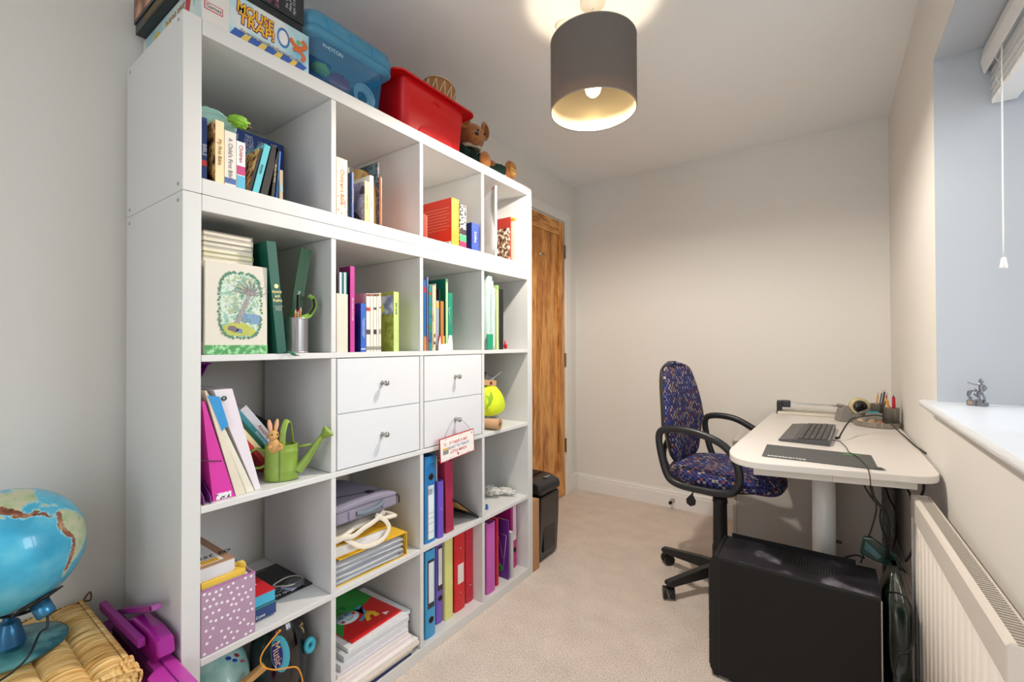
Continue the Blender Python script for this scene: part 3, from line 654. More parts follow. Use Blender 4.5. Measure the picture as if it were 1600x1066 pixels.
# ---- fourth row, fourth cell
wv = thing('gift_wrap_pad', 'pale teal dotted wrapping pad with a wavy top, left in the last cell', 'wrapping paper', (.375, ypos(758, .375)+.006, z+.0030))
hv = zpos(762, 432, .375)-z; wv_ = ypos(767, .375)-ypos(758, .375)
MB().grid(lambda u, v: (-.2*(1-u), wv_*.5+.010*v*v*u+.002*math.sin(v*9), hv*v*(1-.05*(1-u))), 6, 20).build('sheets', ramp_mat('dotted_teal', [(0, '#3f5c56'), (.16, '#c3ded6')], 'voronoi', 90, dist=.25), wv, thick=wv_*.7)
MB().box(.0045, .0075, 0, wv_, 0, .065).build('green_end', mat('#1f9a72', .5), wv)
for i, (dx, yt, c, a) in enumerate([(769, 440, '#bfe2ea', -1.5), (772, 452, '#e4e2e4', 1)]):
    p = thing('paper_wallet', ['light blue crumpled paper wallet', 'white crumpled paper wallet'][i]+' leaning beside the dotted pad', 'paper wallet', (.365, ypos(769, .365)+.004+.0125*i, z+.0030), (0, 0, 0))
    hp = zpos(dx, yt, .365)-z; sd = i
    MB().grid(lambda u, v: (-.19*(1-u), .003*noise.noise(Vector((u*4, v*5, sd)))*2+.003*v, hp*v), 10, 18).build('sheets', mat(c, .6), p, thick=.004)
book('lime-white spined book beside the crumpled papers', 776, 779.4, 446, z, '#c9d9a0', xf=.37, depth=.17, bands=((.93, 1, '#86b85c'),))
book('tall black ring binder standing last in the fourth row', 779.6, 786.6, 452, z, '#1c1f1c', xf=.374, depth=.2)
rd = thing('plush_toy', 'little red and pink soft toy beside the black binder', 'toy', (.355, ypos(790, .355)+.003, z+.0025))
MB().sphere((0, -.004, .0125), (.010, .008, .012), amp=.25).build('body', mat('#c8202c', .9), rd); MB().sphere((0, -.005, .030), (.007, .005, .010), amp=.2).build('head', mat('#e2858c', .9), rd)
# ================================================================== THIRD ROW
z = RZ[2]
# purple folder against the left side
pf = thing('magazine_file', 'purple magazine file with a C-shaped cut-out at the left of the shelf', 'magazine file', (.382, ypos(332, .38)-.0035, z+.0006))
hp = .332
pts = [(0, 0), (-.004, .016), (-.05, .050), (-.12, .045), (-.245, .048), (-.262, .08), (-.268, .2), (-.255, .262), (-.14, .270), (-.09, .280), (-.055, .298), (-.02, .326), (.0, .329), (.0, hp), (-.29, hp), (-.29, 0)]
MB().prism(pts, 0, .002, 'y').build('side_card', mat('#7c2c86', .45), pf)
MB().prism(pts, -.0145, -.0125, 'y').build('side_card', mat('#7c2c86', .45), pf)
MB().box(-.29, -.288, -.0122, -.0003, .0, hp).build('back_card', mat('#7c2c86', .45), pf)
def leaf(name, label, cat, xb0, xb1, xt0, xt1, yt, c, xf, depth, thick=None, parts=None, mats=None, bulge=.0):
    """soft folder leaning against its neighbour: foot and head given where the photo shows them"""
    y0, y1 = ypos(xb0, xf), ypos(xb1, xf); h = zpos((xt0+xt1)/2, yt, xf)-z; ya, yb = ypos(xt0, xf), ypos(xt1, xf)
    r = thing(name, label, cat, (xf, y0, z+.0006))
    def fn(u, v):
        sag = bulge*math.sin(math.pi*v)
        return (-depth*(1-u), (ya-y0)*v+sag, h*v)
    def fn2(u, v):
        sag = bulge*math.sin(math.pi*v)
        return (-depth*(1-u), (y1-y0)*(1-v)+(yb-y0)*v*1.0-(.0 if v < 1 else 0)+sag*.6, h*v)
    mb = MB(); n = 12
    a = [(fn(1, i/n)[1], fn(1, i/n)[2]) for i in range(n+1)]; b_ = [(fn2(1, i/n)[1], fn2(1, i/n)[2]) for i in range(n+1)]
    for i in range(n): mb.prism([a[i], b_[i], b_[i+1], a[i+1]], -depth, 0, 'x')
    mb.build('body', c, r, weld=True)
    return r, h
pk, h = leaf('box_file', 'hot pink elasticated box file leaning left', 'file', 333.4, 368, 316, 320, 628, mat('#d837a6', .35, coat=.3), .372, .222)
ys = ypos(332, .372)
MB().tube([(.001, -.030, .105), (.0015, -.005, .098), (.001, .018, .093)], .0011, 6).build('elastic', mat('#3a2035', .6), pk)
MB().box(-.02, .001, .007, .040, .0015, .016).build('paper_ends', ramp_mat('scribbled_paper', [(0, '#4a4650'), (.45, '#e8e6ea')], 'noise', 120), pk)
w1, h = leaf('plastic_wallet', 'cream tinted clear wallet leaning on the pink file', 'wallet', 369.5, 385, 320, 323, 611, mat('#e2d9c6', .3, coat=.2, var=.08, scale=30), .374, .22, bulge=0)
w1b, h = leaf('plastic_wallet', 'milky clear wallet with small dark specks, between cream and blue ones', 'wallet', 385.6, 398, 324, 326, 616, mat('#e6e3d2', .25, coat=.3, var=.1, scale=60), .37, .22, bulge=0)
w2, h = leaf('plastic_wallet', 'lavender white wallet with a punched eyelet standing tall', 'wallet', 399, 408, 334, 363, 609, mat('#e6dfe8', .35, coat=.2, var=.04), .366, .22, bulge=0)
e = at(350, 622.5, 'x', .367)
MB().lathe([(.003, 0), (.006, 0), (.006, .0015), (.003, .0015)], 16, M=Matrix.Translation(e) @ Matrix.Rotation(R(90), 4, 'Y')).build('eyelet', mat('#3f5c50', .3, .6), w2, world=True)
q = [at(x, y, 'x', .3748) for x, y in ((324, 618), (343, 620), (357, 664), (347, 674), (331, 634))]
mbp = MB(); mbp.prism([(p.y, p.z) for p in q], .3745, .3751, 'x'); mbp.build('blue_card', mat('#3294d4', .4), w2, world=True)
# picture books leaning
def slab(label, foot, head, xf, depth, col, name='book', cat='book', th=.008, title=None, tcol='#fff', ts=.01, band=None, lift=0):
    """thin book leaning left: foot and head are two ends of its visible front edge in the photo"""
    a = R(37); L = head/math.cos(a)
    r = thing(name, label, cat, (xf, foot, z+.0008), (a, 0, 0))
    MB().box(-depth, 0, 0, .0012, 0, L).box(-depth, 0, th-.0012, th, 0, L).box(-.0012, 0, .0012, th-.0012, 0, L).build('cover', mat(col, .4), r)
    MB().box(-depth+.003, -.0015, .0014, th-.0014, .002, L-.002).build('page_block', PAGES, r)
    if title: text(title, ts, mat(tcol, .5), r, (.0006, th/2, L*.55), DOWN, 'spine_title', fit=L*.85)
    return r
slab('green and red picture book leaning behind the wallets', .262, .150, .287, .17, '#b92a34', th=.010)
slab('cream picture book with a green border leaning behind the watering can', .276, .172, .283, .16, '#e6d9ad', th=.012)
slab('dark green workbook behind the watering can handle', .2925, .186, .279, .15, '#1f5a46', th=.010)
slab('teal spined maths workbook in the leaning row', .3065, .194, .275, .14, '#3f98a6', th=.012, title='Maths at home', tcol='#e2eff0', ts=.009)
slab('white spined maths book with red lettering, topmost of the leaning row', .3230, .197, .272, .14, '#e9e7ee', th=.020, title='Amazing Maths', tcol='#b03048', ts=.014)
# black pouch
bp_ = thing('black_case', 'black zipped case resting behind the watering can', 'case', (.2, ypos(445, .2)+.0, z+.11))
bp_.location = (.065, .255, z+.003)
MB().sphere((0, 0, .098), (.055, .086, .062), M=Matrix.Rotation(R(-14), 4, 'X'), amp=.08, fr=1.5, nu=28, nv=18).sphere((0, -.0, .052), (.05, .07, .05)).build('shell', mat('#121315', .55, bump=.2, scale=200), bp_)
mb = MB(); M_ = Matrix.Translation((0, 0, 0)) @ Matrix.Rotation(R(-16), 4, 'X')
mb.tube([M_ @ Vector((.0565*math.cos(t_), .0875*math.sin(t_), .098)) for t_ in [R(a) for a in range(-85, 86, 17)]], .0018, 6); mb.build('piping', mat('#b9bcc2', .4), bp_)

# watering can ornament with rabbit
wc = thing('watering_can', 'small lime green watering can ornament with a rib round it', 'watering can', (.330, ypos(440, .330), z+.0008), (0, 0, R(-37)))
G = mat('#86a341', .35, var=.18, scale=35, coat=.2); ry, rx = .0435, .030; hb = .098
def oval_(r0, zz): return (r0, zz)
MB().lathe([(.0, .001), (.96, .001), (1, .004), (.985, .02), (1.0, .024), (1.0, .027), (.975, .03), (.96, hb-.024), (.985, hb-.02), (.985, hb-.017), (.955, hb-.014), (.95, hb-.002), (.97, hb), (.90, hb), (.90, hb-.02), (.0, hb-.02)], 40, M=Matrix.Diagonal((rx, ry, 1, 1))).build('body', G, wc)
MB().box(rx-.002, rx+.001, -.0012, .0012, .004, hb-.002).build('seam', mat('#5f7c28', .5), wc)
MB().tube([(0, ry-.002, .022), (0, ry+.022, .052), (0, ry+.052, .100), (0, ry+.066, .118)], lambda u: .0095*(1-u)+.005, 12, spline=True).build('spout', G, wc)
rose = MB().lathe([(.0, 0), (.006, 0), (.018, .022), (.019, .026), (.0165, .028), (0, .026)], 20, M=Matrix.Translation((0, ry+.060, .110)) @ Matrix.Rotation(R(-48), 4, 'X')).build('spout_rose', G, wc)
MB().tube([(0, ry, .088), (0, ry+.035, .092)], .0035, 8).build('spout_brace', G, wc)
MB().tube([(0, -ry+.003, .082), (0, -ry-.022, .088), (0, -ry-.040, .068), (0, -ry-.036, .044), (0, -ry-.014, .036), (0, -ry+.003, .042)], (.0035, .0065), 10, flat=(0, 0, 1)).build('rear_handle', G, wc)
MB().tube([(rx*.6, .004, hb-.006), (rx*.5, .006, hb+.035), (.0, .012, hb+.062), (-rx*.5, .020, hb+.052), (-rx*.7, .026, hb-.004)], (.0025, .0085), 10, flat=(1, 0, 0)).build('top_handle', G, wc)
rab = thing('rabbit_figurine', 'tiny brown rabbit sitting in the top of the green watering can', 'rabbit figurine', (.341, ypos(428, .341), z+.082), (0, 0, R(-10)))
Fur = mat('#c79a5c', .6, var=.15, scale=60)
bm_ = MB(); bm_.sphere((0, 0, .018), (.014, .015, .021)).sphere((0, -.001, .047), (.0135, .0135, .0135)).sphere((.009, -.006, .042), (.008, .008, .007)).sphere((.012, -.014, .018), (.006, .005, .005)).sphere((.012, .012, .020), (.006, .005, .005)).sphere((.006, .014, .012), (.010, .009, .011))
o_ = bm_.build('body', Fur, rab); md = o_.modifiers.new('blend', 'REMESH'); md.mode = 'VOXEL'; md.voxel_size = .0012; md.use_smooth_shade = True
for s_ in (-1, 1):
    M_ = Matrix.Translation((-.002, s_*.0075-.001, .068)) @ Matrix.Rotation(R(-s_*9), 4, 'X')
    ear = MB().sphere((0, 0, .004), (.0035, .0062, .019), M=M_).build('ear', Fur, rab)
    MB().sphere((.0022, 0, .004), (.0018, .0042, .015), M=M_).build('inner_ear', mat('#e0ab98', .6), ear)
    MB().sphere((.0115, s_*.0065-.001, .050), (.0012, .0022, .0026)).build('eye', mat('#1c1410', .15), rab)
MB().sphere((.0165, -.0065, .0445), (.0012, .0016, .0012)).build('nose', mat('#8a5038', .5), rab)

# ---- fourth column of the third row
hv = thing('hi_vis_vest', 'bright yellow high-visibility vest bundled up in its cell', 'vest', (.312, 1.232, z+.050))
def bundle(u, v):
    a = 2*math.pi*u; ph = math.pi*v; rr = 1+.10*noise.noise(Vector((math.cos(a)*1.4, math.sin(a)*1.4, v*3)))+.06*math.sin(a*9+3*v)*math.sin(ph)
    zz_ = .5-.5*math.cos(ph); sq = (1-.35*zz_)
    return (.056*math.sin(ph)**.6*rr*math.cos(a)*sq, .108*math.sin(ph)**.6*rr*math.sin(a)*sq*(1-.1*zz_)-.012*zz_, .140*zz_)
MB().grid(bundle, 64, 24).build('cloth', mat('#d9ee28', .6, bump=.3, scale=50), hv, weld=True)
decal(hv, [[(760, 618), (768, 612), (771, 622), (766, 634), (760, 640)], [(770, 606), (774, 604), (777, 640), (774, 655), (772, 655), (773, 630)]], mat('#8fb820', .6), 'reflective_trim', .002)
bxn = thing('cardboard_box', 'flat tan cardboard box jammed above the yellow vest', 'box', (.26, 1.20, z+.190), (R(-8), 0, R(-6)))
MB().box(-.14, .07, -.055, .052, 0, .026).build('tray', mat('#c79f72', .7), bxn, bev=.001); MB().cyl((.0702, .016, .012), (.071, .016, .012), .0075).build('red_dot', mat('#6a1420', .4), bxn)
mr = thing('scarf', 'crumpled maroon scarf squashed under the tan box', 'scarf', (.22, 1.26, z+.172)); MB().sphere((0, 0, .008), (.04, .04, .010), amp=.5, fr=3).build('cloth', mat('#7a2c3c', .85), mr)
bk_ = thing('dark_pouch', 'small black pouch lying on the tan box', 'pouch', (.27, 1.175, z+.224)); MB().sphere((0, -.005, .020), (.06, .03, .022), amp=.3).build('body', mat('#15151c', .6), bk_)
mg = thing('gift_bow', 'magenta bow at the top of the cell above the vest', 'bow', (.30, 1.165, z+.268)); MB().prism([(-.025, 0), (.0, .018), (.022, .008), (.014, .03), (.026, .052), (0, .040), (-.02, .062), (-.028, .03)], -.012, .012, 'x').build('ribbon', mat('#d0187c', .5), mg, bev=.002)
cb = thing('clear_bag', 'clear plastic bag with a white handle, right of the yellow vest', 'bag', (.185, 1.368, z+.0008))
MB().sphere((0, 0, .115), (.055, .042, .105), amp=.22, fr=2.2, nu=32, nv=24).build('film', glass_mat('clear_bag_film', '#ececec', .3, .12), cb)
MB().sphere((0, -.004, .10), (.042, .032, .07), amp=.2).build('brown_contents', mat('#a9805c', .8, var=.3, scale=60), cb)
MB().tube([(.03, -.035, .195), (.045, -.02, .205), (.05, .015, .222), (.05, .045, .235)], (.003, .007), 8, flat=(0, 0, 1)).build('handle', mat('#ecebe6', .5), cb)
MB().tube([(.03, -.04, .165), (.045, -.03, .19), (.045, -.005, .208)], (.002, .005), 8, flat=(0, 0, 1)).build('handle', mat('#e4e4de', .5), cb)
kr = thing('kraft_paper_roll', 'roll of brown kraft paper jutting over the front edge of its cell', 'paper roll', (.16, 1.145, z+.026), (0, 0, R(8)))
mb = MB(); pts = []
for i in range(140):
    a = 2*math.pi*i/28; pts.append(((.0095+.0029*i/28)*math.cos(a+1.2), (.0095+.0029*i/28)*math.sin(a+1.2)))
L = .245; v = [(0, p[0], p[1]) for p in pts]+[(L, p[0], p[1]) for p in pts]; n = len(pts)
mb._add(v, [(i, i+1, n+i+1, n+i) for i in range(n-1)], None, True)
mb.build('wound_paper', mat('#bf9770', .75, var=.06, scale=12), kr, thick=.0012)
MB().lathe([(.0085, 0), (.0095, 0), (.0095, L+.001), (.0085, L+.001), (.0085, 0)], 20, M=Matrix.Rotation(R(90), 4, 'Y')).build('core', mat('#8a6a48', .8), kr)
MB().lathe([(.010, L-.0005), (.0235, L-.0005)], 24, M=Matrix.Rotation(R(90), 4, 'Y')).build('roll_end', mat('#b08a62', .85), kr)

# hanging sign on the lower knob of the second insert
kn = at(712.5, 657, 'x', .412); sg = thing('wooden_sign', 'small wooden sign reading that it takes a big heart to teach little minds', 'sign', (.4165, 0, 0))
c4 = [at(x, y, 'x', .4165) for x, y in ((685.4, 687.3), (739, 669.6), (741.5, 704), (688.3, 724.5))]
ctr = sum(c4, Vector())/4; sw = ((c4[1]-c4[0]).length+(c4[2]-c4[3]).length)/2; sh = ((c4[3]-c4[0]).length+(c4[2]-c4[1]).length)/2; d = (c4[1]-c4[0]); ang = math.atan2(d.z, d.y)
sg.location = ctr; sg.rotation_euler = (ang, 0, 0)
MB().box(-.0025, .0015, -sw/2, sw/2, -sh/2, sh/2).build('board', mat('#b8323a', .5), sg, bev=.0006)
ins = MB().box(.0015, .0019, -sw/2+.0035, sw/2-.0035, -sh/2+.0035, sh/2-.0035).build('panel', mat('#f3eee8', .5), sg)
text('IT TAKES A BIG', .0150, mat('#c2434c', .5), sg, (.0021, .004, sh*.19), FRONT, 'lettering', fit=sw*.6, bold=.0002)
text('HEART TO TEACH', .0150, mat('#7479b4', .5), sg, (.0021, .004, .0), FRONT, 'lettering', fit=sw*.62, bold=.0002)
text('LITTLE MINDS', .0150, mat('#c2434c', .5), sg, (.0021, .004, -sh*.19), FRONT, 'lettering', fit=sw*.52, bold=.0002)
mb = MB(); mb.mi = 0
mb.lathe([(.0, 0), (.0055, 0), (.0055, .0004)], 16, M=Matrix.Translation((.002, -sw*.35, sh*.2)) @ Matrix.Rotation(R(90), 4, 'Y')); mb.sphere((.0022, 0, -sh*.34), (.0006, .0045, .005)); mb.sphere((.0022, sw*.43, sh*.36), (.0006, .003, .0035)); mb.build('red_motif', mat('#c9352f', .5), sg)
mb = MB().lathe([(.0, .0006), (.0035, .0006)], 16, M=Matrix.Translation((.002, -sw*.35, sh*.2)) @ Matrix.Rotation(R(90), 4, 'Y')); mb.build('clock_face', mat('#f1ece6', .5), sg)
MB().box(.0019, .0024, -sw*.42, -sw*.26, -sh*.02, sh*.06).build('yellow_motif', mat('#e2b24c', .5), sg); MB().box(.0019, .0024, -sw*.42, -sw*.27, -sh*.2, -sh*.03).build('grey_motif', mat('#8a8c92', .5), sg)
mb = MB(); rs = random.Random(3)
for k in range(38):
    yy_ = rs.uniform(-sw*.45, sw*.45); zz_ = rs.choice([rs.uniform(-sh*.44, -sh*.27), rs.uniform(sh*.27, sh*.44), rs.uniform(-sh*.4, sh*.4) if abs(yy_) > sw*.36 and yy_ > 0 else -sh*.4])
    a = rs.uniform(0, 3.1); dl = Vector((0, math.cos(a), math.sin(a)))*.0022; p = Vector((.0022, yy_, zz_)); mb.cyl(p-dl, p+dl, .00035, n=5)
mb.build('doodles', mat('#6a6a74', .6), sg)
w1_ = MB(); k3 = Vector((.4105, kn.y, kn.z+.0108)); kb = [ctr + Matrix.Rotation(ang, 3, 'X') @ Vector((-.001, s_*sw*.36 if s_ < 0 else sw*.42, sh/2-.001)) for s_ in (-1, 1)]
w1_.tube([kb[0], kb[0].lerp(k3, .55)+Vector((0, -.004, .004)), k3, kb[1].lerp(k3, .55)+Vector((0, .005, .005)), kb[1]], .0006, 6); w1_.build('hanging_wire', mat('#4a4440', .4, .8), sg, world=True)

# ================================================================== SECOND ROW
z = RZ[1]
# polka dot box
pb = thing('storage_box', 'lilac storage box with white spots, open and full of stationery', 'box', (.385, .041, z+.0008))
pw = ypos(399.5, .385)-.041; ph = zpos(399, 894, .385)-z
M_dot = mat('#b394ae', .5, var=.02)
MB().box(-.003, 0, 0, pw, 0, ph).build('front_panel', M_dot, pb)
mb = MB(); rs = random.Random(8)
for r_ in range(9):
    for c_ in range(9):
        if rs.random() < .22: continue
        yy_, zz_ = (c_+.5*(r_ % 2)+.4+rs.uniform(-.16, .16))*pw/9.3, (r_+.5+rs.uniform(-.2, .2))*ph/9.0
        if .004 < yy_ < pw-.004 and .004 < zz_ < ph-.005: mb.cyl((.0001, yy_, zz_), (.0005, yy_, zz_), .0030+.0004*rs.random(), n=12, smooth=False)
mb.build('white_spots', mat('#f1edf0', .5), pb)
MB().box(-.30, -.0032, 0, .003, 0, ph).build('side_panel', M_dot, pb); MB().box(-.30, -.0032, pw-.003, pw, 0, ph).build('side_panel', M_dot, pb)
MB().box(-.30, -.0032, .0032, pw-.0032, 0, .003).build('base_panel', M_dot, pb); MB().box(-.303, -.3002, 0, pw, 0, ph).build('back_panel', M_dot, pb)
MB().box(-.0035, .0006, -.0005, pw+.0005, ph, ph+.0016).build('rim', mat('#bb62ae', .5), pb)
def flat(name, label, cat, x0, x1, y0, y1, zb, hh, col, rz=0, bev=.0008):
    r = thing(name, label, cat, ((x0+x1)/2, (y0+y1)/2, zb), (0, 0, R(rz)))
    a, c = (x1-x0)/2, (y1-y0)/2
    MB().box(-a, a, -c, c, 0, hh).build('body', col if not isinstance(col, str) else mat(col, .55), r, bev=bev)
    return r, a, c
zz = z+.004
flat('paper_stack', 'stack of papers filling the bottom of the spotted box', 'paper', .12, .378, .046, .041+pw-.005, zz+.0, ph-.016, '#5a4a86')
zz += ph-.0155
r, a, c = flat('document_wallet', 'white clear-fronted wallet just above the rim of the spotted box', 'wallet', .14, .372, .047, .041+pw-.012, zz, .012, '#dfe6e6')
zz += .0125
yf, a, c = flat('yellow_folder', 'yellow folder with a folded corner on the spotted box', 'folder', .15, .374, .046, .041+pw-.018, zz, .014, '#f0c94e')
MB().prism([(a-.03, c-.008), (a-.002, c+.002), (a-.028, c+.006)], .0142, .024, 'z').build('folded_corner', mat('#f6d76c', .5), yf)
zz += .0146
cd_, a, c = flat('card_set', 'boxed greeting card set with black script on its lid, on top of the spotted box', 'card box', .12, .370, .043, .120, zz+.006, .026, '#d9d9dc')
MB().box(-a, a, -c, c, .0262, .029).build('lid', mat('#a98468', .6), cd_)
MB().box(-a+.03, a-.012, -c, c-.02, .0291, .0294).build('lid_label', mat('#e2e2e4', .5), cd_)
text('just to', .034, mat('#1c1c1c', .5), cd_, (a-.055, .004, .0296), (0, 0, R(90)), 'script', shear=.4)
MB().box(a-.034, a-.014, -c+.002, c-.028, .0296, .0302).build('washi_tape', ramp_mat('tape_dots', [(0, '#2a2618'), (.3, '#d9a93a')], 'voronoi', 160, dist=0), cd_)
flat('paper_stack', 'sheaf of white paper directly beneath the card set', 'paper', .15, .368, .044, .118, zz+.0002, .0055, '#e4e2e6')
# tea / cable boxes beside
y_a = .041+pw+.003; y_b = ypos(431.5, .35)
nb_, a, c = flat('small_box', 'dark blue small box with a white script line, under the red one', 'box', .235, .352, y_a, y_b, z+.0052, .033, '#27457c')
text('Luxe', .012, mat('#e6ebf4', .5), nb_, (a+.0004, -.008, .008), FRONT, 'script', shear=.3); MB().box(a, a+.0003, -c, c, .030, .0328).build('green_line', mat('#3f9c74', .5), nb_)
rb_, a, c = flat('small_box', 'sky blue small box with a red printed lid, stacked on the dark blue one', 'box', .23, .350, y_a, y_b-.002, z+.0389, .028, '#49b4d8')
MB().box(-a, a+.0006, -c-.0004, c+.0004, .0282, .0300).build('lid', mat('#cf2430', .45), rb_)
for i in range(3): MB().box(-a*.1+i*.014, -a*.1+i*.014+.006, -c*.7, c*.4-.01*i, .0301, .0306).build('lid_print', mat('#f2c9c4', .5), rb_)
MB().box(-a*.8, -a*.3, -c*.3, c*.6, .0301, .0306).build('lid_print', mat('#e8a49c', .5), rb_)
# black magazine lying diagonally
q = [at(x, y, 'z', z+.004) for x, y in ((409, 948), (432.5, 879.5), (488, 911))]
d1 = q[2]-q[0]; Lm = d1.length; an = math.atan2(d1.y, d1.x)
mgz = thing('magazine', 'black magazine with white lettering lying flat beside the small boxes', 'magazine', (q[0].x, q[0].y, z+.0008), (0, 0, an))
wdm = abs((Matrix.Rotation(-an, 3, 'Z') @ (q[1]-q[0])).y)
MB().box(0, Lm, 0, wdm*.98, 0, .004).build('pages', mat('#0e0e10', .3, coat=.4), mgz)
text('BORN GOLDEN', .016, mat('#e4e4e4', .5), mgz, (Lm*.5, .016, .0042), (0, 0, 0), 'lettering', fit=Lm*.9)
text('53', .05, mat('#8a8c90', .5), mgz, (Lm*.55, .045, .0042), (0, 0, 0), 'lettering'); text('ORIGINAL', .012, mat('#8a8a8a', .5), mgz, (Lm*.55, wdm*.92, .0042), (0, 0, 0), 'lettering')
gg = thing('sunglasses', 'clear rimmed sunglasses in a pouch lying on the black magazine', 'sunglasses', tuple(at(452, 913, 'z', z+.006))[:2]+(z+.0052,), (0, 0, R(20)))
MB().tube([(-.03, -.03, .008), (0, -.035, .012), (.03, -.02, .014), (.03, .02, .012), (0, .032, .010), (-.03, .02, .006)], .0022, 8, close=True).build('frame', mat('#d4d0c6', .3), gg)
MB().sphere((.02, .0, .010), (.03, .024, .009)).build('lens', glass_mat('grey_lens', '#77787c', .5, .1), gg)
MB().box(-.005, .035, -.03, .0, .0005, .004).build('cloth', mat('#c3cbe0', .7), gg)
# ---- second cell: yellow binders, wallets, tote, laptop bag
def ycell(px, xf): return ypos(px, xf)
yl, yr = .392, .700
yb1 = thing('ring_binder', 'open-ended yellow binder full of clear pockets lying on its side', 'file', (.37, yl, z+.0008), (0, 0, R(-2)))
W = ycell(634, .37)-yl-.004; hb_ = .076
mb = MB(); mb.box(-.28, 0, 0, W, 0, .002).box(-.28, 0, W-.002, W, .002, hb_).box(-.28, 0, .02, W, hb_, hb_+.002); mb.build('cover', mat('#efc038', .4), yb1)
for i in range(12):
    MB().grid(lambda u, v, i=i: (-.26+.258*v+.003*math.sin(i*2.1), .003+(W-.016-.004*(i % 3))*u, .004+i*.0056+.003*math.sin(3*u+i)*math.sin(math.pi*u)), 8, 4).build('pocket', glass_mat('pocket_film_%d' % (i % 3), ['#dfe6f0', '#f4f4f6', '#c9cfd8'][i % 3], .62, .12), yb1, thick=.0012)
MB().box(-.24, -.002, W-.03, W-.012, .003, .02).build('ring_mechanism', mat('#b9b9b9', .25, 1), yb1)
yb2 = thing('ring_binder', 'second yellow binder lying on the first beneath the tote bag', 'file', (.362, yl, z+.0008+.081), (R(0), 0, R(-3)))
mb = MB(); mb.box(-.27, 0, 0, .2, 0, .002).box(-.27, 0, 0, .2, .036, .038).box(-.27, -.0, .0, .002, .002, .036); mb.build('cover', mat('#eebb2e', .4), yb2)
MB().box(-.26, -.002, .003, .196, .003, .033).build('page_block', ramp_mat('sheet_edges', [(.3, '#d9dadc'), (.5, '#f2f1ee'), (.7, '#c4c8cf')], 'noise', 60, vec=(.1, .1, 12), const=False), yb2)
tb = thing('tote_bag', 'folded cream canvas tote bag with a looped strap hanging down', 'bag', (.37, yl+.002, z+.132))
Cv = mat('#e6dccb', .85, bump=.3, scale=160)
MB().grid(lambda u, v: (-.24*(1-v)+.004*math.sin(9*u), .003+.235*u, .010+.006*noise.noise(Vector((u*5, v*4, 1)))+.012*math.sin(u*3)), 24, 16).build('body', Cv, tb, thick=.010)
MB().tube([(-.002, .03, .012), (.009, .055, -.012), (.013, .085, -.034), (.014, .125, -.044), (.014, .170, -.040), (.013, .195, -.015), (.010, .185, .012), (.004, .165, .030), (.002, .150, .042)], (.0015, .0075), 10, flat=(1, 0, .3)).build('strap', Cv, tb)
MB().tube([(-.002, .002, .004), (.008, .03, .012), (.010, .06, .006), (.010, .10, .018), (.008, .14, .026), (-.004, .19, .040)], (.0018, .0085), 10, flat=(1, 0, .2)).build('strap', Cv, tb)
lb = thing('laptop_bag', 'grey fabric laptop bag with a padded handle, top of the pile', 'laptop bag', (.376, yl+.006, z+.183), (0, R(-2), 0))
Gb = mat('#8c8798', .85, bump=.35, scale=260, var=.05); W = .232
t = bmesh.new(); bmesh.ops.create_cube(t, size=1)
for v in t.verts: v.co = Vector((v.co.x*.30-.15, (v.co.y+.5)*W, (v.co.z+.5)*.050))
bmesh.ops.subdivide_edges(t, edges=t.edges[:], cuts=6, use_grid_fill=True)
for v in t.verts:
    u = v.co.y/W; v.co.z += .006*math.sin(math.pi*u)*(1 if v.co.z > .025 else -.2)
    if u > .8: v.co.z -= (u-.8)*.03*(v.co.z/.05)
mb = MB(); mb.join(t, smooth=True); mb.build('body', Gb, lb, bev=.008)
MB().tube([(-.001, .002, .037), (.001, W*.5, .040), (-.001, W-.001, .034)], .0016, 8).build('zip', mat('#5c5866', .5), lb)
MB().tube([(-.10, .02, .0575), (-.06, W*.5, .0585), (-.05, W*.9, .052)], .0012, 6).build('zip', mat('#2b2a30', .5), lb)
MB().tube([(.002, W*.30, .019), (.010, W*.40, .016), (.012, W*.55, .018), (.010, W*.68, .024), (.003, W*.74, .028)], (.005, .007), 12, flat=(1, 0, 0)).build('handle', mat('#6d7a86', .7), lb)
for a in (.18, .72): MB().box(-.002, .005, W*a, W*(a+.1), .008, .034, b=.002).build('handle_tab', Gb, lb)
MB().box(-.055, -.03, W*.62, W*.70, .0575, .0605).build('black_patch', mat('#17161a', .5), lb)
MB().tube([(.0, W-.004, .036), (.004, W+.004, .030), (.004, W+.004, .008)], .0028, 6).build('zip_pull', mat('#232228', .5), lb)
# ---- third cell
oc = thing('card_tab', 'orange card peeping out left of the blue lever arch file', 'card', (.35, .7412, z+.0008)); MB().box(-.1, 0, 0, .0025, 0, .262).build('sheet', mat('#e08428', .5), oc)
bl = arch_file('blue lever arch file with a large white spine label, second row', 664.5, 681.3, 705, z, '#2f83c4', xf=.378, depth=.28, hole=.76, lab=('#e8ebee', (.04, .66)), h=.315)
for zz_ in (.34, .28, .22, .12): MB().box(.0012, .0016, .006, .040, .315*zz_, .315*zz_+.0012).build('label_line', mat('#7c8894', .5), bl)
MB().box(.0012, .0016, .012, .034, .175, .195).build('label_print', mat('#9aa8b4', .5), bl)
sp_ = thing('spiral_notebook', 'white wire-bound notebook behind the purple binder', 'notebook', (.370, ypos(681.5, .370)+.001, z+.0008))
MB().box(-.2, 0, 0, .003, 0, .305).build('pages', mat('#dfe2ec', .6), sp_)
mb = MB()
for i in range(24): mb.lathe([(.0022, -.0005), (.0028, 0), (.0022, .0005)], 10, M=Matrix.Translation((.003, .002, .01+i*.0122)))
mb.build('wire_binding', mat('#3c3e48', .4, .6), sp_)
arch_file('violet ring binder between the blue lever arch file and the maroon folder', 685, 694, 752, z, '#7158c0', xf=.382, depth=.26, rivets=(.5,), kind='ring binder')
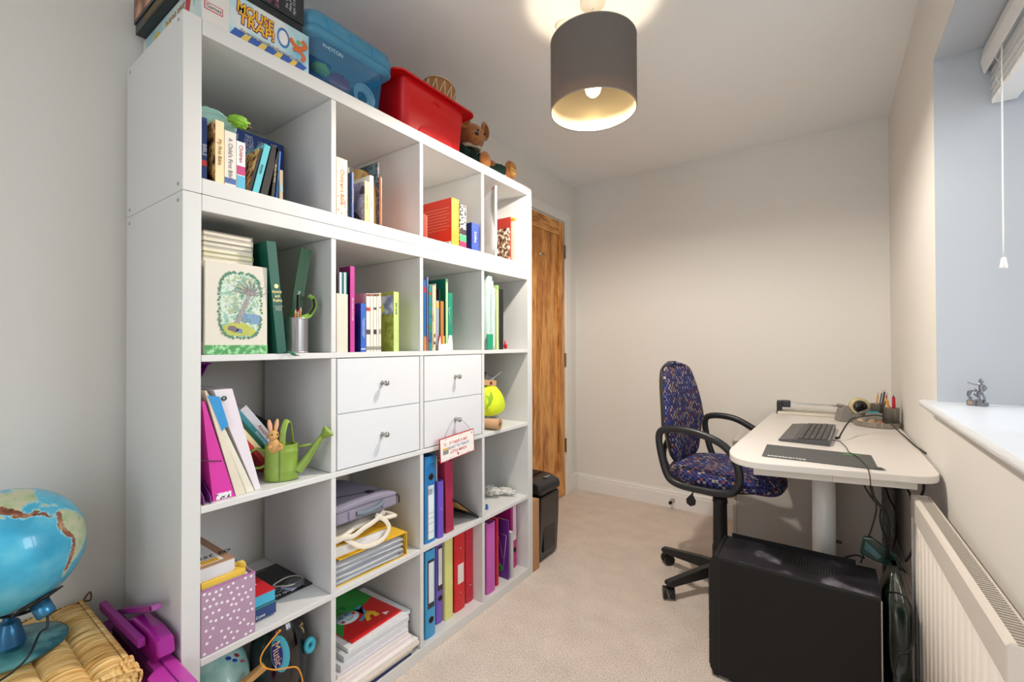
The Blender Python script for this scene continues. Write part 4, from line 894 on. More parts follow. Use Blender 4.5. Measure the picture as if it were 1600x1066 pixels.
book('maroon folder leaning left beside the violet binder', 696.4, 708.5, 722, z, '#a32a4c', xf=.372, depth=.25, lean=-2, name='document_folder', cat='folder')
# black and gold notebook propped
nt1, nt2 = at(757.5, 811.5, 'x', .375), at(719, 784, 'x', .375)
gn = thing('notebook', 'black notebook with gold patterned cover propped slanting against the divider', 'notebook', (.377, nt1.y-.007, z+.0012), (R(58), 0, 0))
dd = Vector((0, nt2.y-nt1.y, nt2.z-nt1.z)); Lg = math.hypot(dd.y, dd.z); gn.rotation_euler = (math.atan2(-dd.y, dd.z), 0, 0)
gn.location.y = min(gn.location.y, 1.0740-.009)
MB().box(-.15, 0, 0, .006, 0, Lg).build('body', mat('#141416', .4), gn, bev=.0008)
MB().box(-.148, -.002, -.0004, -.0001, Lg*.35, Lg*.85).build('gold_panel', ramp_mat('gold_pattern', [(0, '#221c10'), (.25, '#c9a45c')], 'voronoi', 90, .4, dist=.3), gn)
# ---- fourth cell: white plastic bags
for i, (px, py, sx, sy, sz_, lab) in enumerate([(768, 772, .045, .030, .020, 'white crumpled carrier bag at the left of its otherwise empty shelf'), (789, 769, .055, .036, .011, 'thin clear crumpled bag lying flat in the almost empty cell')]):
    p = at(px, py, 'z', z+.01); pbg = thing('plastic_bag', lab, 'bag', (p.x, p.y-.008+.008*i, z+.0015))
    MB().sphere((0, 0, sz_*1.35), (sx, sy, sz_), amp=.55, fr=2.6, seed=i, nu=40, nv=24).build('film', glass_mat('carrier_film_%d' % i, '#f0eeea', .7, .2), pbg)
p = at(760, 793, 'z', z+.01); bsm = thing('blue_clip', 'small blue clip at the front left of the almost empty cell', 'clip', (p.x, p.y+.003, z+.0008)); MB().prism([(-.006, 0), (.006, 0), (.004, .02), (-.004, .024)], -.004, .004, 'x').build('body', mat('#3f6cc0', .4), bsm)

# ================================================================== BOTTOM ROW
z = RZ[0]
# teal patterned bag, dark scooter helmet bag, yarn, cord
tb = thing('carrier_bag', 'pale teal carrier bag with a red and blue fish print in the bottom cell', 'bag', (.205, .1275, z+.0008))
MB().sphere((0, 0, .160), (.125, .082, .146), amp=.16, fr=1.6, seed=2, nu=56, nv=36).build('film', ramp_mat('printed_film', [(0, '#9fd0cc'), (.45, '#b4dcd8'), (.6, '#8fc4c0')], 'noise', 14, .3, bump=.3, const=False, coat=.4), tb)
rs = random.Random(11)
for i, (px, py, c, s_) in enumerate([(394, 1008, '#b8283c', 5), (357, 1029, '#1f3c9c', 5), (367, 1032, '#2346b8', 4.5), (370, 1024, '#8a2c34', 4.5), (384, 1024, '#1f42c0', 6.5), (379, 1033, '#a8505c', 4), (404, 1018, '#b8404c', 4), (405, 1006, '#7c2a3c', 4), (393, 1033, '#3f78b4', 5)]):
    decal(tb, [oval_px(px, py, s_*.95, s_*.62, -20+13*(i % 4), 12)], mat(c, .5), 'fish_print', .0015)
bb = thing('toy_case', 'glossy black round toy case with turquoise trim lying on its side', 'toy case', (.255, .289, z+.0008))
MB().sphere((0, 0, .162), (.088, .074, .160), nu=48, nv=36).build('body', mat('#0d0d11', .12, coat=.6), bb)
decal(bb, [oval_px(438, 1022, 15, 29, -4)], mat('#4fb8cf', .3), 'turquoise_panel', .0015)
decal(bb, [oval_px(433, 1023, 9, 21, -4)], mat('#30228a', .4), 'purple_badge', .0030)
text('Music', .030, mat('#d9c27a', .4), bb, at(433, 1023, 'x', .352)-bb.location, (R(90), R(82), R(90)), 'gold_lettering')
text('Tatty', .016, mat('#d9c27a', .4), bb, at(472, 982, 'x', .315)-bb.location, (R(90), R(70), R(90)), 'gold_lettering')
MB().lathe([(.006, -.004), (.012, -.009), (.019, -.004), (.019, .005), (.012, .009), (.006, .004), (.006, -.004)], 24, M=Matrix.Translation(at(484, 1008, 'x', .335)) @ Matrix.Rotation(R(90), 4, 'Y') @ Matrix.Diagonal((1.2, .9, 1, 1))).build('turquoise_loop', mat('#45b6cc', .3), bb, world=True)
yn = thing('yarn_skein', 'striped brown yarn skein in front of the black toy case', 'yarn', tuple(at(455, 1060, 'x', .352)))
yn.location = (.357, .27, z+.0008)
mb = MB(); rs = random.Random(5)
for k in range(16):
    a0 = k*.4; pts = []
    for i in range(10):
        t_ = i/9; pts.append((.0+.016*math.cos(a0)*(.4+math.sin(math.pi*t_)), -.052+.105*t_, .030+.042*t_+.018*math.sin(a0)*(.4+math.sin(math.pi*t_))))
    mb.tube(pts, .0042, 6)
mb.build('strands', ramp_mat('striped_yarn', [(0, '#2e1c1c'), (.5, '#9c7470')], 'wave', 90, .9, vec=(0, .3, 1)), yn)
gp = thing('green_pompom', 'little green leaf tuft beside the yarn skein', 'decoration', (.35, .350, z+.055)); MB().sphere((0, .006, 0), (.012, .010, .016), amp=.5, fr=4).build('tuft', mat('#1f6a2c', .8), gp)
oc = thing('orange_cord', 'thin orange cord looped in front of the black toy case', 'cord', (.386, .3, z+.0008))
cp = [at(x, y, 'x', .386) for x, y in ((437, 986), (425, 1000), (411, 1019), (407, 1033), (413, 1043), (430, 1047), (448, 1044), (463, 1043), (470, 1053), (473, 1068), (474, 1090))]
MB().tube(cp, .0019, 8).build('cord', mat('#f0a030', .5), oc, world=True)
MB().sphere(cp[0], .0035).build('knot', mat('#e08a28', .5), oc, world=True)
wb = thing('wooden_block', 'tan wooden strip lying in front of the teal carrier bag', 'wood strip', tuple(at(397, 1055, 'x', .36)), (R(22), 0, R(-8))); MB().box(-.012, .008, -.05, .028, -.008, .006).build('strip', mat('#c79a60', .6, var=.1), wb, bev=.001)
bf = thing('blue_tray', 'bright blue plastic tray below the wooden strip', 'tray', (.345, .165, z+.0008)); MB().box(-.02, .035, -.05, .035, 0, .032).build('tray', mat('#2a4cc8', .35), bf, bev=.003)
# ---- pile of papers in the second cell
zz = z+.0008; rs = random.Random(4)
pile = [('navy and black magazine at the very bottom of the paper pile', '#1c2456', .006, .27, .29, 1), ('grey card folder low in the paper pile', '#cfcac4', .010, .28, .30, -2), ('cream folder with red elastic at the foot of the pile', '#ece0d2', .009, .30, .325, 0), ('white folder with an orange elastic across it', '#f0ebe8', .010, .30, .322, -1), ('pale pink folder with a black elastic', '#f0e6e8', .011, .29, .305, 1), ('white folder with handwriting on it', '#efe9e4', .010, .29, .295, 2), ('lilac-edged folder in the middle of the pile', '#e4dfe8', .008, .28, .28, -1), ('thick white exercise book pile layer', '#dfe2e8', .016, .27, .27, 1), ('grey-white paper pad near the top of the pile', '#d6dade', .014, .27, .262, -1), ('white drawing pad just under the colouring book', '#eceef2', .010, .26, .255, 1)]
for i, (lab, c, hh, dx, dy, rz) in enumerate(pile):
    x1 = .386-.004*i+(.012 if i in (2, 3) else 0); x1 = min(x1, .388); hh *= 1.22; y0_ = 0 if i < 6 else (.018, .030, .046, .062)[i-6]
    r, a, cc = flat('paper_folder' if 1 < i < 7 else 'paper_pad', lab, 'folder' if 1 < i < 7 else 'papers', x1-dx, x1, .394+y0_, min(.394+y0_+dy, .7215), zz, hh, mat(c, .55, var=.02), rz*.3)
    if i in (2, 3, 4, 6): MB().box(a*.3-.09*(i-3)*.3, a*.3+.0025-.09*(i-3)*.3, -cc, cc+.0006, hh*.2, hh+.0003).build('elastic', mat({2: '#8c2c24', 3: '#c24a2c', 4: '#2a2a30', 6: '#5c2a5c'}[i], .6), r)
    if i == 5: text('Olivia', .02, mat('#3c3c44', .5), r, (a-.02, .03, hh+.0001), (0, 0, R(90)), 'handwriting')
    zz += hh+.0004
cbk, a, cc = flat('colouring_book', 'red and green colouring book with a cheerful robot face, top of the pile', 'book', .068, .336, .474, .682, zz, .005, mat('#d81f26', .35, coat=.3), 2)
MB().prism([(-a, -cc), (a*.66, -cc), (a*.30, -cc*.62), (a*.16, -cc*.1), (-a*.05, cc*.55), (-a*.2, cc), (-a, cc)], .0051, .0055, 'z').build('green_field', mat('#2a9c3c', .35, coat=.3), cbk)
text('drawing\nbook', .036, mat('#0f5a24', .5), cbk, (-a*.30, -cc*.52, .0058), (0, 0, R(90)), 'title', sp=.8)
fa = MB(); fa.lathe([(.0, .0066), (1, .0066), (1, .0056)], 28, M=Matrix.Translation((a*.10, -cc*.30, 0)) @ Matrix.Diagonal((.034, .040, 1, 1))); fa.build('cartoon_face', mat('#cfe4ec', .4), cbk)
for dx_, dy_, c_, r_ in ((-.012, -.020, '#3c8ac0', .0085), (-.014, .010, '#3c8ac0', .0085), (.012, -.030, '#d8404c', .007), (-.004, .033, '#d8404c', .007)):
    MB().lathe([(0, .0072), (r_, .0072), (r_, .0066)], 16, M=Matrix.Translation((a*.10+dx_, -cc*.30+dy_*.85, 0))).build('cheek' if c_[1] == 'd' else 'eye', mat(c_, .4), cbk)
MB().tube([(a*.1+.012, -cc*.30-.014, .0070), (a*.1+.018, -cc*.30, .0070), (a*.1+.010, -cc*.30+.016, .0070)], .0008, 6).build('smile', mat('#3a3a3a', .5), cbk)
MB().prism([(a*.1-.022, .012), (a*.1-.028, .04), (a*.1-.018, .042), (a*.1-.006, .024), (a*.1+.03, .014), (a*.1+.048, -.022), (a*.1+.056, -.014), (a*.1+.044, .022), (a*.1+.01, .034)], .0056, .0061, 'z').build('blue_body', mat('#4fa4d0', .4), cbk); MB().prism([(a*.40, .008), (a*.64, -.008), (a*.66, .008), (a*.50, .018), (a*.50, .030), (a*.66, .026), (a*.68, .044), (a*.44, .046), (a*.28, .030)], .0062, .0066, 'z').build('yellow_legs', mat('#f0c030', .4), cbk)
MB().prism([(a*.66, cc*.52), (a*.82, cc*.52), (a*.76, cc*.72)], .0056, .0061, 'z').build('publisher_mark', mat('#f2ece8', .4), cbk)
# ---- lever arch files in the third cell
fz = z
arch_file('blue lever arch file with black-framed white label, bottom row', 665, 680.8, 856, fz, '#3fa0d8', xf=.372, depth=.28, hole=.20, lab=('#dfe3ea', (.40, .86), '#26303c'), h=.318)
arch_file('purple lever arch file standing next to the blue one in the bottom row', 681.4, 692.4, 850, fz, '#7a5cc4', xf=.340, depth=.28, hole=.30, lab=('#e6e6ee', (.46, .9), '#2c2a3c'), h=.318)
arch_file('pale yellow-green file between the purple and red ones', 692.8, 708.2, 840, fz, '#dede8a', xf=.352, depth=.27, h=.322)
arch_file('bright red ring binder with a small white spine label', 710.5, 727.3, 830, fz, '#d01c24', xf=.348, depth=.27, h=.32, rivets=(.22, .78), lab=('#e9dcd8', (.34, .58)), kind='ring binder')
arch_file('crimson ring binder without a label, last of the row', 727.9, 739.8, 826, fz, '#c01c34', xf=.342, depth=.27, h=.32, rivets=(.22, .78), kind='ring binder')
# ---- fourth cell
arch_file('orchid pink box file at the left of the last bottom cell', 760.2, 774, 812, fz, '#c85cb8', xf=.372, depth=.25, h=.30, kind='box file')
book('crimson folder pressed against the orchid pink file', 774.4, 778, 812, fz, '#c41440', xf=.36, depth=.24, h=.30, name='document_folder', cat='folder')
pp = book('purple workbook with white title and a small green and red parrot', 793.2, 794.6, 818, fz, '#6a2c8c', xf=.372, depth=.2, h=.27, art=mat('#662a88', .4, var=.05), kind='soft')
text('MUSIC IN\nTHE ROUND', .022, mat('#c9b4d8', .5), pp, (-.075, -.0012, .12), (R(90), R(-90), 0), 'title', sp=.8)
MB().tube([(-.03, -.0008, .04), (-.01, -.0008, .2), (-.06, -.0008, .2), (-.03, -.0008, .09)], .0008, 5, spline=False).build('white_triangle', mat('#e2d8ea', .5), pp)
MB().sphere((-.05, -.003, .045), (.02, .003, .016), amp=.4).build('green_wing', mat('#2a7a3c', .6), pp); MB().sphere((-.06, -.004, .07), (.010, .003, .010)).build('red_head', mat('#d8342c', .5), pp)
book('thin clear-fronted grey report beside the purple workbook', 797.6, 801.2, 842, fz, '#c4c2c0', xf=.376, depth=.2, h=.21, kind='soft')
arch_file('magenta lever arch file with a doodled label, last in the bottom row', 798.2, 807.6, 790, fz, '#bc2484', xf=.33, depth=.27, h=.318, lab=('#e6dde6', (.42, .93)), hole=.27)
# ================================================================== ON TOP OF THE SHELVING
z = 1.8756
def textr(s, size, m, parent, loc, name='lettering', fit=None, bold=0, face='front', sp=1, shear=0, align='CENTER', tilt=0):
    return text(s, size, m, parent, loc, (R(90), R(tilt), R(90)) if face == 'front' else (R(90), R(tilt), 0), name, fit=fit, bold=bold, sp=sp, shear=shear, align=align)
mt = thing('board_game_box', 'mouse trap game box with yellow title lettering, lowest of the games', 'board game', (.385, .040, z))
W, Hh, D = .265, .106, .40
MB().box(-D, 0, 0, W, 0, Hh).build('box', mat('#e9e4df', .4), mt, bev=.001)
yw = .058; fr = .0004
MB().box(0, fr, yw, W-.001, .001, Hh-.001).build('front_print', ramp_mat('sky_print', [(.35, '#7fc3de'), (.5, '#bfe0e8'), (.65, '#e6eae8')], 'noise', 9, const=False), mt)
mb = MB()
for i in range(5):
    a = yw+.001+i*.041; mb.prism([(a, .001), (a+.024, .001), (a+.036, .018-.001*i), (a+.012, .022)], fr, fr+.0003, 'x')
mb.build('blue_floor_tiles', mat('#3a63b4', .4), mt)
mb = MB()
for i in range(4):
    a = yw+.026+i*.041; mb.prism([(a, .001), (a+.016, .001), (a+.026, .016), (a+.011, .018)], fr, fr+.0003, 'x')
mb.build('yellow_floor_tiles', mat('#e6c860', .4), mt)
# title: dark outline first, yellow letters in front
for s_, yz, sz in (('MOUSE', (yw+.062, .076), .036), ('TRAP!', (yw+.066, .049), .036)):
    textr(s_, sz, mat('#2b3f94', .4), mt, (fr+.0004, *yz), 'title_shadow', fit=.092, bold=.0030, tilt=3)
    textr(s_, sz, mat('#c2362c', .4), mt, (fr+.0009, *yz), 'title_outline', fit=.090, bold=.0018, tilt=3)
    textr(s_, sz, mat('#f4c531', .4), mt, (fr+.0014, *yz), 'title', fit=.088, bold=.0006, tilt=3)
textr('the crazy game with 3-dimensional action', .0095, mat('#26306c', .4), mt, (fr+.0008, yw+.105, .022), 'subtitle', fit=.19, bold=.0008, tilt=0)
textr('the crazy game with 3-dimensional action', .0095, mat('#f2efe6', .4), mt, (fr+.0012, yw+.105, .022), 'subtitle', fit=.19, tilt=0)
MB().lathe([(.016, 0), (.021, 0), (.021, .0008), (.016, .0008)], 28, M=Matrix.Translation((fr, yw+.134, .062)) @ Matrix.Rotation(R(90), 4, 'Y') @ Matrix.Diagonal((1.25, .8, 1, 1))).build('blue_ring', mat('#4a86c8', .4), mt)
MB().lathe([(0, .0006), (.0155, .0006)], 28, M=Matrix.Translation((fr, yw+.134, .062)) @ Matrix.Rotation(R(90), 4, 'Y') @ Matrix.Diagonal((1.25, .8, 1, 1))).build('white_hole', mat('#f0f2f2', .4), mt)
mb = MB()
mb.tube([(fr+.001, yw+.152, .072), (fr+.001, yw+.165, .060), (fr+.001, yw+.182, .058), (fr+.001, yw+.196, .070), (fr+.001, yw+.186, .082)], (.0008, .006), 8, flat=(1, 0, 0)); mb.tube([(fr+.001, yw+.160, .045), (fr+.001, yw+.175, .050), (fr+.001, yw+.192, .040), (fr+.001, yw+.186, .026)], (.0008, .005), 8, flat=(1, 0, 0)); mb.build('orange_swirl', mat('#e2743a', .45), mt)
MB().lathe([(0, .0014), (.006, .0014)], 14, M=Matrix.Translation((fr, yw+.176, .072)) @ Matrix.Rotation(R(90), 4, 'Y')).build('green_spot', mat('#7cc04a', .4), mt)
MB().box(0, .0005, .004, .044, .030, .048).build('logo_frame', mat('#c93a3c', .4), mt); MB().box(.0005, .0008, .006, .042, .032, .046).build('logo_panel', mat('#e9e4df', .4), mt)
textr('Games', .013, mat('#2a2a2c', .4), mt, (.0010, .024, .039), 'logo_lettering', fit=.032)
# left end of the box
def endp(n, a, b, c, d, m): MB().box(a, b, -.0005, 0, c, d).build(n, m, mt)
endp('end_print', -.385, -.002, .002, Hh-.002, ramp_mat('pale_blue_print', [(.4, '#d9e6e4'), (.6, '#a9cfd6')], 'noise', 8, const=False))
for s_, m_, b_ in (('MOUSE\nTRAP!', '#2b3f94', .0022), ('MOUSE\nTRAP!', '#eec041', .0)):
    textr(s_, .038, mat(m_, .4), mt, (-.165, -.0008-(.0005 if b_ == 0 else 0), .055), 'title', face='side', bold=b_, sp=.8)
MB().lathe([(0, .0006), (.034, .0006)], 28, M=Matrix.Translation((-.29, -.0002, .052)) @ Matrix.Rotation(R(90), 4, 'X')).build('yellow_badge', mat('#dfc23a', .4), mt)
MB().lathe([(0, .0012), (.022, .0012)], 28, M=Matrix.Translation((-.29, -.0002, .052)) @ Matrix.Rotation(R(90), 4, 'X')).build('red_badge', mat('#b8321f', .4), mt)
MB().prism([(-.095, .085), (-.06, .09), (-.075, .045), (-.1, .03)], -.0012, -.0005, 'y').build('red_pennant', mat('#c6403c', .4), mt)
for i, c in enumerate(['#4f9a4a', '#2f86b8', '#e6c24a', '#3f9ab8']): MB().prism([(-.048+i*.012, .10), (-.040+i*.012, .10), (-.044+i*.012, .05+.01*(i % 2))], -.0012, -.0005, 'y').build('confetti', mat(c, .4), mt)
dk = thing('board_game_box', 'black game box with pink photo panels and white player lettering, on the mouse trap box', 'board game', (.374, .018, z+Hh+.0008))
W2 = .274; H2 = .115
MB().box(-.375, 0, 0, W2, 0, .028).build('base', mat('#1b2226', .35), dk, bev=.001)
MB().box(-.378, .003, -.003, W2+.003, .0285, H2).build('lid', mat('#222a2e', .35), dk, bev=.001)
MB().box(.0032, .0036, .115, .205, .034, H2-.004).build('photo_panel', ramp_mat('photo_pink', [(0, '#241820'), (.42, '#6a4250'), (.52, '#c48a98'), (.62, '#e6c8cc')], 'noise', 22), dk)
text('For Two or\nMore Players\nAges 12 and up', .0105, mat('#c9ccd0', .5), dk, (.0036, .238, .074), (R(90), R(-90), R(90)), 'lettering', sp=.95)
MB().box(-.37, -.02, -.0036, -.0031, .036, H2-.004).build('end_photo', ramp_mat('photo_brown', [(0, '#1d1512'), (.4, '#5c4436'), (.52, '#a8785c'), (.64, '#d9a890')], 'noise', 11, const=False), dk)
MB().box(-.3, -.05, -.0006, -.0001, .004, .024).build('end_stripe', mat('#5c4a20', .5), dk)

# ---- blue tub with lid
bt = thing('storage_tub', 'see-through blue plastic tub with clip lid, full of toys', 'storage tub', (.19, .461, z))
def rrect(a, b, r, n=5):
    p = []
    for cx, cy, s0 in ((a-r, b-r, 0), (-a+r, b-r, 90), (-a+r, -b+r, 180), (a-r, -b+r, 270)):
        for i in range(n+1): t_ = R(s0+90*i/n); p.append((cx+r*math.cos(t_), cy+r*math.sin(t_)))
    return p
def loft(mb, secs, cap0=True, cap1=False, smooth=True):
    """secs: (a, b, r, z) rounded rectangles joined in order"""
    v = []; n = None
    for a, b, r, zz_ in secs:
        p = rrect(a, b, r); n = len(p); v += [(x, y, zz_) for x, y in p]
    f = [(j*n+i, j*n+(i+1) % n, (j+1)*n+(i+1) % n, (j+1)*n+i) for j in range(len(secs)-1) for i in range(n)]
    vs = mb._add(v, f, None, smooth)
    if cap0: mb._add([x.co for x in vs[:n]], [tuple(range(n))])
    if cap1: mb._add([x.co for x in vs[-n:]], [tuple(range(n))])
    return mb
bf_ = glass_mat('blue_plastic', '#2f9fd8', .26, .10); bf2 = glass_mat('blue_lid_plastic', '#5cc0ea', .42, .10)
loft(MB(), [(.165, .115, .03, .002), (.168, .118, .03, .006), (.180, .128, .03, .125), (.180, .128, .03, .138)]).build('body', bf_, bt)
loft(MB(), [(.181, .129, .03, .134), (.190, .148, .034, .138), (.194, .155, .036, .142), (.194, .155, .036, .158), (.188, .148, .034, .160)], cap0=False).build('rim', bf2, bt)
ld = loft(MB(), [(.190, .150, .034, .161), (.194, .155, .036, .164), (.194, .155, .036, .182), (.188, .150, .040, .205), (.170, .136, .045, .216), (.12, .10, .04, .218)], cap0=False, cap1=True).build('lid', bf2, bt)
for y_ in (-.1, -.02, .06): MB().box(.190, .1975, y_, y_+.010, .165, .190, b=.002).build('rib', bf2, ld)
text('PHOTON', .016, mat('#bfe2f0', .5), bt, (.180, -.07, .118), FRONT, 'moulded_lettering')
for i, (lab, loc, r_, c, am) in enumerate([('lime green toy seen dimly inside the blue tub', (.14, -.085, .070), (.02, .028, .016), '#b6d84a', .3), ('coiled white cable seen inside the blue tub', (.13, .075, .060), None, '#d4eae6', 0), ('red soft toy in the middle of the blue tub', (.13, -.02, .058), (.02, .04, .032), '#b0405c', .4), ('purple box in the blue tub', (.10, -.075, .05), 'box', '#4a4a8c', 0), ('dark toy at the bottom of the blue tub', (.125, .01, .025), (.03, .045, .018), '#20304c', .3), ('pale ball low in the right of the blue tub', (.13, .095, .024), (.02, .02, .018), '#8fd0e4', 0)]):
    t_ = thing(['plush_toy', 'coiled_cable', 'plush_toy', 'cardboard_box', 'plush_toy', 'ball'][i], lab, ['toy', 'cable', 'toy', 'box', 'toy', 'ball'][i], (.19+loc[0], .461+loc[1], z+loc[2]))
    m_ = mat(c, .6)
    mb = MB()
    if r_ is None:
        for k in range(7): mb.lathe([(.022+.003*k-.0022, 0), (.022+.003*k, .002), (.022+.003*k+.0022, 0), (.022+.003*k, -.002), (.022+.003*k-.0022, 0)], 24, M=Matrix.Translation((.002*k-.006, .001*(k % 2), 0)) @ Matrix.Rotation(R(88+2*(k % 3)), 4, 'Y'))
        mb.build('coil', m_, t_)
    elif r_ == 'box': mb.box(-.06, .03, -.04, .03, -.045, .055).build('box', m_, t_)
    else: mb.sphere((0, 0, 0), r_, amp=am, seed=i).build('body', m_, t_)

# ---- red tub
rt = thing('storage_tub', 'opaque bright red plastic tub with flared rim', 'storage tub', (.19, .840, z+.0012))
Rd = mat('#d80a14', .42)
loft(MB(), [(.155, .150, .03, .0), (.158, .154, .03, .004), (.172, .164, .03, .188), (.172, .166, .03, .192)]).build('body', Rd, rt, thick=.002)
loft(MB(), [(.172, .166, .03, .190), (.188, .204, .034, .196), (.192, .211, .036, .193), (.193, .212, .036, .186)], cap0=False).build('rim', Rd, rt, thick=.002)
MB().prism([(-.09, .014)]+[(-.09+.09*(1-math.cos(R(a))), .014+.05*math.sin(R(a))) for a in range(15, 180, 15)]+[(.09, .014)], .161, .1665, 'x').build('moulded_arch', Rd, rt, bev=.002)
MB().tube([(.170, -.03, .150), (.173, -.01, .158), (.172, .015, .150)], .003, 8).build('moulded_grip', Rd, rt)
dr = thing('leather_drum', 'tan hide drum with cream lacing poking out above the red tub', 'drum', (.13, 1.02, z+.31))
dr.location = (.262, .915, z+.155)
dp = Matrix.Rotation(R(-14), 4, 'X') @ Matrix.Diagonal((.78, .78, 1, 1))
MB().lathe([(0, .16), (.05, .158), (.085, .15), (.096, .13), (.092, .05), (.07, -.04), (.0, -.045)], 32, M=dp).build('drum_shell', mat('#a9733c', .6, var=.15, scale=20), dr)
mb = MB()
for i in range(14):
    a, b_ = 2*math.pi*i/14, 2*math.pi*(i+.5)/14
    mb.tube([dp @ Vector((.097*math.cos(a), .097*math.sin(a), .135)), dp @ Vector((.095*math.cos(b_), .095*math.sin(b_), .06))], .0018, 5).tube([dp @ Vector((.095*math.cos(b_), .095*math.sin(b_), .06)), dp @ Vector((.097*math.cos(a+2*math.pi/14), .097*math.sin(a+2*math.pi/14), .135))], .0018, 5)
mb.build('lacing', mat('#e6d8c0', .7), dr)
mb = MB(); mb.tube([dp @ Vector((.088*math.cos(R(a)), .088*math.sin(R(a)), .150)) for a in range(0, 360, 20)], .0024, 6, close=True); mb.build('hoop', mat('#d9c6a4', .7), dr)

# ---- teddy bear
tb = thing('teddy_bear', 'brown teddy bear in a dark green jumper sitting beside the red tub', 'teddy bear', (.24, 1.144, z+.0020))
Bf = mat('#a8692f', .95, bump=.5, scale=220, var=.12, sheen=.4); Fl = mat('#d9cfb8', .95, bump=.7, scale=160); Gj = mat('#12332c', .9, bump=.3, scale=220)
MB().sphere((0, 0, .075), (.055, .06, .078)).build('body', Gj, tb)
hd = MB().sphere((.03, .008, .168), (.058, .062, .060)).sphere((.066, -.014, .145), (.036, .038, .032)).build('head', Bf, tb); md = hd.modifiers.new('blend', 'REMESH'); md.mode = 'VOXEL'; md.voxel_size = .003; md.use_smooth_shade = True
for s_ in (-1, 1):
    e_ = MB().sphere((0, 0, 0), (.013, .036, .042)).build('ear', Bf, tb); e_.location = (.045, .012+s_*.074, .222); e_.rotation_euler = (0, 0, R(s_*14))
    MB().sphere((.007, 0, -.001), (.009, .026, .031)).build('inner_ear', mat('#8a4c1c', .95, bump=.4, scale=200), e_)
    MB().sphere((.085, .010+s_*.024, .178), .005).build('eye', mat('#120c08', .1), tb)
MB().sphere((.093, -.031, .152), (.009, .011, .009)).build('nose', mat('#14100e', .35), tb)
MB().tube([(.093, -.034, .144), (.092, -.034, .132), (.086, -.040, .126)], .0012, 5).build('mouth_stitch', mat('#3a2010', .8), tb)
lg = MB().tube([(.02, .05, .036), (.07, .10, .040), (.105, .150, .038)], lambda u: .036-.004*u, 16).build('leg', Gj, tb)
MB().sphere((.110, .150, .040), (.022, .030, .038), amp=.08, fr=6).build('fur_cuff', Fl, lg)
ft = MB().sphere((.128, .168, .0465), (.020, .036, .046)).build('foot', Bf, tb)
M_ = Matrix.Translation((.1465, .1680, .0465)) @ Matrix.Rotation(R(0), 4, 'Z')
MB().sphere((0, 0, 0), (.004, .027, .035), M=M_).build('sole', mat('#b98444', .8), ft)
text('Harrods', .017, mat('#f0dc9c', .5), ft, (.1512, .1690, .046), (R(90), 0, R(90)), 'stitched_name', fit=.044); text('2009', .012, mat('#f0dc9c', .5), ft, (.1512, .1690, .028), (R(90), 0, R(90)), 'stitched_name')
lg = MB().tube([(.03, -.02, .036), (.09, .0, .036), (.10, .0, .036)], .034, 16).build('leg', Gj, tb); MB().sphere((.115, -.002, .040), (.02, .032, .040)).build('foot', Bf, tb)
am = MB().tube([(.0, .05, .115), (.035, .085, .085), (.07, .085, .065)], lambda u: .024-.003*u, 14).build('arm', Gj, tb); MB().sphere((.008, .082, .105), (.024, .022, .026), amp=.1, fr=6).build('fur_trim', Fl, am); MB().sphere((.082, .085, .058), .019).build('paw', Bf, am)
am = MB().tube([(.0, -.05, .115), (.04, -.06, .08), (.06, -.05, .06)], .022, 14).build('arm', Gj, tb)
MB().lathe([(.045, .112), (.052, .118), (.045, .126)], 24, M=Matrix.Translation((.02, .004, 0))).build('fur_collar', Fl, tb, thick=.01)

# ================================================================== PENDANT LAMP AND CEILING
lc = Vector((.895, 1.078, 0))
pl = thing('pendant_lamp', 'grey drum pendant lamp hanging lit from the ceiling', 'lamp', (lc.x, lc.y, 1.942))
Hs, Rs = .246, .150
def sheer(m, h, k):
    """let part of the bulb's light through the thin shade"""
    nt = m.node_tree; b = nt.nodes['Principled BSDF']; tr = nt.nodes.new('ShaderNodeBsdfTranslucent'); tr.inputs[0].default_value = lin(h)
    mx = nt.nodes.new('ShaderNodeMixShader'); mx.inputs[0].default_value = k; nt.links.new(b.outputs[0], mx.inputs[1]); nt.links.new(tr.outputs[0], mx.inputs[2]); nt.links.new(mx.outputs[0], nt.nodes['Material Output'].inputs['Surface']); return m
nt_m = sheer(mat('#6c6864', .85, bump=.25, scale=401), '#b98a5c', .022)
champ = mat('#7d735e', .30, .65)
champ = sheer(champ, '#e8cf9c', .2)
MB().lathe([(Rs, 0), (Rs, Hs)], 72).build('lamp_shade', nt_m, pl)
MB().lathe([(Rs-.0015, .001), (Rs-.0015, Hs-.001)], 72).build('shade_lining', champ, pl)
MB().lathe([(Rs-.003, 0), (Rs+.0004, -.0008), (Rs+.0006, .003)], 72).lathe([(Rs-.003, Hs), (Rs+.0004, Hs+.0008), (Rs+.0006, Hs-.003)], 72).build('shade_rim', mat('#8d857a', .5), pl)
mb = MB()
for a in (20, 140, 260): mb.cyl((.018*math.cos(R(a)), .018*math.sin(R(a)), Hs-.03), ((Rs-.002)*math.cos(R(a)), (Rs-.002)*math.sin(R(a)), Hs-.004), .0014, n=8)
mb.lathe([(.016, 0), (.021, 0), (.021, .002), (.016, .002), (.016, 0)], 20, M=Matrix.Translation((0, 0, Hs-.031))); mb.build('spider_fitting', mat('#d8d5cf', .3, 1), pl)
MB().lathe([(0, .18), (.014, .178), (.016, .150), (.019, .14), (.019, .128), (0, .128)], 24).build('bulb_holder', mat('#efece6', .4), pl)
MB().lathe([(0, .052), (.014, .055), (.024, .066), (.0285, .082), (.026, .100), (.016, .118), (.013, .128)], 28).build('bulb', mat('#ffe3ad', .4, emit=10), pl)
MB().cyl((0, 0, .178), (0, 0, H-1.942-.02), .0032, n=10).build('flex', mat('#efebe4', .5), pl)
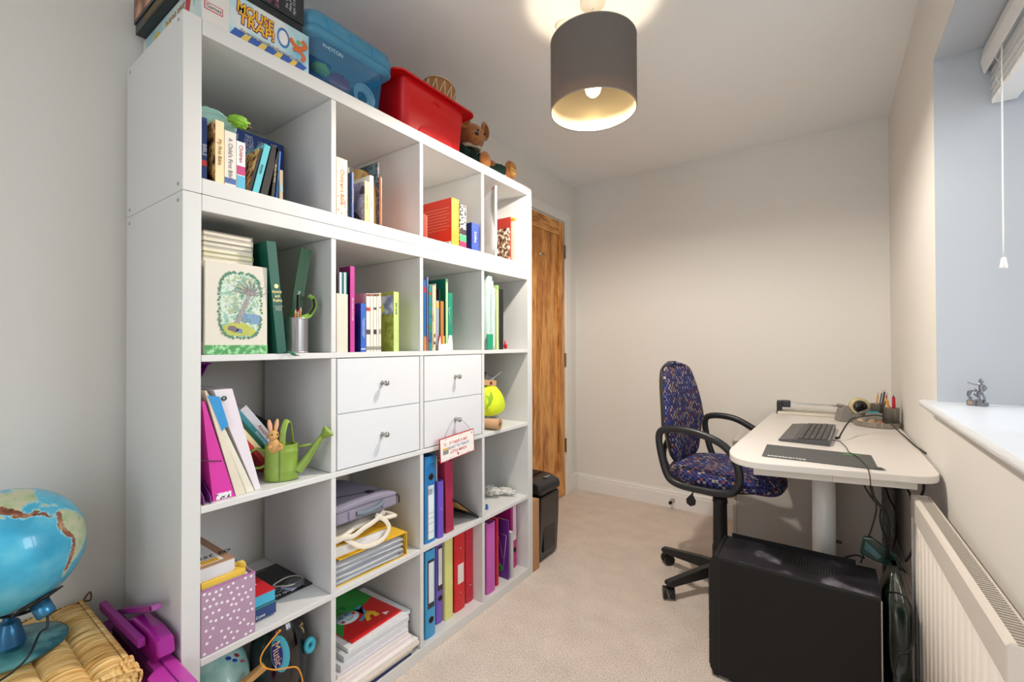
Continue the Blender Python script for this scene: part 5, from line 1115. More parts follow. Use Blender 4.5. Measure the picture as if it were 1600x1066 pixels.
MB().lathe([(.0, -.026), (.012, -.026), (.014, -.018), (.044, -.012), (.046, 0), (0, 0)], 32, M=Matrix.Translation((0, 0, H-1.942))).build('ceiling_rose', mat('#f0ece4', .45), pl)
L = bpy.data.lights.new('bulb_light', 'SPOT'); L.spot_size = R(179); L.spot_blend = .08; L.energy = 36; L.color = (1.0, .905, .80); L.shadow_soft_size = .03
L2 = bpy.data.lights.new('bulb_upward_light', 'POINT'); L2.energy = 6; L2.color = (1.0, .84, .62); L2.shadow_soft_size = .05
lo = bpy.data.objects.new('bulb_light', L); C.objects.link(lo); lo.location = (lc.x, lc.y, 1.942+.03); lu = bpy.data.objects.new('bulb_upward_light', L2); C.objects.link(lu); lu.location = (lc.x, lc.y, 1.942+.03)
pt = at(884, 42, 'z', H-.006)
tag(MB().lathe([(0, -.009), (.036, -.009), (.040, -.006), (.041, 0)], 40, M=Matrix.Translation((pt.x, pt.y, H))).build('blanking_plate', mat('#ece7de', .5)), 'round white blanking plate on the ceiling behind the lamp shade', 'ceiling plate')
# ================================================================== DESK
DZT = .730
def arc(a, c, b, n=8):   # rounded corner from a to b around corner point c
    return [tuple((1-t_)**2*Vector(a)+2*t_*(1-t_)*Vector(c)+t_*t_*Vector(b)) for t_ in [i/n for i in range(n+1)]]
DP = arc((1.273, 1.47), (1.266, 1.225), (1.42, 1.264), 12)+arc((1.765, 1.346), (1.832, 1.362), (1.832, 1.44))+[(1.832, 2.756), (1.319, 2.756)]
dsk = thing('desk', 'white height-adjustable desk with rounded corners pushed into the corner', 'desk', (1.55, 1.62, 0))
Md = mat('#e9e4de', .38)
def dp_(n, mb, m, **k): return mb.build(n, m, dsk, world=True, **k)
dp_('desktop', MB().prism(DP, DZT-.022, DZT, 'z', bev=.003), Md)
rail = [(1.345, 1.300), (1.52, 1.343)]
dp_('front_rail', MB().prism([(1.362, 1.300), (1.575, 1.350), (1.575, 1.385), (1.362, 1.335)], DZT-.052, DZT-.0225, 'z'), mat('#dcd8d2', .4), bev=.001)
dp_('front_rail', MB().prism([(1.5755, 1.350), (1.780, 1.398), (1.780, 1.433), (1.5755, 1.385)], DZT-.052, DZT-.0225, 'z'), mat('#dcd8d2', .4), bev=.001)
dp_('side_rail', MB().box(1.37, 1.40, 1.40, 2.70, DZT-.052, DZT-.0225), mat('#d9d6d0', .4)); dp_('side_rail', MB().box(1.70, 1.73, 1.45, 2.70, DZT-.052, DZT-.0225), mat('#d9d6d0', .4))
for n_, y_ in enumerate((1.66, 2.19)):
    dp_('leg', MB().lathe([(0, .02), (.037, .02), (.037, .45), (.0365, .452), (.0365, DZT-.06), (0, DZT-.06)], 32, M=Matrix.Translation((1.55, y_, 0))), mat('#eae8e4', .35))
    dp_('foot', MB().box(1.41, 1.74, y_-.035, y_+.035, .0005, .022, b=.006), mat('#e2dfda', .4))
    dp_('leg_bracket', MB().box(1.375, 1.725, y_-.04, y_+.04, DZT-.06, DZT-.0535), mat('#d9d6d0', .4))
kb_ = at(1302, 845, 'y', 1.655); dp_('clamp_screw', MB().cyl((1.586, 1.655, kb_.z), (1.602, 1.650, kb_.z), .006, n=12), mat('#4a4a4a', .4, .8))
pd = thing('drawer_pedestal', 'pale grey drawer pedestal under the far end of the desk', 'pedestal', (1.165, 2.262, 0))
pd_w, pd_d, pd_h = .595, .42, .60
MB().box(0, pd_w, 0, pd_d, .0005, pd_h).build('carcass', mat('#cfc9c2', .5), pd, bev=.001)
for a, b_ in ((.02, .285), (.29, .44), (.445, .598)):
    d_ = MB().box(-.018, -.001, .001, pd_d-.001, a, b_).build('drawer', mat('#d9d3cb', .5), pd, bev=.001)
    MB().box(-.028, -.0185, .14, .28, (a+b_)/2-.004, (a+b_)/2+.004).build('handle', mat('#b4b0aa', .3, 1), d_)

# ---- on the desk
Z = DZT+.0006
c4 = [at(x, y, 'z', .742) for x, y in ((1214.3, 687.6), (1226, 662), (1298, 662.5), (1299.6, 688))]
kb = thing('keyboard', 'dark grey keyboard with a palm rest lying on the desk', 'keyboard', (c4[0].x+.0, 1.67, Z), (0, 0, R(-3)))
KL, KW = .435, .165
MB().prism([(0, .002), (.012, 0), (KW, 0), (KW, .022), (.058, .014), (0, .006)], 0, KL, 'y').build('body', mat('#4b4b4d', .45), kb, bev=.0015)
MB().prism([(0.001, .0062), (.052, .0134), (.052, .0142), (.001, .0070)], .001, KL-.001, 'y').build('palm_rest', mat('#6b6967', .6, var=.1, scale=40), kb)
slope = math.atan((.022-.014)/(KW-.058)); mb_ = None
km = mat('#3b3b3d', .4); ks = mat('#56585a', .4)
base_key = MB().box(0, .0155, 0, .0155, 0, .004, b=.001).build('key', km, kb)
base_key.location = (.064, .006, .0146); base_key.rotation_euler = (0, -slope, 0)
nk = 0
for r_ in range(5):
    y_ = .006
    while y_ < KL-.02:
        if r_ == 0 and .09 < y_ < .2:
            if .09 < y_ < .1+.018: pass
        if not (r_ == 0 and y_ == .006) and nk < 96:
            k = base_key.copy(); C.objects.link(k); k.location = (.064+r_*.0190, y_, .0146+r_*.0190*math.tan(slope)); nk += 1
            if (r_*7+int(y_*100)) % 11 == 0: k.scale = (1, 1.9, 1); y_ += .0172
        y_ += .0192
MB().box(.1605, KW-.0005, .01, KL-.01, .0218, .0225).build('top_strip', mat('#7b797a', .4), kb)
MB().box(.150, .158, .006, .020, .0, .0005).build('foot', km, kb)
mm = thing('mouse_mat', 'dark grey cloth mouse mat with white lettering near the desk edge', 'mouse mat', (1.3795, 1.352, Z), (0, 0, R(1.5)))
mp_ = rrect(.154, .106, .006); MB().prism([(x+.156, y+.108) for x, y in mp_], 0, .002, 'z').build('mat', mat('#5b5c5b', .9, var=.12, scale=30), mm)
MB().prism([(.300, .004), (.326, .006), (.318, .028), (.300, .03)], .0021, .0035, 'z').build('loose_corner', mat('#505250', .9), mm)
text('steelseries', .026, mat('#e9eae8', .6), mm, (.072, .022, .0022), (0, 0, 0), 'lettering', bold=.0004)
MB().prism([(.23, .17), (.285, .18), (.26, .20), (.235, .196)], .0020, .0024, 'z').build('green_mark', mat('#5f8c62', .8), mm)
# paper trimmer
tr = thing('paper_trimmer', 'rotary paper trimmer with aluminium rail against the back wall', 'paper trimmer', (1.337, 2.475, Z), (0, 0, R(3)))
MB().box(0, .46, 0, .17, 0, .010).build('base', mat('#ddd6c6', .5), tr, bev=.002); MB().box(.003, .457, .001, .012, .0101, .0125).build('edge_strip', mat('#e9e2d2', .4), tr)
MB().box(-.004, .0, 0, .17, 0, .014).build('end_cap', mat('#1d1d1f', .5), tr)
MB().box(-.004, .022, .05, .13, .014, .062, b=.004).build('rail_bracket', mat('#232427', .5), tr); MB().box(.44, .462, .05, .13, .0105, .062, b=.004).build('rail_bracket', mat('#232427', .5), tr)
MB().box(.0225, .4395, .075, .095, .048, .056).build('rail', mat('#c9c8c6', .22, 1), tr); MB().box(.0225, .4395, .07, .10, .014, .017).build('clamp_strip', glass_mat('clamp_plastic', '#dddbd2', .4, .1), tr)
MB().box(.018, .062, .062, .108, .030, .067, b=.006).build('cutter_head', mat('#26292e', .35), tr)
# tape dispenser
td = thing('tape_dispenser', 'grey desk tape dispenser holding a roll with a black hub', 'tape dispenser', (1.598, 2.380, Z), (0, 0, R(18)))
MB().prism([(0, 0), (.175, 0), (.175, .030), (.105, .034), (.070, .038), (.052, .040), (.040, .078), (.024, .080), (.012, .055)], -.032, .032, 'y').build('body', mat('#8d8985', .5, var=.04), td, bev=.003)
MB().prism([(.075, .034), (.178, .066), (.182, .080), (.14, .074), (.075, .046)], -.032, -.022, 'y').prism([(.075, .034), (.178, .066), (.182, .080), (.14, .074), (.075, .046)], .022, .032, 'y').build('cheek', mat('#8d8985', .5), td, bev=.002)
Mr = Matrix.Translation((.096, 0, .074)) @ Matrix.Rotation(R(90), 4, 'X')
MB().lathe([(.026, -.010), (.042, -.010), (.042, .010), (.026, .010), (.026, -.010)], 36, M=Mr).build('tape_roll', mat('#dccf9a', .3), td)
MB().lathe([(0, -.016), (.027, -.016), (.029, -.012), (.029, .012), (.027, .016), (0, .016)], 36, M=Mr).build('hub', mat('#131316', .25, coat=.5), td)
MB().box(.006, .020, -.016, .016, .076, .084).build('cutter_blade', mat('#c9c6c0', .2, 1), td)
# desk tidy
og = thing('desk_tidy', 'round wire mesh desk tidy with compartments and pen pots', 'desk tidy', (1.748, 2.305, Z), (0, 0, R(0)))
Mm = ramp_mat('wire_mesh', [(0, '#5a554e'), (.35, '#a8a296')], 'voronoi', 330, .4, dist=0, metal=.5)
MB().lathe([(0, .001), (.084, .001), (.086, .004), (.086, .022), (.088, .024), (.084, .024), (.083, .004), (0, .004)], 40, sy=.95).build('dish', Mm, og)
def pot(x, y, r, h_, n_='pen_pot'): return MB().lathe([(0, .005), (r, .005), (r, h_), (r+.0015, h_+.001), (r-.0015, h_+.001), (r-.001, .008), (0, .008)], 28, M=Matrix.Translation((x, y, 0))).build(n_, Mm, og)
pot(.052, -.012, .028, .088); pot(.006, .045, .026, .098)
MB().box(-.040, .02, -.006, -.004, .005, .060).box(-.075, -.04, -.002, .0, .005, .040).box(-.040, -.038, -.004, .06, .005, .055).build('divider_wall', Mm, og)
def pen(px, py, top, c, lab, base_, r=.0035, tip=None, nm='pencil'):
    """base_: (x, y, z) inside its pot, top: photo position of its upper end on the plane y=base y"""
    b0 = Vector(base_); t0 = at(px, py, 'y', b0.y+.003); d_ = (t0-b0); L_ = d_.length; q_ = Vector((0, 0, 1)).rotation_difference(d_.normalized()).to_euler()
    r_ = thing(nm, lab, nm.replace('_', ' '), tuple(b0), tuple(q_))
    MB().cyl((0, 0, 0), (0, 0, L_-.014), r, n=8, smooth=False).build('barrel', mat(c, .45), r_)
    MB().cyl((0, 0, L_-.014), (0, 0, L_-.004), r, .0012, n=8).build('sharpened_end', mat(tip or '#d8b888', .6), r_); MB().cyl((0, 0, L_-.004), (0, 0, L_), .0012, .0003, n=8).build('lead', mat('#2a2624', .5), r_)
    return r_
bx0, by0 = 1.748, 2.305
pen(1372, 613, 0, '#d9a24a', 'yellow-ochre pencil leaning left in the back pot of the desk tidy', (bx0-.004, by0+.048, Z+.012))
pen(1378.5, 610, 0, '#6a6f78', 'grey pencil upright in the back pot of the desk tidy', (bx0+.004, by0+.056, Z+.012), .0032)
pen(1383, 608, 0, '#33343a', 'dark pencil leaning right, tallest in the back pot', (bx0+.012, by0+.042, Z+.012), .0038)
pen(1386.5, 614, 0, '#c9632c', 'rust coloured pencil at the right of the back pot', (bx0+.018, by0+.052, Z+.012))
pen(1382, 619, 0, '#e39a32', 'orange pencil leaning left out of the front pot', (bx0+.060, by0-.020, Z+.012))
pen(1386, 622, 0, '#c98c3c', 'tan pencil leaning beside the orange one in the front pot', (bx0+.052, by0-.022, Z+.012), .0034)
rp = pen(1396, 617, 0, '#b81c30', 'chunky red felt pen standing in the front pot', (bx0+.062, by0-.004, Z+.012), .0062, '#8c1424', 'felt_pen')
gp_ = pen(1389, 632, 0, '#4f9a6c', 'green pen low in the front pot', (bx0+.046, by0-.004, Z+.012), .004, '#3a7a54', 'felt_pen')
for i, (lab, dx, dy, r_, c) in enumerate([('pale pink stone at the front left of the desk tidy', -.062, -.030, (.016, .014, .013), '#d9b6a0'), ('white stone beside the pink one in the desk tidy', -.048, -.045, (.013, .012, .009), '#e0d6c8'), ('tan stone in the middle of the desk tidy', -.020, -.038, (.016, .013, .015), '#b99874'), ('reddish brown stone near the front pot', .008, -.055, (.014, .012, .014), '#a8745c'), ('grey green stone at the front of the desk tidy', -.016, -.068, (.014, .010, .008), '#9aa08c'), ('amber stone behind the dividing wall of the desk tidy', -.058, .022, (.018, .015, .016), '#c99a68')]):
    s_ = thing('pebble', lab, 'stone', (bx0+dx, by0+dy, Z+.0052+r_[2]*.9)); MB().sphere((0, 0, 0), r_, amp=.35, fr=2, seed=i).build('stone', mat(c, .6, var=.15, scale=90), s_)
gs = thing('glue_bottle', 'small bottle with a white cap and dark blue body behind the tape dispenser', 'bottle', (at(1362, 640, 'y', 2.468).x, 2.468, Z))
MB().lathe([(0, 0), (.011, 0), (.011, .05), (.007, .056), (.007, .062), (0, .062)], 20).build('body', mat('#27306c', .3), gs); MB().lathe([(0, .0622), (.0085, .0622), (.0075, .080), (0, .082)], 20).build('cap', mat('#efe9da', .4), gs)
es = thing('eraser', 'turquoise eraser lying in the desk tidy', 'eraser', (bx0-.012, by0-.002, Z+.058), (0, 0, R(20))); MB().box(-.02, .02, -.007, .004, 0, .008, b=.001).build('block', mat('#4fa0b4', .6), es)
# cables
Kb = mat('#141414', .45)
def cable(label, pts, r, c=None, nm='cable', plug=None):
    P_ = [at(*q) if len(q) == 4 else Vector(q) for q in pts]
    o = thing(nm, label, 'cable', tuple(P_[0])); MB().tube(P_, r, 8).build('flex', c or Kb, o, world=True)
    if plug:
        d_ = (P_[0]-P_[1]); d_.z = 0; d_.normalize(); MB().cyl(P_[0]-d_*.0, P_[0]+d_*plug, .0055, n=10).build('plug', Kb, o, world=True)
    return o
cable('thick black cable arching over the desk from its loose plug', [(1311, 684, 'z', DZT+.0105), (1317, 673, 'y', 1.85), (1324, 662, 'y', 1.92), (1333, 654, 'y', 1.98), (1352, 650.5, 'y', 2.04), (1371, 649, 'y', 2.06), (1383, 653, 'y', 2.04), (1392, 662, 'y', 2.0), (1403, 673, 'y', 1.93), (1416, 684, 'y', 1.86), (1430, 697, 'z', DZT+.004), (1448, 709, 'z', DZT+.004)], .0027, plug=.022)
cable('thin black lead running from the keyboard across the mat and over the desk edge', [(1301, 688, 'z', DZT+.006), (1312, 690, 'z', DZT+.003), (1322, 699, 'z', DZT+.004), (1326, 706, 'z', DZT+.004), (1338, 713, 'z', DZT+.005), (1350, 724, 'z', DZT+.005), (1355, 731, 'y', 1.315), (1359, 743, 'y', 1.27), (1361, 762, 'y', 1.28), (1366, 780, 'y', 1.30)], .0014)
cable('black lead hanging in the thickest strand beneath the desk edge', [(1360, 758, 'y', 1.42), (1366, 778, 'y', 1.42), (1378, 795, 'y', 1.42), (1387, 815, 'y', 1.42), (1388, 850, 'y', 1.43), (1386, 875, 'y', 1.44)], .0042)
cable('thin black lead curving from under the front rail into the main strand', [(1349, 748, 'y', 1.44), (1352, 762, 'y', 1.44), (1364, 780, 'y', 1.44), (1372, 788, 'y', 1.45), (1380, 800, 'y', 1.46)], .0028)
cable('dark lead falling from the strand down to the green bag', [(1369, 786, 'y', 1.46), (1369, 800, 'y', 1.46), (1362, 825, 'y', 1.46), (1356, 842, 'y', 1.46), (1350, 862, 'y', 1.46), (1345, 880, 'y', 1.46)], .0022)
cable('black lead looping down between strand and wall socket', [(1377, 790, 'y', 1.47), (1375, 808, 'y', 1.47), (1378, 825, 'y', 1.47), (1384, 840, 'y', 1.47), (1385, 862, 'y', 1.47)], .0026)
cable('brown lead dropping from the wall socket in the corner', [(1384, 762, 'y', 2.70), (1390, 780, 'y', 2.68), (1400, 800, 'y', 2.62), (1401, 830, 'y', 2.5), (1396, 858, 'y', 2.3)], .0035, mat('#7a4420', .5))
cable('black lead hanging down the right wall behind the radiator', [(1412, 757, 'y', 1.62), (1424, 778, 'y', 1.58), (1426, 820, 'y', 1.56), (1426, 858, 'y', 1.56), (1415, 878, 'y', 1.55)], .0036)
cable('short black lead dropping from the right corner of the desk', [(1443, 752, 'y', 1.5), (1443, 766, 'y', 1.5), (1438, 778, 'y', 1.49), (1432, 790, 'y', 1.48)], .0036)
cable('black lead curled on the floor behind the computer tower', [(1318, 873, 'y', 1.60), (1328, 869, 'y', 1.60), (1340, 868, 'y', 1.58), (1350, 872, 'y', 1.56)], .0035)
sk = thing('wall_socket', 'double power socket low on the back wall in the corner', 'socket', (1.765, YF, .37)); MB().box(-.065, .072, -.010, -.0005, -.043, .043, b=.003).build('face_plate', mat('#d9d2c4', .4), sk); MB().box(.0, .05, -.04, -.0105, -.03, .02, b=.004).build('plug_top', mat('#e8e2d6', .4), sk)
ds = thing('door_stop', 'small chrome door stop with a black rubber end, low on the back skirting', 'door stop', (.70, YF-.0165, .052)); MB().lathe([(0, 0), (.015, 0), (.015, .004), (.007, .008), (.006, .045), (.011, .05)], 20, M=Matrix.Rotation(R(90), 4, 'X')).build('stem', mat('#c9c6c0', .2, 1), ds); MB().lathe([(.011, .0502), (.011, .062), (0, .063)], 20, M=Matrix.Rotation(R(90), 4, 'X')).build('rubber_end', mat('#18181a', .7), ds)

# ================================================================== OFFICE CHAIR
ch = thing('office_chair', 'swivel office chair in navy multicoloured check with black loop arms', 'chair', (1.160, 1.845, 0), (0, 0, R(-9)))
def checks(name):
    m = bpy.data.materials.new(name); m.use_nodes = True; nt = m.node_tree; b = nt.nodes['Principled BSDF']; b.inputs['Roughness'].default_value = .9
    tc = nt.nodes.new('ShaderNodeTexCoord'); mp = nt.nodes.new('ShaderNodeMapping'); mp.inputs['Rotation'].default_value = (.05, .05, .05); nt.links.new(tc.outputs['Object'], mp.inputs[0])
    sc = nt.nodes.new('ShaderNodeVectorMath'); sc.operation = 'SCALE'; sc.inputs['Scale'].default_value = 82; nt.links.new(mp.outputs[0], sc.inputs[0])
    fl = nt.nodes.new('ShaderNodeVectorMath'); fl.operation = 'FLOOR'; nt.links.new(sc.outputs[0], fl.inputs[0])
    sp = nt.nodes.new('ShaderNodeSeparateXYZ'); nt.links.new(fl.outputs[0], sp.inputs[0])
    a1 = nt.nodes.new('ShaderNodeMath'); a1.operation = 'ADD'; nt.links.new(sp.outputs[0], a1.inputs[0]); nt.links.new(sp.outputs[1], a1.inputs[1])
    a2 = nt.nodes.new('ShaderNodeMath'); a2.operation = 'ADD'; nt.links.new(a1.outputs[0], a2.inputs[0]); nt.links.new(sp.outputs[2], a2.inputs[1])
    md = nt.nodes.new('ShaderNodeMath'); md.operation = 'PINGPONG'; md.inputs[1].default_value = 1; nt.links.new(a2.outputs[0], md.inputs[0])
    wn = nt.nodes.new('ShaderNodeTexWhiteNoise'); nt.links.new(fl.outputs[0], wn.inputs['Vector'])
    cr = nt.nodes.new('ShaderNodeValToRGB'); cr.color_ramp.interpolation = 'CONSTANT'; e = cr.color_ramp.elements
    st_ = [(0, '#33376f'), (.34, '#a89c98'), (.50, '#7c4352'), (.60, '#4a5094'), (.80, '#a07a68'), (.90, '#8289a8')]
    while len(e) < len(st_): e.new(.5)
    for el, (p, h) in zip(e, st_): el.position = p; el.color = lin(h)
    nt.links.new(wn.outputs['Value'], cr.inputs[0])
    mx = nt.nodes.new('ShaderNodeMix'); mx.data_type = 'RGBA'; mx.inputs['A'].default_value = lin('#1c1d48'); nt.links.new(md.outputs[0], mx.inputs['Factor']); nt.links.new(cr.outputs[0], mx.inputs['B']); nt.links.new(mx.outputs['Result'], b.inputs['Base Color'])
    return m
Ck = checks('chair_check'); Bk = mat('#191a1c', .45); Bs = mat('#222326', .35, bump=.05, scale=300)
# seat cushion
def seat_fn(u, v):
    a = 2*math.pi*u; e_ = 2.6; cx, sy = math.cos(a), math.sin(a)
    x = math.copysign(abs(cx)**(2/e_), cx); y = math.copysign(abs(sy)**(2/e_), sy)
    prof = [(1.0, -.052), (1.03, -.035), (1.03, -.018), (.985, -.004), (.90, .004), (.70, .007), (.35, .004), (.0, .003)]
    k = v*(len(prof)-1); i = min(int(k), len(prof)-2); f_ = k-i; r_ = prof[i][0]*(1-f_)+prof[i+1][0]*f_; zz_ = prof[i][1]*(1-f_)+prof[i+1][1]*f_
    X_ = x*r_*.222+.030; Y_ = y*r_*.218*(1-.06*(x > 0)*x)
    dz = -.026*max(0, (X_-.14)/.11)**2
    return (X_, Y_, .566+zz_+dz)
MB().grid(seat_fn, 56, 21).build('seat', Ck, ch, weld=True)
MB().lathe([(0, .498), (.205, .498), (.222, .512), (.226, .522)], 48, M=Matrix.Translation((.030, 0, 0)) @ Matrix.Diagonal((1.0, .97, 1, 1))).build('seat_shell', Bk, ch)
# backrest: cushion and shell share one outline
def back_half(z_):  # half width by height 0..1
    t_ = z_; return .110+.105*math.sin(math.pi*min(1, (t_*.92+.06)/.76)*.5)**1.0 if t_ < .35 else (.215-.085*((t_-.35)/.65)**1.7)
def bk(side):
    def fn(u, v):
        # u across, v up
        h0, h1 = .555, 1.025; zt = v; hw_ = back_half(v); edge = abs(2*u-1)
        cap = math.sqrt(max(0, 1-max(0, (v-.90)/.10)**2)) if v > .90 else (math.sqrt(max(0, 1-((.10-v)/.10)**2))*.75+.25 if v < .10 else 1)
        y = (2*u-1)*hw_*cap
        lean = -.185-.050*v**1.0 + .018*math.sin(math.pi*v)
        wrap = .030*(abs(2*u-1)**2)
        pad = .030*(1-edge**4)*(1-abs(2*v-1)**8) if side == 'pad' else -.035*(1-edge**3)*(1-abs(2*v-1)**4)
        return (lean+wrap+pad-(.0 if side == 'pad' else .006), y, h0+(h1-h0)*v)
    return fn
MB().grid(bk('pad'), 28, 36).build('backrest', Ck, ch, subd=0, thick=.012)
MB().grid(bk('shell'), 28, 36).build('back_shell', mat('#242424', .45), ch, thick=.010)
MB().tube([(-.215, 0, .70), (-.262, 0, .60), (-.262, 0, .53), (-.22, 0, .485), (-.15, 0, .475), (-.05, 0, .478)], (.009, .026), 10, flat=(1, 0, 0)).build('back_bar', Bk, ch)
MB().prism([(-.235, .500), (-.10, .505), (.11, .500), (.11, .475), (-.12, .470), (-.155, .445), (-.20, .462)], -.055, .055, 'y').build('mechanism', Bk, ch, bev=.004)
for s_ in (-1, 1):
    y_ = s_*.262
    dz_ = .014 if s_ > 0 else 0
    lp_ = [(-.165, y_, .700), (-.130, y_, .742), (-.02, y_, .746-dz_*.5), (.095-dz_, y_, .714-dz_*1.6), (.150, y_, .655), (.165, y_, .575), (.130, y_, .522), (.02, y_, .510), (-.09, y_, .516), (-.135, y_, .560)]
    MB().tube(lp_, (.0125, .0155), 14, close=True, flat=(0, 1, 0)).build('armrest', Bs, ch)
    MB().box(-.06, .08, y_-.004 if s_ > 0 else y_-.0, y_ if s_ > 0 else y_+.004, .5, .52).build('arm_plate', Bk, ch)
    MB().box(-.05, .07, min(y_, s_*.05), max(y_, s_*.05), .494, .500).build('arm_bracket', Bk, ch)
MB().lathe([(0, .36), (.011, .36), (.011, .48), (0, .48)], 20).build('gas_strut', mat('#c9c9cc', .15, 1), ch)
MB().lathe([(.0, .42), (.020, .42), (.030, .412), (.032, .395), (.029, .385), (.031, .20), (.034, .19), (.034, .10), (0, .10)], 28).build('column_cover', mat('#17181a', .5), ch)
MB().tube([(-.075, -.06, .490), (-.082, -.085, .455), (-.085, -.10, .43)], .0035, 8).build('lever', Bk, ch)
MB().prism([(-.087, .435), (-.070, .405), (-.072, .385), (-.092, .375), (-.110, .385), (-.112, .405)], -.108, -.094, 'y').build('lever_paddle', Bk, ch, bev=.004)
MB().lathe([(0, .125), (.036, .122), (.046, .105), (.046, .065), (.0, .060)], 28).build('hub', Bk, ch)
for k in range(5):
    a = R(163+72*k+9); Rz = Matrix.Rotation(a, 4, 'Z')
    lg = MB(); lg.prism([(.030, .118), (.10, .112), (.295, .084), (.300, .070), (.285, .058), (.10, .066), (.030, .066)], -.017, .017, 'y', M=Rz); lg = lg.build('leg', Bk, ch, bev=.005)
    c_ = Rz @ Vector((.285, 0, 0)); sw_ = Matrix.Translation((c_.x, c_.y, 0)) @ Matrix.Rotation(a+R(60), 4, 'Z')
    cs = MB(); cs.cyl(sw_ @ Vector((0, 0, .058)), sw_ @ Vector((0, 0, .072)), .006, n=10)
    for q_ in (-1, 1): cs.cyl(sw_ @ Vector((-.014, q_*.008, .0265)), sw_ @ Vector((-.014, q_*.024, .0265)), .026, n=24)
    cs.build('caster', mat('#101112', .4), lg)
    hood = MB(); hood.prism([(-.014+.029*math.cos(R(t_)), .0265+.029*math.sin(R(t_))) for t_ in range(10, 171, 20)]+[(-.03, .04), (-.0, .04)], -.0065, .0065, 'y', M=sw_); hood.build('caster_hood', Bk, lg)

# ================================================================== COMPUTER TOWER
pc = thing('computer_tower', 'dusty black desktop computer tower standing on the carpet', 'computer', (1.262, 1.237, 0), (0, 0, R(-.6)))
PL, PW, PH = .420, .197, .405; Kp = mat('#0a0a0b', .38, var=.25, scale=14, spec=.35); Kt = mat('#0f0f11', .3, spec=.4)
MB().box(0, PL, .001, PW-.001, .012, PH-.003).build('chassis', mat('#1d1d1e', .5), pc)
MB().box(.004, PL-.002, -.0012, .0008, .012, PH-.012).build('side_panel', Kp, pc, bev=.0006); MB().box(.004, PL-.002, PW-.0008, PW+.0012, .012, PH-.012).build('side_panel', Kp, pc)
dust = ramp_mat('dusty_black', [(.38, '#0b0b0d'), (.56, '#24222c'), (.70, '#8d8996')], 'noise', 7, .45, const=False, detail=6)
MB().box(.0, PL, .0, PW, PH-.0028, PH).build('top_panel', dust, pc, bev=.0008); MB().box(.012, PL-.05, PW-.004, PW, PH+.0002, PH+.014).build('top_ridge', Kt, pc)
mb = MB()
for i in range(20): mb.box(.175+i*.0072, .1785+i*.0072, .060, .150, PH+.0001, PH+.0026)
mb.build('vent_slats', mat('#2c2b30', .4), pc)
mb = MB().prism([(-.026, .03), (-.014, .006), (0, .006), (0, PH), (-.012, PH), (-.026, PH-.03)], .0, PW, 'y'); mb.build('front_bezel', Kt, pc, bev=.002)
for a, b_ in ((.295, .372), (.205, .290), (.115, .200), (.035, .110)): MB().box(-.030, -.0262, .006, PW-.006, a, b_, b=.0012).build('bay_cover', mat('#131315', .22, coat=.3), pc)
mb = MB().box(.36, .412, -.010, -.0014, .012, .150, b=.004); sp_ = mb.build('side_vent', mat('#1b1b1c', .4), pc)
for i in range(4): MB().box(.368+i*.010, .373+i*.010, -.0125, -.0102, .018, .142).build('vent_rib', mat('#0e0e0f', .5), sp_)
MB().box(PL, PL+.003, .0, .004, .02, PH-.01).build('rear_flange', mat('#b9b6b0', .3, 1), pc); MB().box(PL, PL+.002, .006, PW-.004, .02, PH-.01).build('rear_plate', mat('#3c3c3e', .4, .7), pc)
for x_ in (.03, .37): MB().box(x_, x_+.03, .01, .03, 0, .012).box(x_, x_+.03, PW-.03, PW-.01, 0, .012).build('foot', mat('#0d0d0e', .7), pc)
# dark green bag behind the tower
gbg = thing('carrier_bag', 'crumpled dark green carrier bag slumped behind the computer tower', 'bag', (1.7235, 1.36, .0008))
Gg = mat('#0a1c14', .30, coat=.4, bump=.5, scale=22)
def bagf(u, v):
    a = 2*math.pi*u; rr = 1+.14*noise.noise(Vector((math.cos(a)*2, math.sin(a)*2, v*4)))+.05*math.sin(a*7+v*5)
    t_ = v; w_ = (1-.12*t_) if t_ < .8 else max(.02, (.904-(t_-.8)*3.6))
    cc_, ss_ = math.copysign(abs(math.cos(a))**.6, math.cos(a)), math.copysign(abs(math.sin(a))**.6, math.sin(a)); return (.034*rr*w_*cc_, .125*rr*w_*ss_+.03*t_, .45*t_)
MB().grid(bagf, 48, 28).build('film', Gg, gbg, weld=True)
q_ = [at(x, y, 'y', 1.475) for x, y in ((1348, 836), (1343, 862), (1372, 876), (1398, 882), (1418, 895), (1400, 868), (1382, 852), (1362, 838))]
MB().prism([(p_.x, p_.z) for p_ in q_], 1.455, 1.475, 'y').build('folded_top', mat('#15382e', .25, coat=.6, bump=.4, scale=30), gbg, world=True, bev=.004)
q_ = [at(x, y, 'y', 1.452) for x, y in ((1352, 846), (1350, 858), (1372, 874), (1378, 870), (1360, 852))]
MB().prism([(p_.x, p_.z) for p_ in q_], 1.450, 1.4545, 'y').build('crease', mat('#3f6a70', .25, coat=.6), gbg, world=True, bev=.001)
cable('black lead looped over the green bag down to the floor', [(1386, 925, 'y', 1.30), (1410, 930, 'y', 1.27), (1424, 950, 'y', 1.26), (1426, 1000, 'y', 1.25), (1418, 1020, 'y', 1.24), (1400, 1034, 'y', 1.23), (1.70, 1.214, .05), (1.70, 1.208, .004), (1.71, 1.19, .003)], .0026)

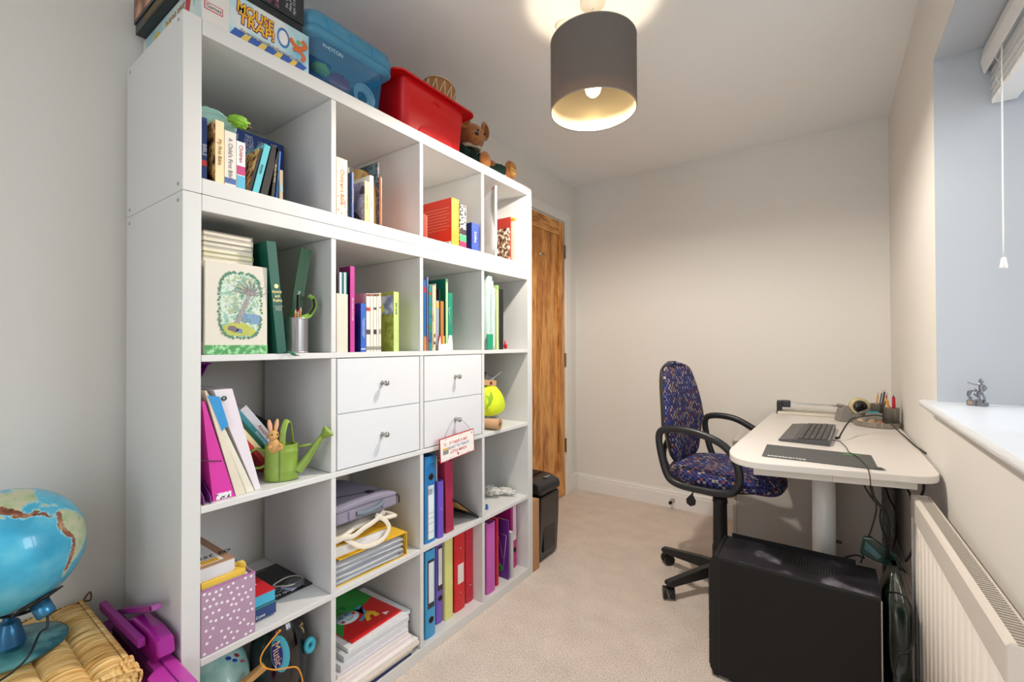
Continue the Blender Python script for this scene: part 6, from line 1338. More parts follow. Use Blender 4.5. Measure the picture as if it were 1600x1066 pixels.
# ================================================================== RADIATOR
rd = thing('radiator', 'white ribbed panel radiator under the window', 'radiator', (1.786, .60, 0), (0, 0, R(1.2)))
Mr_ = mat('#ece5dc', .35); RL, RB, RT_ = .815, .10, .66
mb = MB(); pitch = .0492; n = int(RL/pitch); prof = []
for i in range(n):
    y_ = .012+i*pitch; prof += [(0.006, y_), (.0062, y_+.003), (.0008, y_+.007), (.0, y_+.012), (.0, y_+.036), (.0008, y_+.041), (.0058, y_+.046)]
v = [(p[0], p[1], RB) for p in prof]+[(p[0], p[1], RT_-.062) for p in prof]; k = len(prof)
mb._add(v, [(i, i+1, k+i+1, k+i) for i in range(k-1)], None, True); mb.build('ribbed_panel', Mr_, rd, thick=.0015)
MB().prism([(-.003, RT_-.064), (-.003, RT_-.006), (.002, RT_), (.010, RT_), (.010, RT_-.064)], 0, RL, 'y').build('top_rail', Mr_, rd)
MB().box(-.002, .006, 0, RL, RB-.03, RB-.001).build('bottom_rail', Mr_, rd)
for y_ in (-.003, RL+.0005): MB().box(-.002, .040, y_, y_+.0025, RB-.03, RT_-.001).build('end_cap', Mr_, rd, bev=.0008)
mb = MB()
for i in range(80): mb.box(.0105, .038, .006+i*.01, .0085+i*.01, RT_-.006, RT_-.002)
mb.box(.036, .040, 0, RL, RB, RT_-.001); mb.build('top_grille', mat('#d9d1c6', .4), rd)
for y_ in (.1, .7): MB().box(.0402, .0515-.0, y_, y_+.03, .2, .55).build('wall_bracket', Mr_, rd)
MB().cyl((.02, RL-.03, .001), (.02, RL-.03, RB-.03), .0075, n=12).cyl((.02, .03, .001), (.02, .03, RB-.03), .0075, n=12).build('pipe', mat('#e0dad0', .4), rd)

# ================================================================== BLIND AND FIGURINE
bl = thing('venetian_blind', 'raised white venetian blind stacked under the recess ceiling', 'blind', (1.985, WY0+.012, 0))
Y0b, Y1b = 0, WY1-WY0-.024; Wh = mat('#eeeeec', .35)
MB().box(-.028, .028, Y0b, Y1b, 1.935, 1.982).build('headrail', Wh, bl, bev=.002)
MB().prism([(-.040, 1.905), (-.035, 1.905), (-.030, 1.975), (-.033, 1.982), (-.040, 1.978), (-.046, 1.94)], Y0b-.004, Y1b+.004, 'y').build('valance', Wh, bl, bev=.001)
sl = MB().prism([(-.025, 0), (-.012, .0028), (.012, .0028), (.025, 0), (.025, .0022), (.012, .005), (-.012, .005), (-.025, .0022)], Y0b+.004, Y1b-.004, 'y').build('slat', Wh, bl); sl.location.z = 1.828
for i in range(1, 13):
    s_ = sl.copy(); C.objects.link(s_); s_.location = (.0015*(i % 3-1), 0, 1.828+.0078*i)
MB().box(-.026, .026, Y0b+.004, Y1b-.004, 1.808, 1.824).build('bottom_rail', Wh, bl, bev=.003)
c0, c1 = at(1567, 160, 'x', 1.945), at(1568, 404, 'x', 1.945)
for dy_ in (0, .0045):
    MB().tube([Vector((1.945, c0.y+dy_, 1.90)), Vector((1.944, c0.y+dy_, 1.75)), Vector((1.945, c1.y+dy_*.6, c1.z))], .0012, 6).build('pull_cord', mat('#e6e6e4', .6), bl, world=True)
MB().lathe([(.0025, .004), (.005, 0), (.008, -.024), (.007, -.026), (0, -.026)], 20, M=Matrix.Translation((1.945, c1.y, c1.z))).build('cord_acorn', Wh, bl, world=True)
for y_ in (Y1b-.10, Y1b-.55, .12):
    mb = MB()
    for x_ in (-.0275, .0275): mb.tube([(x_, y_, 1.93), (x_+(.006 if x_ > 0 else -.008), y_+.004, 1.90), (x_-(.002 if x_ > 0 else -.002), y_-.006, 1.87), (x_+(.007 if x_ > 0 else -.008), y_+.003, 1.845), (x_, y_, 1.82)], .0011, 5)
    mb.build('ladder_cord', mat('#dcdcd8', .6), bl)
fg_p = at(1528, 634, 'z', .9345)
fg = thing('figurine', 'pewter figurine of a pointing figure beside a crouching creature on the sill', 'figurine', (fg_p.x, fg_p.y, .9345), (0, 0, R(-38)))
Pw = mat('#8a8b93', .32, .9, bump=.3, scale=150)
# local x runs to the right in the picture
s = .001
def seg(mb, a, b, r0, r1): mb.tube([Vector(a)*s, (Vector(a)+Vector(b))*.5*s, Vector(b)*s], lambda u: (r0*(1-u)+r1*u)*s, 8, spline=False)
mb = MB(); mb.box(-.020, .001, -.012, .010, 0, .015, b=.001).box(.001, .019, -.010, .010, 0, .010, b=.001).box(-.003, .014, -.008, .008, .010, .018, b=.001); mb.build('plinth', Pw, fg)
MB().box(-.016, -.006, -.0128, -.0121, .003, .012).build('plaque', mat('#b8a38c', .4, .6), fg)
mb = MB()
seg(mb, (8, 0, 40), (8, 0, 60), 5.2, 6.2); seg(mb, (8, 0, 60), (8, 0, 66), 3, 2.5); mb.sphere((.008, 0, .071), (.0052, .0056, .0066))
seg(mb, (6, 0, 62), (-6, -1, 60), 2.8, 2.2); seg(mb, (-6, -1, 60), (-18, -2, 64), 2.2, 1.5); mb.sphere((-.0195, -.002, .0645), (.003, .002, .0018))
seg(mb, (12, 0, 61), (20, 0, 52), 2.8, 2.2); seg(mb, (20, 0, 52), (13, 1, 42), 2.1, 1.7)
seg(mb, (6, 0, 41), (3, -2, 29), 4.2, 3.2); seg(mb, (3, -2, 29), (5, -1, 18), 3.0, 2.2); seg(mb, (10, 0, 41), (15, 0, 26), 4.2, 3.2); seg(mb, (15, 0, 26), (16, 0, 10), 3.0, 2.2); seg(mb, (16, 0, 11), (15, -5, 10.5), 2, 1.6)
o_ = mb.build('standing_figure', Pw, fg); md = o_.modifiers.new('blend', 'REMESH'); md.mode = 'VOXEL'; md.voxel_size = .0009; md.use_smooth_shade = True
mb = MB(); seg(mb, (-6, 0, 46), (-18, 0, 40), 3.5, 5); seg(mb, (-18, 0, 40), (-21, 0, 26), 5, 4); seg(mb, (-21, 0, 26), (-14, 0, 18), 4, 3); seg(mb, (-6, 0, 46), (-1, 0, 38), 3.5, 3); mb.sphere((-.003, -.001, .032), (.005, .005, .006)); seg(mb, (-14, 0, 18), (-22, -2, 17), 2.5, 1.5); seg(mb, (-2, 0, 28), (4, 0, 20), 2.5, 2)
o_ = mb.build('crouching_creature', Pw, fg); md = o_.modifiers.new('blend', 'REMESH'); md.mode = 'VOXEL'; md.voxel_size = .0009; md.use_smooth_shade = True

# ================================================================== SHREDDER BESIDE THE SHELVING
shd = thing('paper_shredder', 'black paper shredder on the carpet between shelving and door', 'shredder', (.085, 1.545, 0))
Ks = mat('#141517', .3, coat=.4)
MB().prism([(0, .002), (.27, .002), (.285, .02), (.296, .20), (.300, .34), (.0, .34)], 0, .20, 'y').build('bin', Ks, shd, bev=.012)
MB().prism([(0, .345), (.300, .345), (.304, .37), (.296, .395), (.24, .415), (.05, .418), (0, .41)], -.002, .202, 'y').build('head', mat('#1a1b1e', .35), shd, bev=.010)
MB().box(.272, .2945, .04, .16, .05, .30, b=.004).build('front_window', mat('#0c0d0e', .12), shd)
MB().box(.08, .20, .02, .18, .4165, .421).build('paper_slot', mat('#0a0a0b', .5), shd)
MB().box(.255, .262, .10, .14, .405, .4135).build('badge', mat('#1d1d20', .3), shd)
text('Fellowes', .014, mat('#d8d8d8', .4), shd, (.262, .13, .4135), (R(25), 0, R(90)), 'brand_lettering')
cbd = thing('cardboard_box', 'tall flat brown cardboard box wedged between shelving end and shredder', 'box', (.12, 1.4665, .0005)); MB().box(0, .268, 0, .060, 0, .345).build('carton', mat('#b98a62', .8, var=.04), cbd, bev=.001)
# ================================================================== WICKER STOOL, GLOBE, PINK CASE
ST = .462
ws = thing('wicker_stool', 'square rush-woven stool with a ribbed straw top', 'stool', (.205, -.293, 0))
SX2, SY2 = .205, .205
Ws = bpy.data.materials.new('straw'); Ws.use_nodes = True
def straw(m, axis):
    nt = m.node_tree; b = nt.nodes['Principled BSDF']; b.inputs['Roughness'].default_value = .55
    tc = nt.nodes.new('ShaderNodeTexCoord'); mp = nt.nodes.new('ShaderNodeMapping'); mp.inputs['Scale'].default_value = axis; nt.links.new(tc.outputs['Object'], mp.inputs[0])
    n1 = nt.nodes.new('ShaderNodeTexNoise'); n1.inputs['Scale'].default_value = 1; n1.inputs['Detail'].default_value = 4; nt.links.new(mp.outputs[0], n1.inputs['Vector'])
    cr = nt.nodes.new('ShaderNodeValToRGB'); e = cr.color_ramp.elements; e[0].position = .28; e[0].color = lin('#8f5c24'); e[1].position = .70; e[1].color = lin('#fbe2a6'); k = e.new(.40); k.color = lin('#d8a255'); k = e.new(.54); k.color = lin('#efc680')
    nt.links.new(n1.outputs['Fac'], cr.inputs[0]); nt.links.new(cr.outputs[0], b.inputs['Base Color'])
    bp = nt.nodes.new('ShaderNodeBump'); bp.inputs['Strength'].default_value = .9; bp.inputs['Distance'].default_value = .004; nt.links.new(n1.outputs['Fac'], bp.inputs['Height']); nt.links.new(bp.outputs[0], b.inputs['Normal'])
straw(Ws, (190, 9, 9))
Ws2 = bpy.data.materials.new('straw_across'); Ws2.use_nodes = True; straw(Ws2, (9, 190, 120))
nb_ = 7
def topf(u, v):
    x = (u*2-1)*SX2; y = (v*2-1)*SY2; t_ = v*nb_
    e_ = min(1, (1-abs(u*2-1))*14, ); bul = abs(math.sin(math.pi*t_))**.55
    jit = .0022*noise.noise(Vector((x*330, y*20, 0)))+.0016*abs(math.sin(x*math.pi/.0052+2.2*noise.noise(Vector((x*30, y*26, 3)))))
    return (x, y, ST-.014+.013*bul*math.sqrt(max(0, min(1, (1-abs(u*2-1))*10)))+jit)
MB().grid(topf, 330, 98).build('woven_top', Ws, ws)
# rope-wrapped edges: bundles of rush turning over the rim
def rimf(side):
    def fn(u, v):
        a = R(-100+200*v); x = (u*2-1)*(SX2+.004); jit = .0013*math.sin(x*math.pi*2/.0085+math.sin(v*4)*1.2)+.0012*noise.noise(Vector((x*200, v*6, side)))
        r_ = .024+jit; c_ = SY2-.004
        return (x, side*(c_+r_*.55*math.cos(a)), ST-.024+r_*math.sin(a)*.85)
    return fn
def rimx(side):
    def fn(u, v):
        a = R(-100+200*v); y = (u*2-1)*(SY2+.004); jit = .0013*math.sin(y*math.pi*2/.0085+math.sin(v*4)*1.2)+.0012*noise.noise(Vector((y*200, v*6, side)))
        r_ = .024+jit; c_ = SX2-.004
        return (side*(c_+r_*.55*math.cos(a)), y, ST-.024+r_*math.sin(a)*.85)
    return fn
for s_ in (1, -1):
    MB().grid(rimf(s_), 220, 12).build('wrapped_edge', Ws, ws); MB().grid(rimx(s_), 220, 12).build('wrapped_edge', Ws2, ws)
mb = MB()
for k in range(14):
    t_ = k/13; mb.tube([(SX2-.075+.006*k, SY2+.006, ST-.044), (SX2-.055+.005*k, SY2+.0085-.004*t_, ST-.012+.004*math.sin(k)), (SX2-.020+.0018*k, SY2-.022-.003*k, ST-.0005), (SX2+.006, SY2-.040-.0065*k, ST-.012), (SX2+.011, SY2-.050-.006*k, ST-.040)], .0028, 6)
mb.build('corner_wrap', Ws2, ws)
def basket(u, v):
    a = u*4; k = int(a) % 4; f_ = a-int(a); c = [(1, 1), (-1, 1), (-1, -1), (1, -1), (1, 1)]
    x = (c[k][0]*(1-f_)+c[k+1][0]*f_)*(SX2-.01); y = (c[k][1]*(1-f_)+c[k+1][1]*f_)*(SY2-.01); w_ = 1+.006*math.sin(u*2*math.pi*90+math.pi*int(v*30))
    return (x*w_, y*w_, .03+(ST-.055-.03)*v)
MB().grid(basket, 360, 30).build('woven_side', Ws2, ws)
for sx_ in (-1, 1):
    for sy_ in (-1, 1): MB().cyl((sx_*(SX2-.025), sy_*(SY2-.025), 0), (sx_*(SX2-.025), sy_*(SY2-.025), ST-.04), .014, n=12).build('leg', mat('#b07c40', .6), ws)
lp_ = at(143, 938, 'z', ST); mb = MB(); mb.tube([(-.20, SY2+.004, ST-.006), (-.17, SY2+.010, ST+.004), (-.205, SY2+.016, ST+.010), (-.215, SY2+.006, ST-.008)], .0022, 6); mb.build('loose_strand', mat('#6a4520', .6), ws)

# ---- globe
GC = Vector((.1684, -.2394, .6858)); GR = .125
gl_ = thing('globe', 'desk globe turned to the Pacific and the Americas, on the wicker stool', 'globe', (.150, -.232, ST+.0035))
LAND = {
 'na': [(-168, 66), (-156, 71), (-128, 70), (-110, 68), (-95, 69), (-82, 68), (-94, 60), (-92, 57), (-82, 55), (-80, 51), (-78, 60), (-70, 61), (-64, 58), (-56, 52), (-66, 49), (-60, 46), (-70, 43), (-74, 40), (-76, 35), (-81, 31), (-80, 26), (-82, 28), (-84, 30), (-89, 30), (-94, 29.5), (-97, 27), (-98, 22), (-95, 18.5), (-91, 19), (-90, 21), (-87, 21), (-88, 16), (-83, 15), (-83.5, 11), (-80, 9), (-77.5, 8.5), (-79, 7.6), (-82, 8), (-85.5, 10.5), (-88, 13), (-94, 16), (-97, 15.8), (-105, 20), (-106, 23.5), (-109, 27), (-113, 31), (-114.7, 31), (-111, 26), (-109.6, 23), (-112, 24.5), (-115, 29), (-117, 32.5), (-121, 35), (-124, 40), (-124, 47), (-131, 55), (-140, 60), (-150, 60), (-158, 57), (-163, 60), (-165, 64)],
 'sa': [(-77.5, 8), (-75, 11), (-71.5, 12.3), (-68, 10.8), (-62, 10.5), (-58, 7), (-51, 4.5), (-50, 0), (-44, -2.5), (-38, -4), (-35, -7), (-38, -13), (-39.5, -19), (-43, -23), (-48.5, -26), (-52, -32.5), (-57, -35), (-57, -38), (-62, -39), (-65, -43), (-67, -47), (-66, -50), (-69, -52.5), (-65.5, -55), (-71, -54.5), (-75, -50), (-73.5, -42), (-73.5, -37), (-71.5, -30), (-70.3, -18.5), (-76, -14), (-81, -6), (-80.5, -2), (-80, 1), (-77.5, 4)],
 'gl': [(-73, 78), (-55, 69), (-45, 60), (-22, 70), (-20, 80), (-40, 83)],
 'cu': [(-85, 22), (-80, 23.3), (-75, 20), (-77, 19.8), (-82, 22)], 'hi': [(-74.5, 18.5), (-73, 20), (-68.5, 18.6), (-71, 17.8)],
 'au': [(114, -22), (122, -18), (131, -12), (137, -12), (142, -11), (146, -19), (153, -26), (150, -37), (141, -38), (131, -32), (117, -35)],
 'nz': [(173, -35), (178, -38), (175, -41), (168, -46), (166, -46), (172, -41)],
 'as': [(60, 70), (100, 77), (140, 73), (178, 68), (162, 60), (156, 52), (142, 58), (135, 45), (128, 38), (122, 38), (121, 28), (108, 20), (100, 10), (95, 18), (80, 10), (72, 20), (60, 25)],
 'jp': [(130, 32), (136, 34), (141, 36), (142, 43), (139, 40), (133, 35)],
 'ant': [(-180, -76), (-120, -74), (-75, -72), (-60, -64), (-55, -66), (-60, -76), (0, -71), (60, -67), (140, -67), (180, -77), (180, -90), (-180, -90)]}
def inside(lo_, la_):
    for nm_, p in LAND.items():
        c = False; j = len(p)-1
        for i in range(len(p)):
            if (p[i][1] > la_) != (p[j][1] > la_) and lo_ < (p[j][0]-p[i][0])*(la_-p[i][1])/(p[j][1]-p[i][1])+p[i][0]: c = not c
            j = i
        if c: return nm_
    return None
def near_line(lo_, la_, pts, d):
    for (x0, y0), (x1, y1) in zip(pts, pts[1:]):
        dx, dy = x1-x0, y1-y0; t_ = max(0, min(1, ((lo_-x0)*dx+(la_-y0)*dy)/(dx*dx+dy*dy)))
        if math.hypot(lo_-x0-t_*dx, la_-y0-t_*dy) < d: return True
    return False
ANDES = [(-75, 8), (-78, 0), (-78, -7), (-74, -14), (-69, -19), (-69, -28), (-70.5, -36), (-72, -46)]
MEX = [(-118, 42), (-112, 38), (-107, 30), (-103, 23), (-98, 18), (-91, 15.3), (-85, 12)]; APP = [(-83, 35), (-79, 39)]
mb = MB(); NU, NV = 320, 170; verts = []; 
for j in range(NV+1):
    la = 90-180*j/NV
    for i in range(NU):
        lo_ = -180+360*i/NU; verts.append(Vector((math.cos(R(la))*math.cos(R(lo_)), math.cos(R(la))*math.sin(R(lo_)), math.sin(R(la))))*GR)
bmv = [mb.bm.verts.new(v) for v in verts]
for j in range(NV):
    for i in range(NU):
        la = 90-180*(j+.5)/NV; lo_ = -180+360*(i+.5)/NU
        w_ = noise.noise(Vector((lo_*.35, la*.35, 0)))*1.4; w2 = noise.noise(Vector((lo_*.35, la*.35, 9)))*1.4
        k = inside(lo_+w_, la+w2); mi = 0
        if k: mi = 3 if k in ('ant', 'gl') else (2 if (near_line(lo_+w_, la+w2, ANDES, 3.0) or near_line(lo_+w_, la+w2, MEX, 4.2)) else 1)
        else:
            for dx_, dy_ in ((1.6, 0), (-1.6, 0), (0, 1.6), (0, -1.6)):
                if inside(lo_+w_+dx_, la+w2+dy_): mi = 4; break
        f = mb.bm.faces.new((bmv[j*NU+i], bmv[j*NU+(i+1) % NU], bmv[(j+1)*NU+(i+1) % NU], bmv[(j+1)*NU+i])) if True else None
        f.smooth = True; f.material_index = mi
ocean = ramp_mat('globe_ocean', [(.35, '#33aad2'), (.5, '#46b8dc'), (.66, '#66c8e4')], 'noise', 14, .28, const=False, coat=.5)
sphere_mats = [ocean, ramp_mat('globe_lowland', [(.3, '#9fbf86'), (.5, '#c4cfa4'), (.7, '#d9cfb0')], 'noise', 60, .3, const=False, coat=.5), ramp_mat('globe_mountain', [(.3, '#6a3a24'), (.5, '#9a5c3c'), (.7, '#c49a78')], 'noise', 70, .3, const=False, coat=.5), mat('#e3e6ea', .3), mat('#8fd2e2', .28, coat=.5)]
# turn the map so that known places face the right way
def hit(x, y):
    d = ray(x, y).normalized(); oc = CAM-GC; b_ = oc.dot(d); c = oc.dot(oc)-GR*GR; q = b_*b_-c
    return ((CAM+d*(-b_-math.sqrt(max(0, q))))-GC).normalized()
def ll(lo_, la): return Vector((math.cos(R(la))*math.cos(R(lo_)), math.cos(R(la))*math.sin(R(lo_)), math.sin(R(la))))
import numpy as np
src = [ll(-78, 3), ll(-73, -50), ll(-104, 19), ll(-81, -5), ll(-71, -20)]; dst = [hit(88, 812), hit(99, 898), hit(16, 806), hit(91, 829), hit(117, 845)]
Hm = sum((np.outer(np.array(a_), np.array(b_)) for a_, b_ in zip(src, dst)), np.zeros((3, 3))); U_, S_, V_ = np.linalg.svd(Hm); D_ = np.diag([1, 1, np.sign(np.linalg.det(V_.T @ U_.T))]); Rm = V_.T @ D_ @ U_.T
Mg = Matrix([list(map(float, r_)) for r_ in Rm])
ball = mb.build('sphere', sphere_mats, gl_, recalc=False)
ball.matrix_local = Matrix.Translation(GC-gl_.location) @ Mg.to_4x4()
SP = (Mg @ Vector((0, 0, -1))).normalized()
kx = at(62, 950, 'y', GC.y-.0); nd = ray(64, 946).normalized(); tt = (GC-CAM).dot(nd); near = CAM+nd*tt; KD = (near-GC).normalized()
MB().lathe([(.0, -.004), (.016, -.004), (.016, .026), (.013, .030), (0, .030)], 24, M=Matrix.Translation(GC+KD*.131) @ Vector((0, 0, 1)).rotation_difference(KD).to_matrix().to_4x4()).build('lamp_knob', mat('#3f86b4', .25, .6), gl_, world=True)
MB().lathe([(.0, -.002), (.040, -.005), (.042, -.001), (.0, .004)], 32, M=Matrix.Translation(GC+KD*.127) @ Vector((0, 0, 1)).rotation_difference(KD).to_matrix().to_4x4()).build('black_collar', mat('#14161a', .3), gl_, world=True)
# half-meridian arm from the collar under the ball to the stem
down = Vector((0, 0, -1)); side = Vector((KD.x, KD.y, 0)).normalized(); a0 = math.atan2(-KD.z, KD.dot(side)); pts = []
for i in range(13):
    a = a0+(R(150)-a0)*i/12; pts.append(GC+(side*math.cos(a)-Vector((0, 0, 1))*math.sin(a))*.136)
MB().tube(pts, (.003, .009), 10, flat=(0, 0, 1)).build('support_arm', mat('#1a2a38', .3, .3), gl_, world=True)
MB().lathe([(0, 0), (.088, 0), (.092, .003), (.092, .008), (.080, .013), (.03, .016), (0, .016)], 48).build('base', ramp_mat('marbled_teal', [(.35, '#17404e'), (.5, '#2a6a74'), (.64, '#5fa0a4')], 'noise', 18, .22, const=False, detail=6), gl_)
MB().lathe([(.027, .014), (.024, .03), (.017, .06), (.014, .064), (.010, .066), (.008, .085)], 32).build('stem', mat('#2f6a94', .25, .5), gl_)
k0 = GC+KD*.160
cable_pts = [k0, k0+Vector((.012, -.002, -.02)), at(62, 990, 'z', ST+.06), at(45, 1025, 'z', ST+.04), at(20, 1050, 'z', ST+.02), at(-10, 1070, 'z', ST+.01)]
MB().tube(cable_pts, .0022, 8).build('lamp_flex', mat('#16181c', .4), gl_, world=True)

# ---- magenta plastic case with folded arms between stool and shelving
pk = thing('folding_easel', 'magenta plastic folding play easel wedged between stool and shelving', 'play easel', (.30, -.035, 0))
Mg1 = mat('#c03cab', .35, coat=.2); Mg2 = mat('#a01890', .3, coat=.3)
MB().prism([(.405, -.066), (.47, -.066), (.515, -.050), (.520, -.020), (.505, -.006), (.40, -.006), (.34, -.006), (.34, -.05), (.39, -.05)], .395, .418, 'z').build('tray', Mg1, pk, world=True, bev=.003)
MB().box(.30, .51, -.0325, -.0305, .4182, .4192).build('tray_groove', mat('#7a1870', .5), pk, world=True)
MB().box(.03, .50, -.060, -.012, .02, .395).build('back_panel', mat('#8c1c80', .5), pk, world=True)
MB().box(.12, .40, -.055, -.010, .395, .417).build('shelf_ledge', mat('#5a1252', .5), pk, world=True)
# rounded housing
hs = [at(x, y, 'y', -.020) for x, y in ((213, 962), (228, 958), (250, 975), (266, 995), (268, 1020), (258, 1030), (246, 1026), (238, 1005), (222, 985))]
mb = MB().prism([(p_.x, p_.z) for p_ in hs], -.045, -.012, 'y', bev=.008); mb.build('housing', Mg2, pk, world=True)
b0, b1 = at(160, 944, 'y', -.058), at(221, 1003, 'y', -.058)
d_ = (b1-b0); mb = MB(); M_ = Matrix.Translation(b0) @ Vector((1, 0, 0)).rotation_difference(d_.normalized()).to_matrix().to_4x4(); mb.box(0, d_.length, -.006, .007, -.012, .006, M=M_, b=.001); mb.build('folded_arm', mat('#9a2a90', .35), pk, world=True)
b0, b1 = at(188, 955, 'y', -.030), at(244, 949, 'y', -.030); d_ = (b1-b0); M_ = Matrix.Translation(b0) @ Vector((1, 0, 0)).rotation_difference(d_.normalized()).to_matrix().to_4x4()
mb = MB(); mb.box(0, d_.length, -.008, .010, -.006, .006, M=M_, b=.001); ar = mb.build('folded_arm', mat('#9a2a90', .35), pk, world=True)
MB().box(d_.length-.016, d_.length-.004, -.0084, .0, -.004, .004, M=M_).build('slot', mat('#4a0f44', .6), pk, world=True)

# ---- pen pot beside the green book
pp_ = thing('mesh_pencil_pot', 'silver wire mesh pencil pot beside the leaning dark green book', 'pencil pot', (.345, ypos(461.5, .345), RZ[3]+.0008))
rp_ = (ypos(479.5, .345)-ypos(443.5, .345))/2*.97; hp_ = zpos(461, 497.6, .345)-RZ[3]
pmesh = bpy.data.materials.new('punched_steel'); pmesh.use_nodes = True; nt = pmesh.node_tree; b = nt.nodes['Principled BSDF']; b.inputs['Base Color'].default_value = lin('#a9a9aa'); b.inputs['Metallic'].default_value = .8; b.inputs['Roughness'].default_value = .35
tc = nt.nodes.new('ShaderNodeTexCoord'); vo = nt.nodes.new('ShaderNodeTexVoronoi'); vo.inputs['Scale'].default_value = 420; vo.inputs['Randomness'].default_value = 0; nt.links.new(tc.outputs['Object'], vo.inputs['Vector'])
gt = nt.nodes.new('ShaderNodeMath'); gt.operation = 'GREATER_THAN'; gt.inputs[1].default_value = .36; nt.links.new(vo.outputs['Distance'], gt.inputs[0]); nt.links.new(gt.outputs[0], b.inputs['Alpha'])
MB().lathe([(rp_, .003), (rp_, hp_-.002)], 40).build('mesh_wall', pmesh, pp_)
MB().lathe([(0, 0), (rp_+.001, 0), (rp_+.001, .004), (0, .004)], 40).lathe([(rp_-.0012, hp_-.003), (rp_+.0015, hp_-.003), (rp_+.0015, hp_), (rp_-.0012, hp_)], 40).build('rim_and_base', mat('#b9b9ba', .3, .9), pp_)
def standing(px, py, base_, c, lab, nm, r=.0032, plane='x'):
    b0 = Vector(base_)+Vector((0, 0, RZ[3]+.0052)); t0 = at(px, py, 'x', b0.x); d_ = t0-b0; L_ = d_.length; q_ = Vector((0, 0, 1)).rotation_difference(d_.normalized()).to_euler()
    o = thing(nm, lab, nm, tuple(b0), tuple(q_)); MB().cyl((0, 0, 0), (0, 0, L_-.012), r, n=6, smooth=False).build('barrel', mat(c, .5), o); MB().cyl((0, 0, L_-.012), (0, 0, L_), r, .0005, n=6).build('sharpened_end', mat('#d9b484', .6), o); return o
yc_ = pp_.location.y
standing(462, 483, (.352, yc_-.014, 0), '#d9822c', 'orange pencil leaning right in the silver mesh pot', 'pencil'); standing(470, 480, (.356, yc_-.004, 0), '#c98a3c', 'ochre pencil beside the orange one in the silver mesh pot', 'pencil')
rl = thing('ruler', 'dark green plastic ruler standing up out of the mesh pot', 'ruler'); rb0 = Vector((.325, yc_-.006, RZ[3]+.0055)); rt0 = at(478, 389, 'x', .325); d_ = rt0-rb0
rl.location = rb0; rl.rotation_euler = (math.atan2(-d_.y, d_.z), 0, 0); Lr = math.hypot(d_.y, d_.z)
MB().box(-.0012, .0012, -.017, .017, 0, Lr).build('blade', mat('#0b5420', .4), rl, bev=.0008)
mb = MB()
for i in range(30): mb.box(.0012, .0015, .0166-(.006 if i % 5 == 0 else .0035), .0166, .02+i*(Lr-.03)/30, .0204+i*(Lr-.03)/30)
mb.build('scale_marks', mat('#d9e4d9', .5), rl); text('Marquand', .009, mat('#dfe8df', .5), rl, (.0014, .0, Lr*.52), (R(90), R(90), R(90)), 'lettering', bold=.0003)
fz_ = thing('fuzzy_toy', 'lime green fuzzy toy snake curling over the rim of the mesh pot', 'toy'); q_ = [at(x, y, 'x', .35) for x, y in ((466, 500), (474, 497), (484, 492), (491, 480), (490, 468), (482, 462))]
fz_.location = q_[0]; MB().tube(q_, lambda u: .0085-.003*u, 14).build('body', mat('#7fb432', .95, bump=1, scale=260, sheen=.5), fz_, world=True)
MB().tube([p_+Vector((.006, -.004, .001)) for p_ in q_[2:5]], .0035, 8).build('dark_belly', mat('#2a1d1c', .8), fz_, world=True)
dkp = thing('felt_pen', 'black and white capped marker with a red band leaning out of the mesh pot', 'felt pen'); b0 = Vector((.350, yc_+.006, RZ[3]+.006)); t0 = at(467, 461, 'x', .35); d_ = t0-b0; dkp.location = b0; dkp.rotation_euler = Vector((0, 0, 1)).rotation_difference(d_.normalized()).to_euler(); L_ = d_.length
MB().cyl((0, 0, 0), (0, 0, L_*.72), .0055, n=14).build('barrel', mat('#e2e0de', .4), dkp); MB().cyl((0, 0, L_*.72), (0, 0, L_), .0065, .0055, n=14).build('cap', mat('#17171a', .35), dkp); MB().cyl((0, 0, L_*.70), (0, 0, L_*.73), .0067, n=14).build('red_band', mat('#b02a34', .4), dkp)
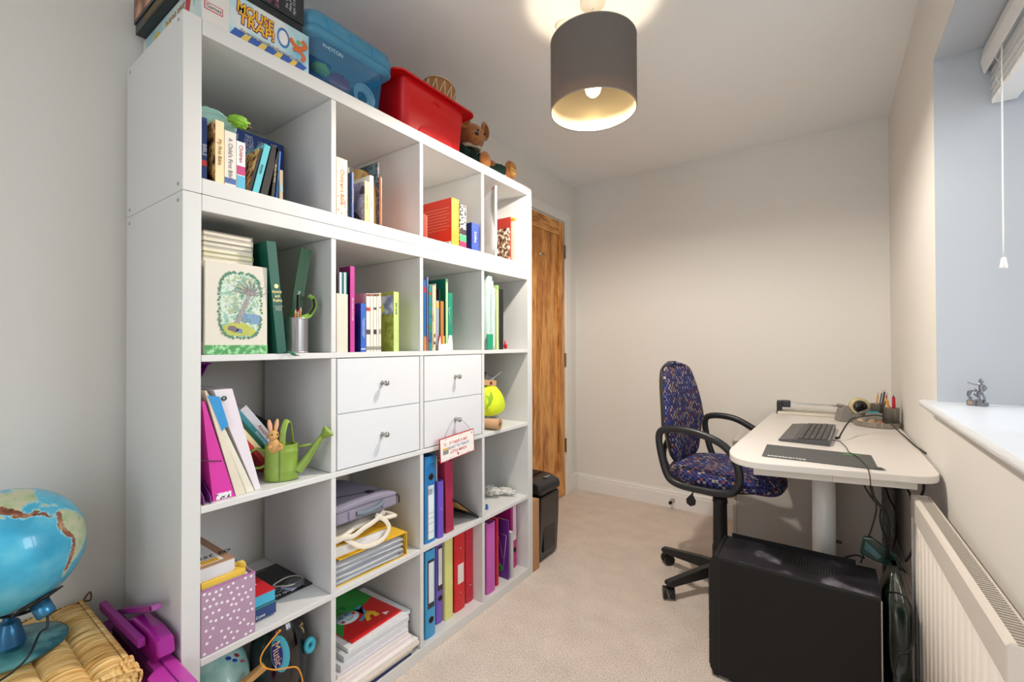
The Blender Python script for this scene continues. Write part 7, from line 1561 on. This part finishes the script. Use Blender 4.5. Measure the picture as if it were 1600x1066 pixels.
# teal crumpled gift bag lying over the books of the first top cell
gbx = thing('gift_bag', 'aqua crumpled gift bag with a lime end lying across the tops of the bibles', 'bag', (.27, .11, TZ+.2))
q_ = [at(x, y, 'x', .33) for x, y in ((317, 163), (321, 153), (340, 162), (364, 177), (388, 188), (387, 200), (372, 202), (350, 198), (330, 192), (318, 186))]
ctr_ = sum(q_, Vector())/len(q_)
gbx.location = (.30, ctr_.y, ctr_.z)
def gbf(u, v):
    n_ = len(q_); a = u*n_; i = int(a) % n_; p_ = q_[i].lerp(q_[(i+1) % n_], a-int(a)); d_ = p_-ctr_
    k = math.sin(math.pi*v)**.45*(1+.14*noise.noise(Vector((u*12, v*5, 2)))); return (.33-.17*v+.008*noise.noise(Vector((u*14, v*6, 8))), ctr_.y+d_.y*k, ctr_.z+d_.z*k)
MB().grid(gbf, 60, 14).build('film', mat('#b4e6e0', .5, bump=.8, scale=30), gbx, weld=True, world=True)
mb = MB().sphere(at(373, 190, 'x', .325), (.016, .026, .014), amp=.5, fr=4, nu=30, nv=20); mb.build('lime_end', mat('#8cc43a', .45, bump=.4, scale=60), gbx, world=True)
mb = MB().sphere(at(387, 197, 'x', .325), (.008, .006, .006), amp=.3); mb.build('purple_tip', mat('#6a2450', .5), gbx, world=True)

# ================================================================== GROUPS OF LIKE THINGS
for o in list(bpy.data.objects):
    if o.parent or 'category' not in o or 'group' in o: continue
    c = o['category']; x, y, zz_ = o.location
    if x < .45 and 0 < y < 1.47 and c in ('book', 'file', 'folder', 'wallet', 'papers'):
        if zz_ > 1.46: row = 'top row'
        elif zz_ > 1.08: row = 'row above the drawers'
        elif zz_ > .73: row = 'row of the drawers'
        elif zz_ > .38: row = 'row below the drawers'
        else: row = 'bottom row'
        kind = 'books' if c == 'book' else ('papers and folders' if c in ('papers', 'folder') and zz_ < .3 else 'files and folders')
        o['group'] = kind+' in the '+row+' of the shelving'
    elif c == 'notebook' and zz_ > 1.2: o['group'] = 'notebooks stacked on the slipcase'
    elif c in ('pencil', 'felt pen') and x > 1: o['group'] = 'pencils and pens in the desk tidy'
    elif c == 'pencil': o['group'] = 'pencils in the silver mesh pot'
    elif c == 'stone': o['group'] = 'stones in the desk tidy'
    elif c == 'cable' and x > 1: o['group'] = 'leads on and under the desk'
    elif c in ('toy', 'ball', 'box', 'cable') and x < .45 and zz_ > 1.88: o['group'] = 'toys inside the blue tub'
    elif c == 'storage tub': o['group'] = 'plastic tubs on top of the shelving'
    elif c == 'board game': o['group'] = 'board games on top of the shelving'
